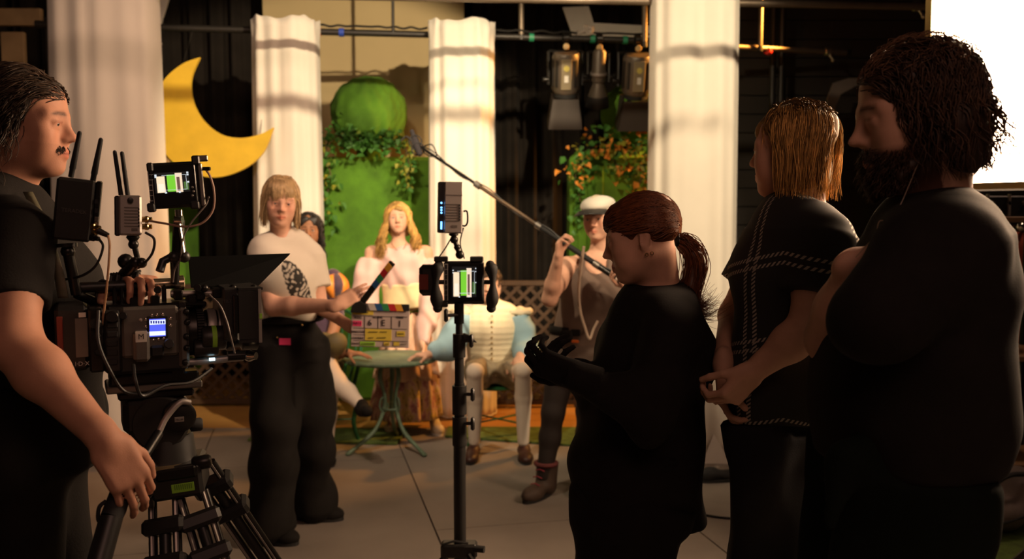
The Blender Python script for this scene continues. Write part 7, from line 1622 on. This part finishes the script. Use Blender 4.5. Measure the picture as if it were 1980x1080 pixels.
    def uvf(ve):
        q = ve - np.array(N_); f = q @ np.array(bf); s = q @ np.array(side); return np.stack([np.arctan2(f, -s) * .16 + .22, q[:, 2] + .22 * f * 0 + .0 + .35 * np.abs(np.arctan2(f, -s)) * .12], 1)
    S = Sculpt(); S.loft(grow([(Pv - Z1 * .035, side, .165, .125), (Pv + Z1 * .02, side, .162, .124)] + rg[2:], .016), .03); S.cap(N_ - Z1 * .03, N_ - Z1 * .005, .076, .068, .03)
    for s0, e0, f in ((sL, eL, .62), (sR, eR, .62)): m_ = s0 * (1 - f) + e0 * f; S.cap(s0 + (N_ - s0) * .3, s0, .070, .072, .04); S.loft([(s0, bf, .078, .074), (m_, bf, .082, .078)], .03)
    S.ell(N_ + bf * .075 + Z1 * .01, (.045, .045, .07), None, .01, True)
    sh = cloth('checked_shirt', S, .006, PM, root, 1, (.005, folds(31, 26, 22)), uvf)
    for sg in (-1, 1): b = MB(); b.tube(spline([N_ - bf * .06 + Z1 * .015, N_ + side * sg * .062 + Z1 * .005, N_ + bf * .06 + side * sg * .03 - Z1 * .05, N_ + bf * .105 - Z1 * .11], 5), [.008] * 16, 8); b.build('collar', PM, sh)
    JN = mat('black_jeans', (.016, .017, .022), .8, var=.3, nscale=10, bump=.1, bscale=300); S = Sculpt(); h1, h2 = Pv + side * .08, Pv - side * .08; S.loft([(Pv - Z1 * .12, side, .155, .128), (Pv + Z1 * .03, side, .150, .12)], .04)
    for hp in (h1, h2): kn = hp + V((.0, 0, -.42)); an = V((hp.x + .015, hp.y, .09)); S.loft([(hp - Z1 * .06, side, .095, .118), (kn, side, .088, .098), (an, side, .085, .09)], .05)
    cloth('jeans', S, .009, JN, root, 1, (.006, folds(32, 30, 16)))
    for hp in (h1, h2): shoe('shoe', V((hp.x + .09, hp.y, 0)), V((hp.x - .17, hp.y + .06, 0)), KR, root)
    b = MB(); b.tube(spline([H.w(-.01, -.078, -.02), H.w(-.015, -.07, -.07), N_ + V((-.09, -.05, -.02)), N_ + V((-.10, -.03, -.08))], 6), .0012, 5); b.build('earpiece_wire', M_cable, root)
mullet()
bx = P(1590, 755, 2.16); br = thing('belt_radio', 'black two-way radio clipped to the jeans of the person in the checked shirt', 'radio', bx); b = MB(); b.box(bx, (.052, .035, .105), None, .007); b.build('case', K, br, False)
b = MB(); b.cyl(bx + V((-.015, 0, .05)), bx + V((-.015, 0, .095)), .006); b.build('antenna', KR, br)
for dx in (.003, .018): b = MB(); b.lathe([(.006, 0), (.006, .012)], bx + V((dx, 0, .052)), (0, 0, 1), 12); b.build('dial', CH, br)
for k in range(5): b = MB(); b.box(bx + V((0, -.018, -.01 - .008 * k)), (.034, .003, .003)); b.build('speaker_slot', DG, br, False)
b = MB(); b.box(bx + V((.0, -.0195, .03)), (.04, .003, .012)); b.build('chrome_trim', GR, br, False)

# ------------------------------------------------------------------ tall bearded man
def tall_man():
    d = 1.64; H = Head(P(1771, 221, d), (-.97, .10, -.17), sc_=1.03); bf = nrm((-.98, .12, 0)); side = bf.cross(Z1)  # right arm is away
    root = person('tall bearded man with long dark hair and crossed arms in a black t-shirt', (P(1780, 900, 1.66).x, 1.66, 0))
    N_, Pv = P(1798, 428, 1.66), P(1752, 800, 1.66)
    rg = rings(N_, Pv, side, side, (.19, .205, .205, .185, .066), (.135, .135, .125, .092, .062), (.0, .005, -.012, -.012, 0), bf, drop=.08)
    sL, eL, wL = P(1822, 490, 1.49), P(1694, 622, 1.43), P(1670, 605, 1.60); sR, eR, wR = P(1790, 470, 1.86), P(1610, 655, 1.72), P(1655, 512, 1.62)
    S = Sculpt(); add_head(S, H, True, nose=1.15, lid=.95, fat=.4); S.cap(H.w(-.03, 0, -.06), N_, .060, .066, .03); S.loft(grow(rg[2:], -.02), .03)
    S.limb([sL, (sL + eL) / 2, eL], [.055, .050, .046], .03); S.limb([eL, wL], [.045, .030], .03); S.limb([sR, eR], [.055, .046], .03); S.limb([eR, eR * .6 + wR * .4, wR], [.046, .046, .032], .03)
    add_hand(S, wR, V((.85, .25, .05)), V((.1, -.6, -.5)), 1, curl=(.3, .35, .3), s=1.03); add_hand(S, wL, V((-.1, .9, .15)), V((.8, .1, .1)), -1, curl=(.3, .35, .3), s=1.03)
    body = finish_body(S, .0045, root, H, SK_W, lambda ve: face_cols(ve, H, brow=(.12, .08, .06), brow_th=1.3, beard=((.10, .06, .045), .9), blush=.1)); add_eyes(H, body, (.06, .04, .03), (1, 0, -.4))
    hm = hairmat('dark_brown_waves', (.045, .024, .013), .42); rr = np.random.default_rng(3)
    # beard
    n = 900; th_ = rr.uniform(-1.25, 1.25, n); hh = rr.uniform(-.115, -.045, n); rad = .078 - .35 * np.maximum(0, -.085 - hh); p0 = np.stack([.012 + rad * np.cos(th_) * 1.05, .066 * np.sin(th_), hh], 1); keep = ~((np.abs(p0[:, 1]) < .022) & (hh > -.08)); p0 = p0[keep]; n = len(p0)
    bp_ = flow(H, p0, p0 * np.array([3, 3, 0]) + np.array([0, 0, -.12]), rr.uniform(.018, .034, n), 6, .2, (.01, .01, .01), (0, 0, 0), hug=0, curl=.002, wav=1, jit=.12, seed=4)
    n1 = 240; b_ = rr.uniform(-.028, .028, n1); p1 = np.stack([.095 - 6 * b_ ** 2, b_, -.051 + rr.normal(0, .003, n1)], 1); mp = flow(H, p1, np.stack([np.full(n1, .5), np.sign(b_) * .8, np.full(n1, -.8)], 1), np.full(n1, .018), 5, .2, (.01, .01, .01), (0, 0, 0), hug=0, jit=.1, seed=3)
    S = Sculpt()
    def jw(a, b_, c): return H.w(a, b_, c)
    for sg in (-1, 1): S.cap(jw(.0, sg * .058, -.045), jw(.045, sg * .042, -.095), .019, .020, .02); S.cap(jw(.045, sg * .042, -.095), jw(.080, 0, -.112), .020, .017, .02)
    S.cap(jw(.078, 0, -.098), jw(.072, 0, -.125), .018, .014, .02); S.waves.append((.003, folds(3, 160, 160))); bv, bq = S.mesh(.0045, 0)
    add_hair('beard', [(bv, bq, capcol(bv, .8)), strands(bp_, np.full(n, .0011), vary(n, 4, .6, 2.2)), strands(mp, np.full(n1, .0011), vary(n1, 5, .6, 1.8))], hm, root)
    cap_ = hair_cap(H, .009, (.128, 0, -.052, .080, .080, .116), None, extra=((-.05, .055, -.05, .055, .045, .08), (-.05, -.055, -.05, .055, .045, .08), (-.07, 0, -.06, .05, .065, .08), (-.02, -.075, -.02, .042, .020, .065), (-.02, .075, -.02, .042, .020, .065)), cuts=((.005, .098, -.012, .022, .022, .028), (.005, -.098, -.012, .022, .022, .028), (.118, 0, .045, .064, .11, .056)), wave=.003)
    n = 2500; p0 = scalp(n, 9, amax=.09, cmin=.0, shell=(.097, .079, .086)); d0 = np.stack([-.9 + 0 * p0[:, 0], np.sign(p0[:, 1]) * .5, .15 * np.ones(n)], 1)
    sp = flow(H, p0, d0, rr.uniform(.12, .27, n), 15, .22, (.102, .090, .098), (-.014, 0, .034), curl=.008, wav=2.0, jit=.05, seed=5); sp = off_face(sp, H, low=-.125, extra=lambda a, b, c: (a > .058) & (c < .02)); m = len(sp); a_, b_, c_ = [q.reshape(m, -1) for q in H.loc(sp.reshape(-1, 3))]; sp = sp - np.array(H.F) * (.012 * np.clip((-c_) / .10, 0, 1.2))[:, :, None]
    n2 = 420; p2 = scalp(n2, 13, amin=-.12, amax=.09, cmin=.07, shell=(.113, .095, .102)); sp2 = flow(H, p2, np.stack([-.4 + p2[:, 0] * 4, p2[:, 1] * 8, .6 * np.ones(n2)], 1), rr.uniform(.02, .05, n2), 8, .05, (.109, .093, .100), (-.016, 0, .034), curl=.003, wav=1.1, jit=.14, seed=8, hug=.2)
    add_hair('hair', [(cap_[0], cap_[1], capcol(cap_[0], .7)), strands(sp, np.full(m, .0015), vary(m, 4, .5, 2.2)), strands(sp2, np.full(n2, .0007), vary(n2, 5, 2, 6))], hm, root)  # stray top hairs tinted far lighter: rim glow put into their colour
    # t-shirt
    S = Sculpt(); S.loft(grow([(Pv - Z1 * .07, side, .195, .140), (Pv, side, .200, .146)] + rg[2:], .014), .03); S.cap(N_ - Z1 * .03, N_ + Z1 * .004, .084, .076, .03)
    S.cap(sL + (N_ - sL) * .3, sL, .082, .088, .05); S.cap(sL, eL, .088, .078, .05); S.cap(sR + (N_ - sR) * .3, sR, .082, .088, .05); S.cap(sR, sR * .35 + eR * .65, .088, .075, .05)
    S.ell(Pv + bf * .045 + Z1 * .05, (.125, .18, .12), None, .06)
    sh = cloth('t_shirt', S, .007, BLK, root, 1, (.0055, folds(41, 24, 20)))
    b = MB(); b.tube([N_ + Z1 * (.002 - .03 * math.cos(t)) + bf * .080 * math.cos(t) + side * .080 * math.sin(t) for t in [i * .2618 for i in range(25)]], .006, 8, False); b.build('collar', BLK, sh)
    b = MB(); b.tube(spline([H.w(.03, -.072, -.08), P(1738, 402, 1.56), P(1716, 425, 1.54), P(1700, 428, 1.54), P(1692, 455, 1.53), P(1672, 478, 1.51), P(1655, 497, 1.50)], 5), .0009, 5); b.build('earpiece_wire', mat('clear_wire', (.25, .18, .12), .3), root)
    TR_ = mat('bottle_green_trousers', (.007, .011, .008), .9, var=.3, bump=.1, bscale=200, spec=.1); S = Sculpt(); h1, h2 = Pv + side * .10, Pv - side * .10; S.loft([(Pv - Z1 * .16 + bf * .02, side, .19, .138), (Pv - Z1 * .02, side, .195, .145)], .04)
    for hp in (h1, h2): kn = hp + bf * .05 - Z1 * .45; an = V((hp.x - .03, hp.y, .09)); S.loft([(hp - Z1 * .08 + bf * .012, side, .12, .134), (kn, side, .115, .108), (an, side, .105, .105)], .04)
    S.cap(P(1640, 900, 1.50), P(1606, 1010, 1.46), .03, .012, .05)
    cloth('trousers', S, .009, TR_, root, 1, (.007, folds(42, 30, 16)))
    for hp in (h1, h2): shoe('shoe', V((hp.x + .09, hp.y, 0)), V((hp.x - .19, hp.y + .03, 0)), KR, root)
tall_man()
q = P(1388, 945, 5.0); o_ = shoe('loose_shoe', V((q.x - .10, 4.98, .001)), V((q.x + .16, 5.05, .001)), KR, None, high=.075); tag(o_, 'single black shoe on the floor behind the jeans', 'shoe')
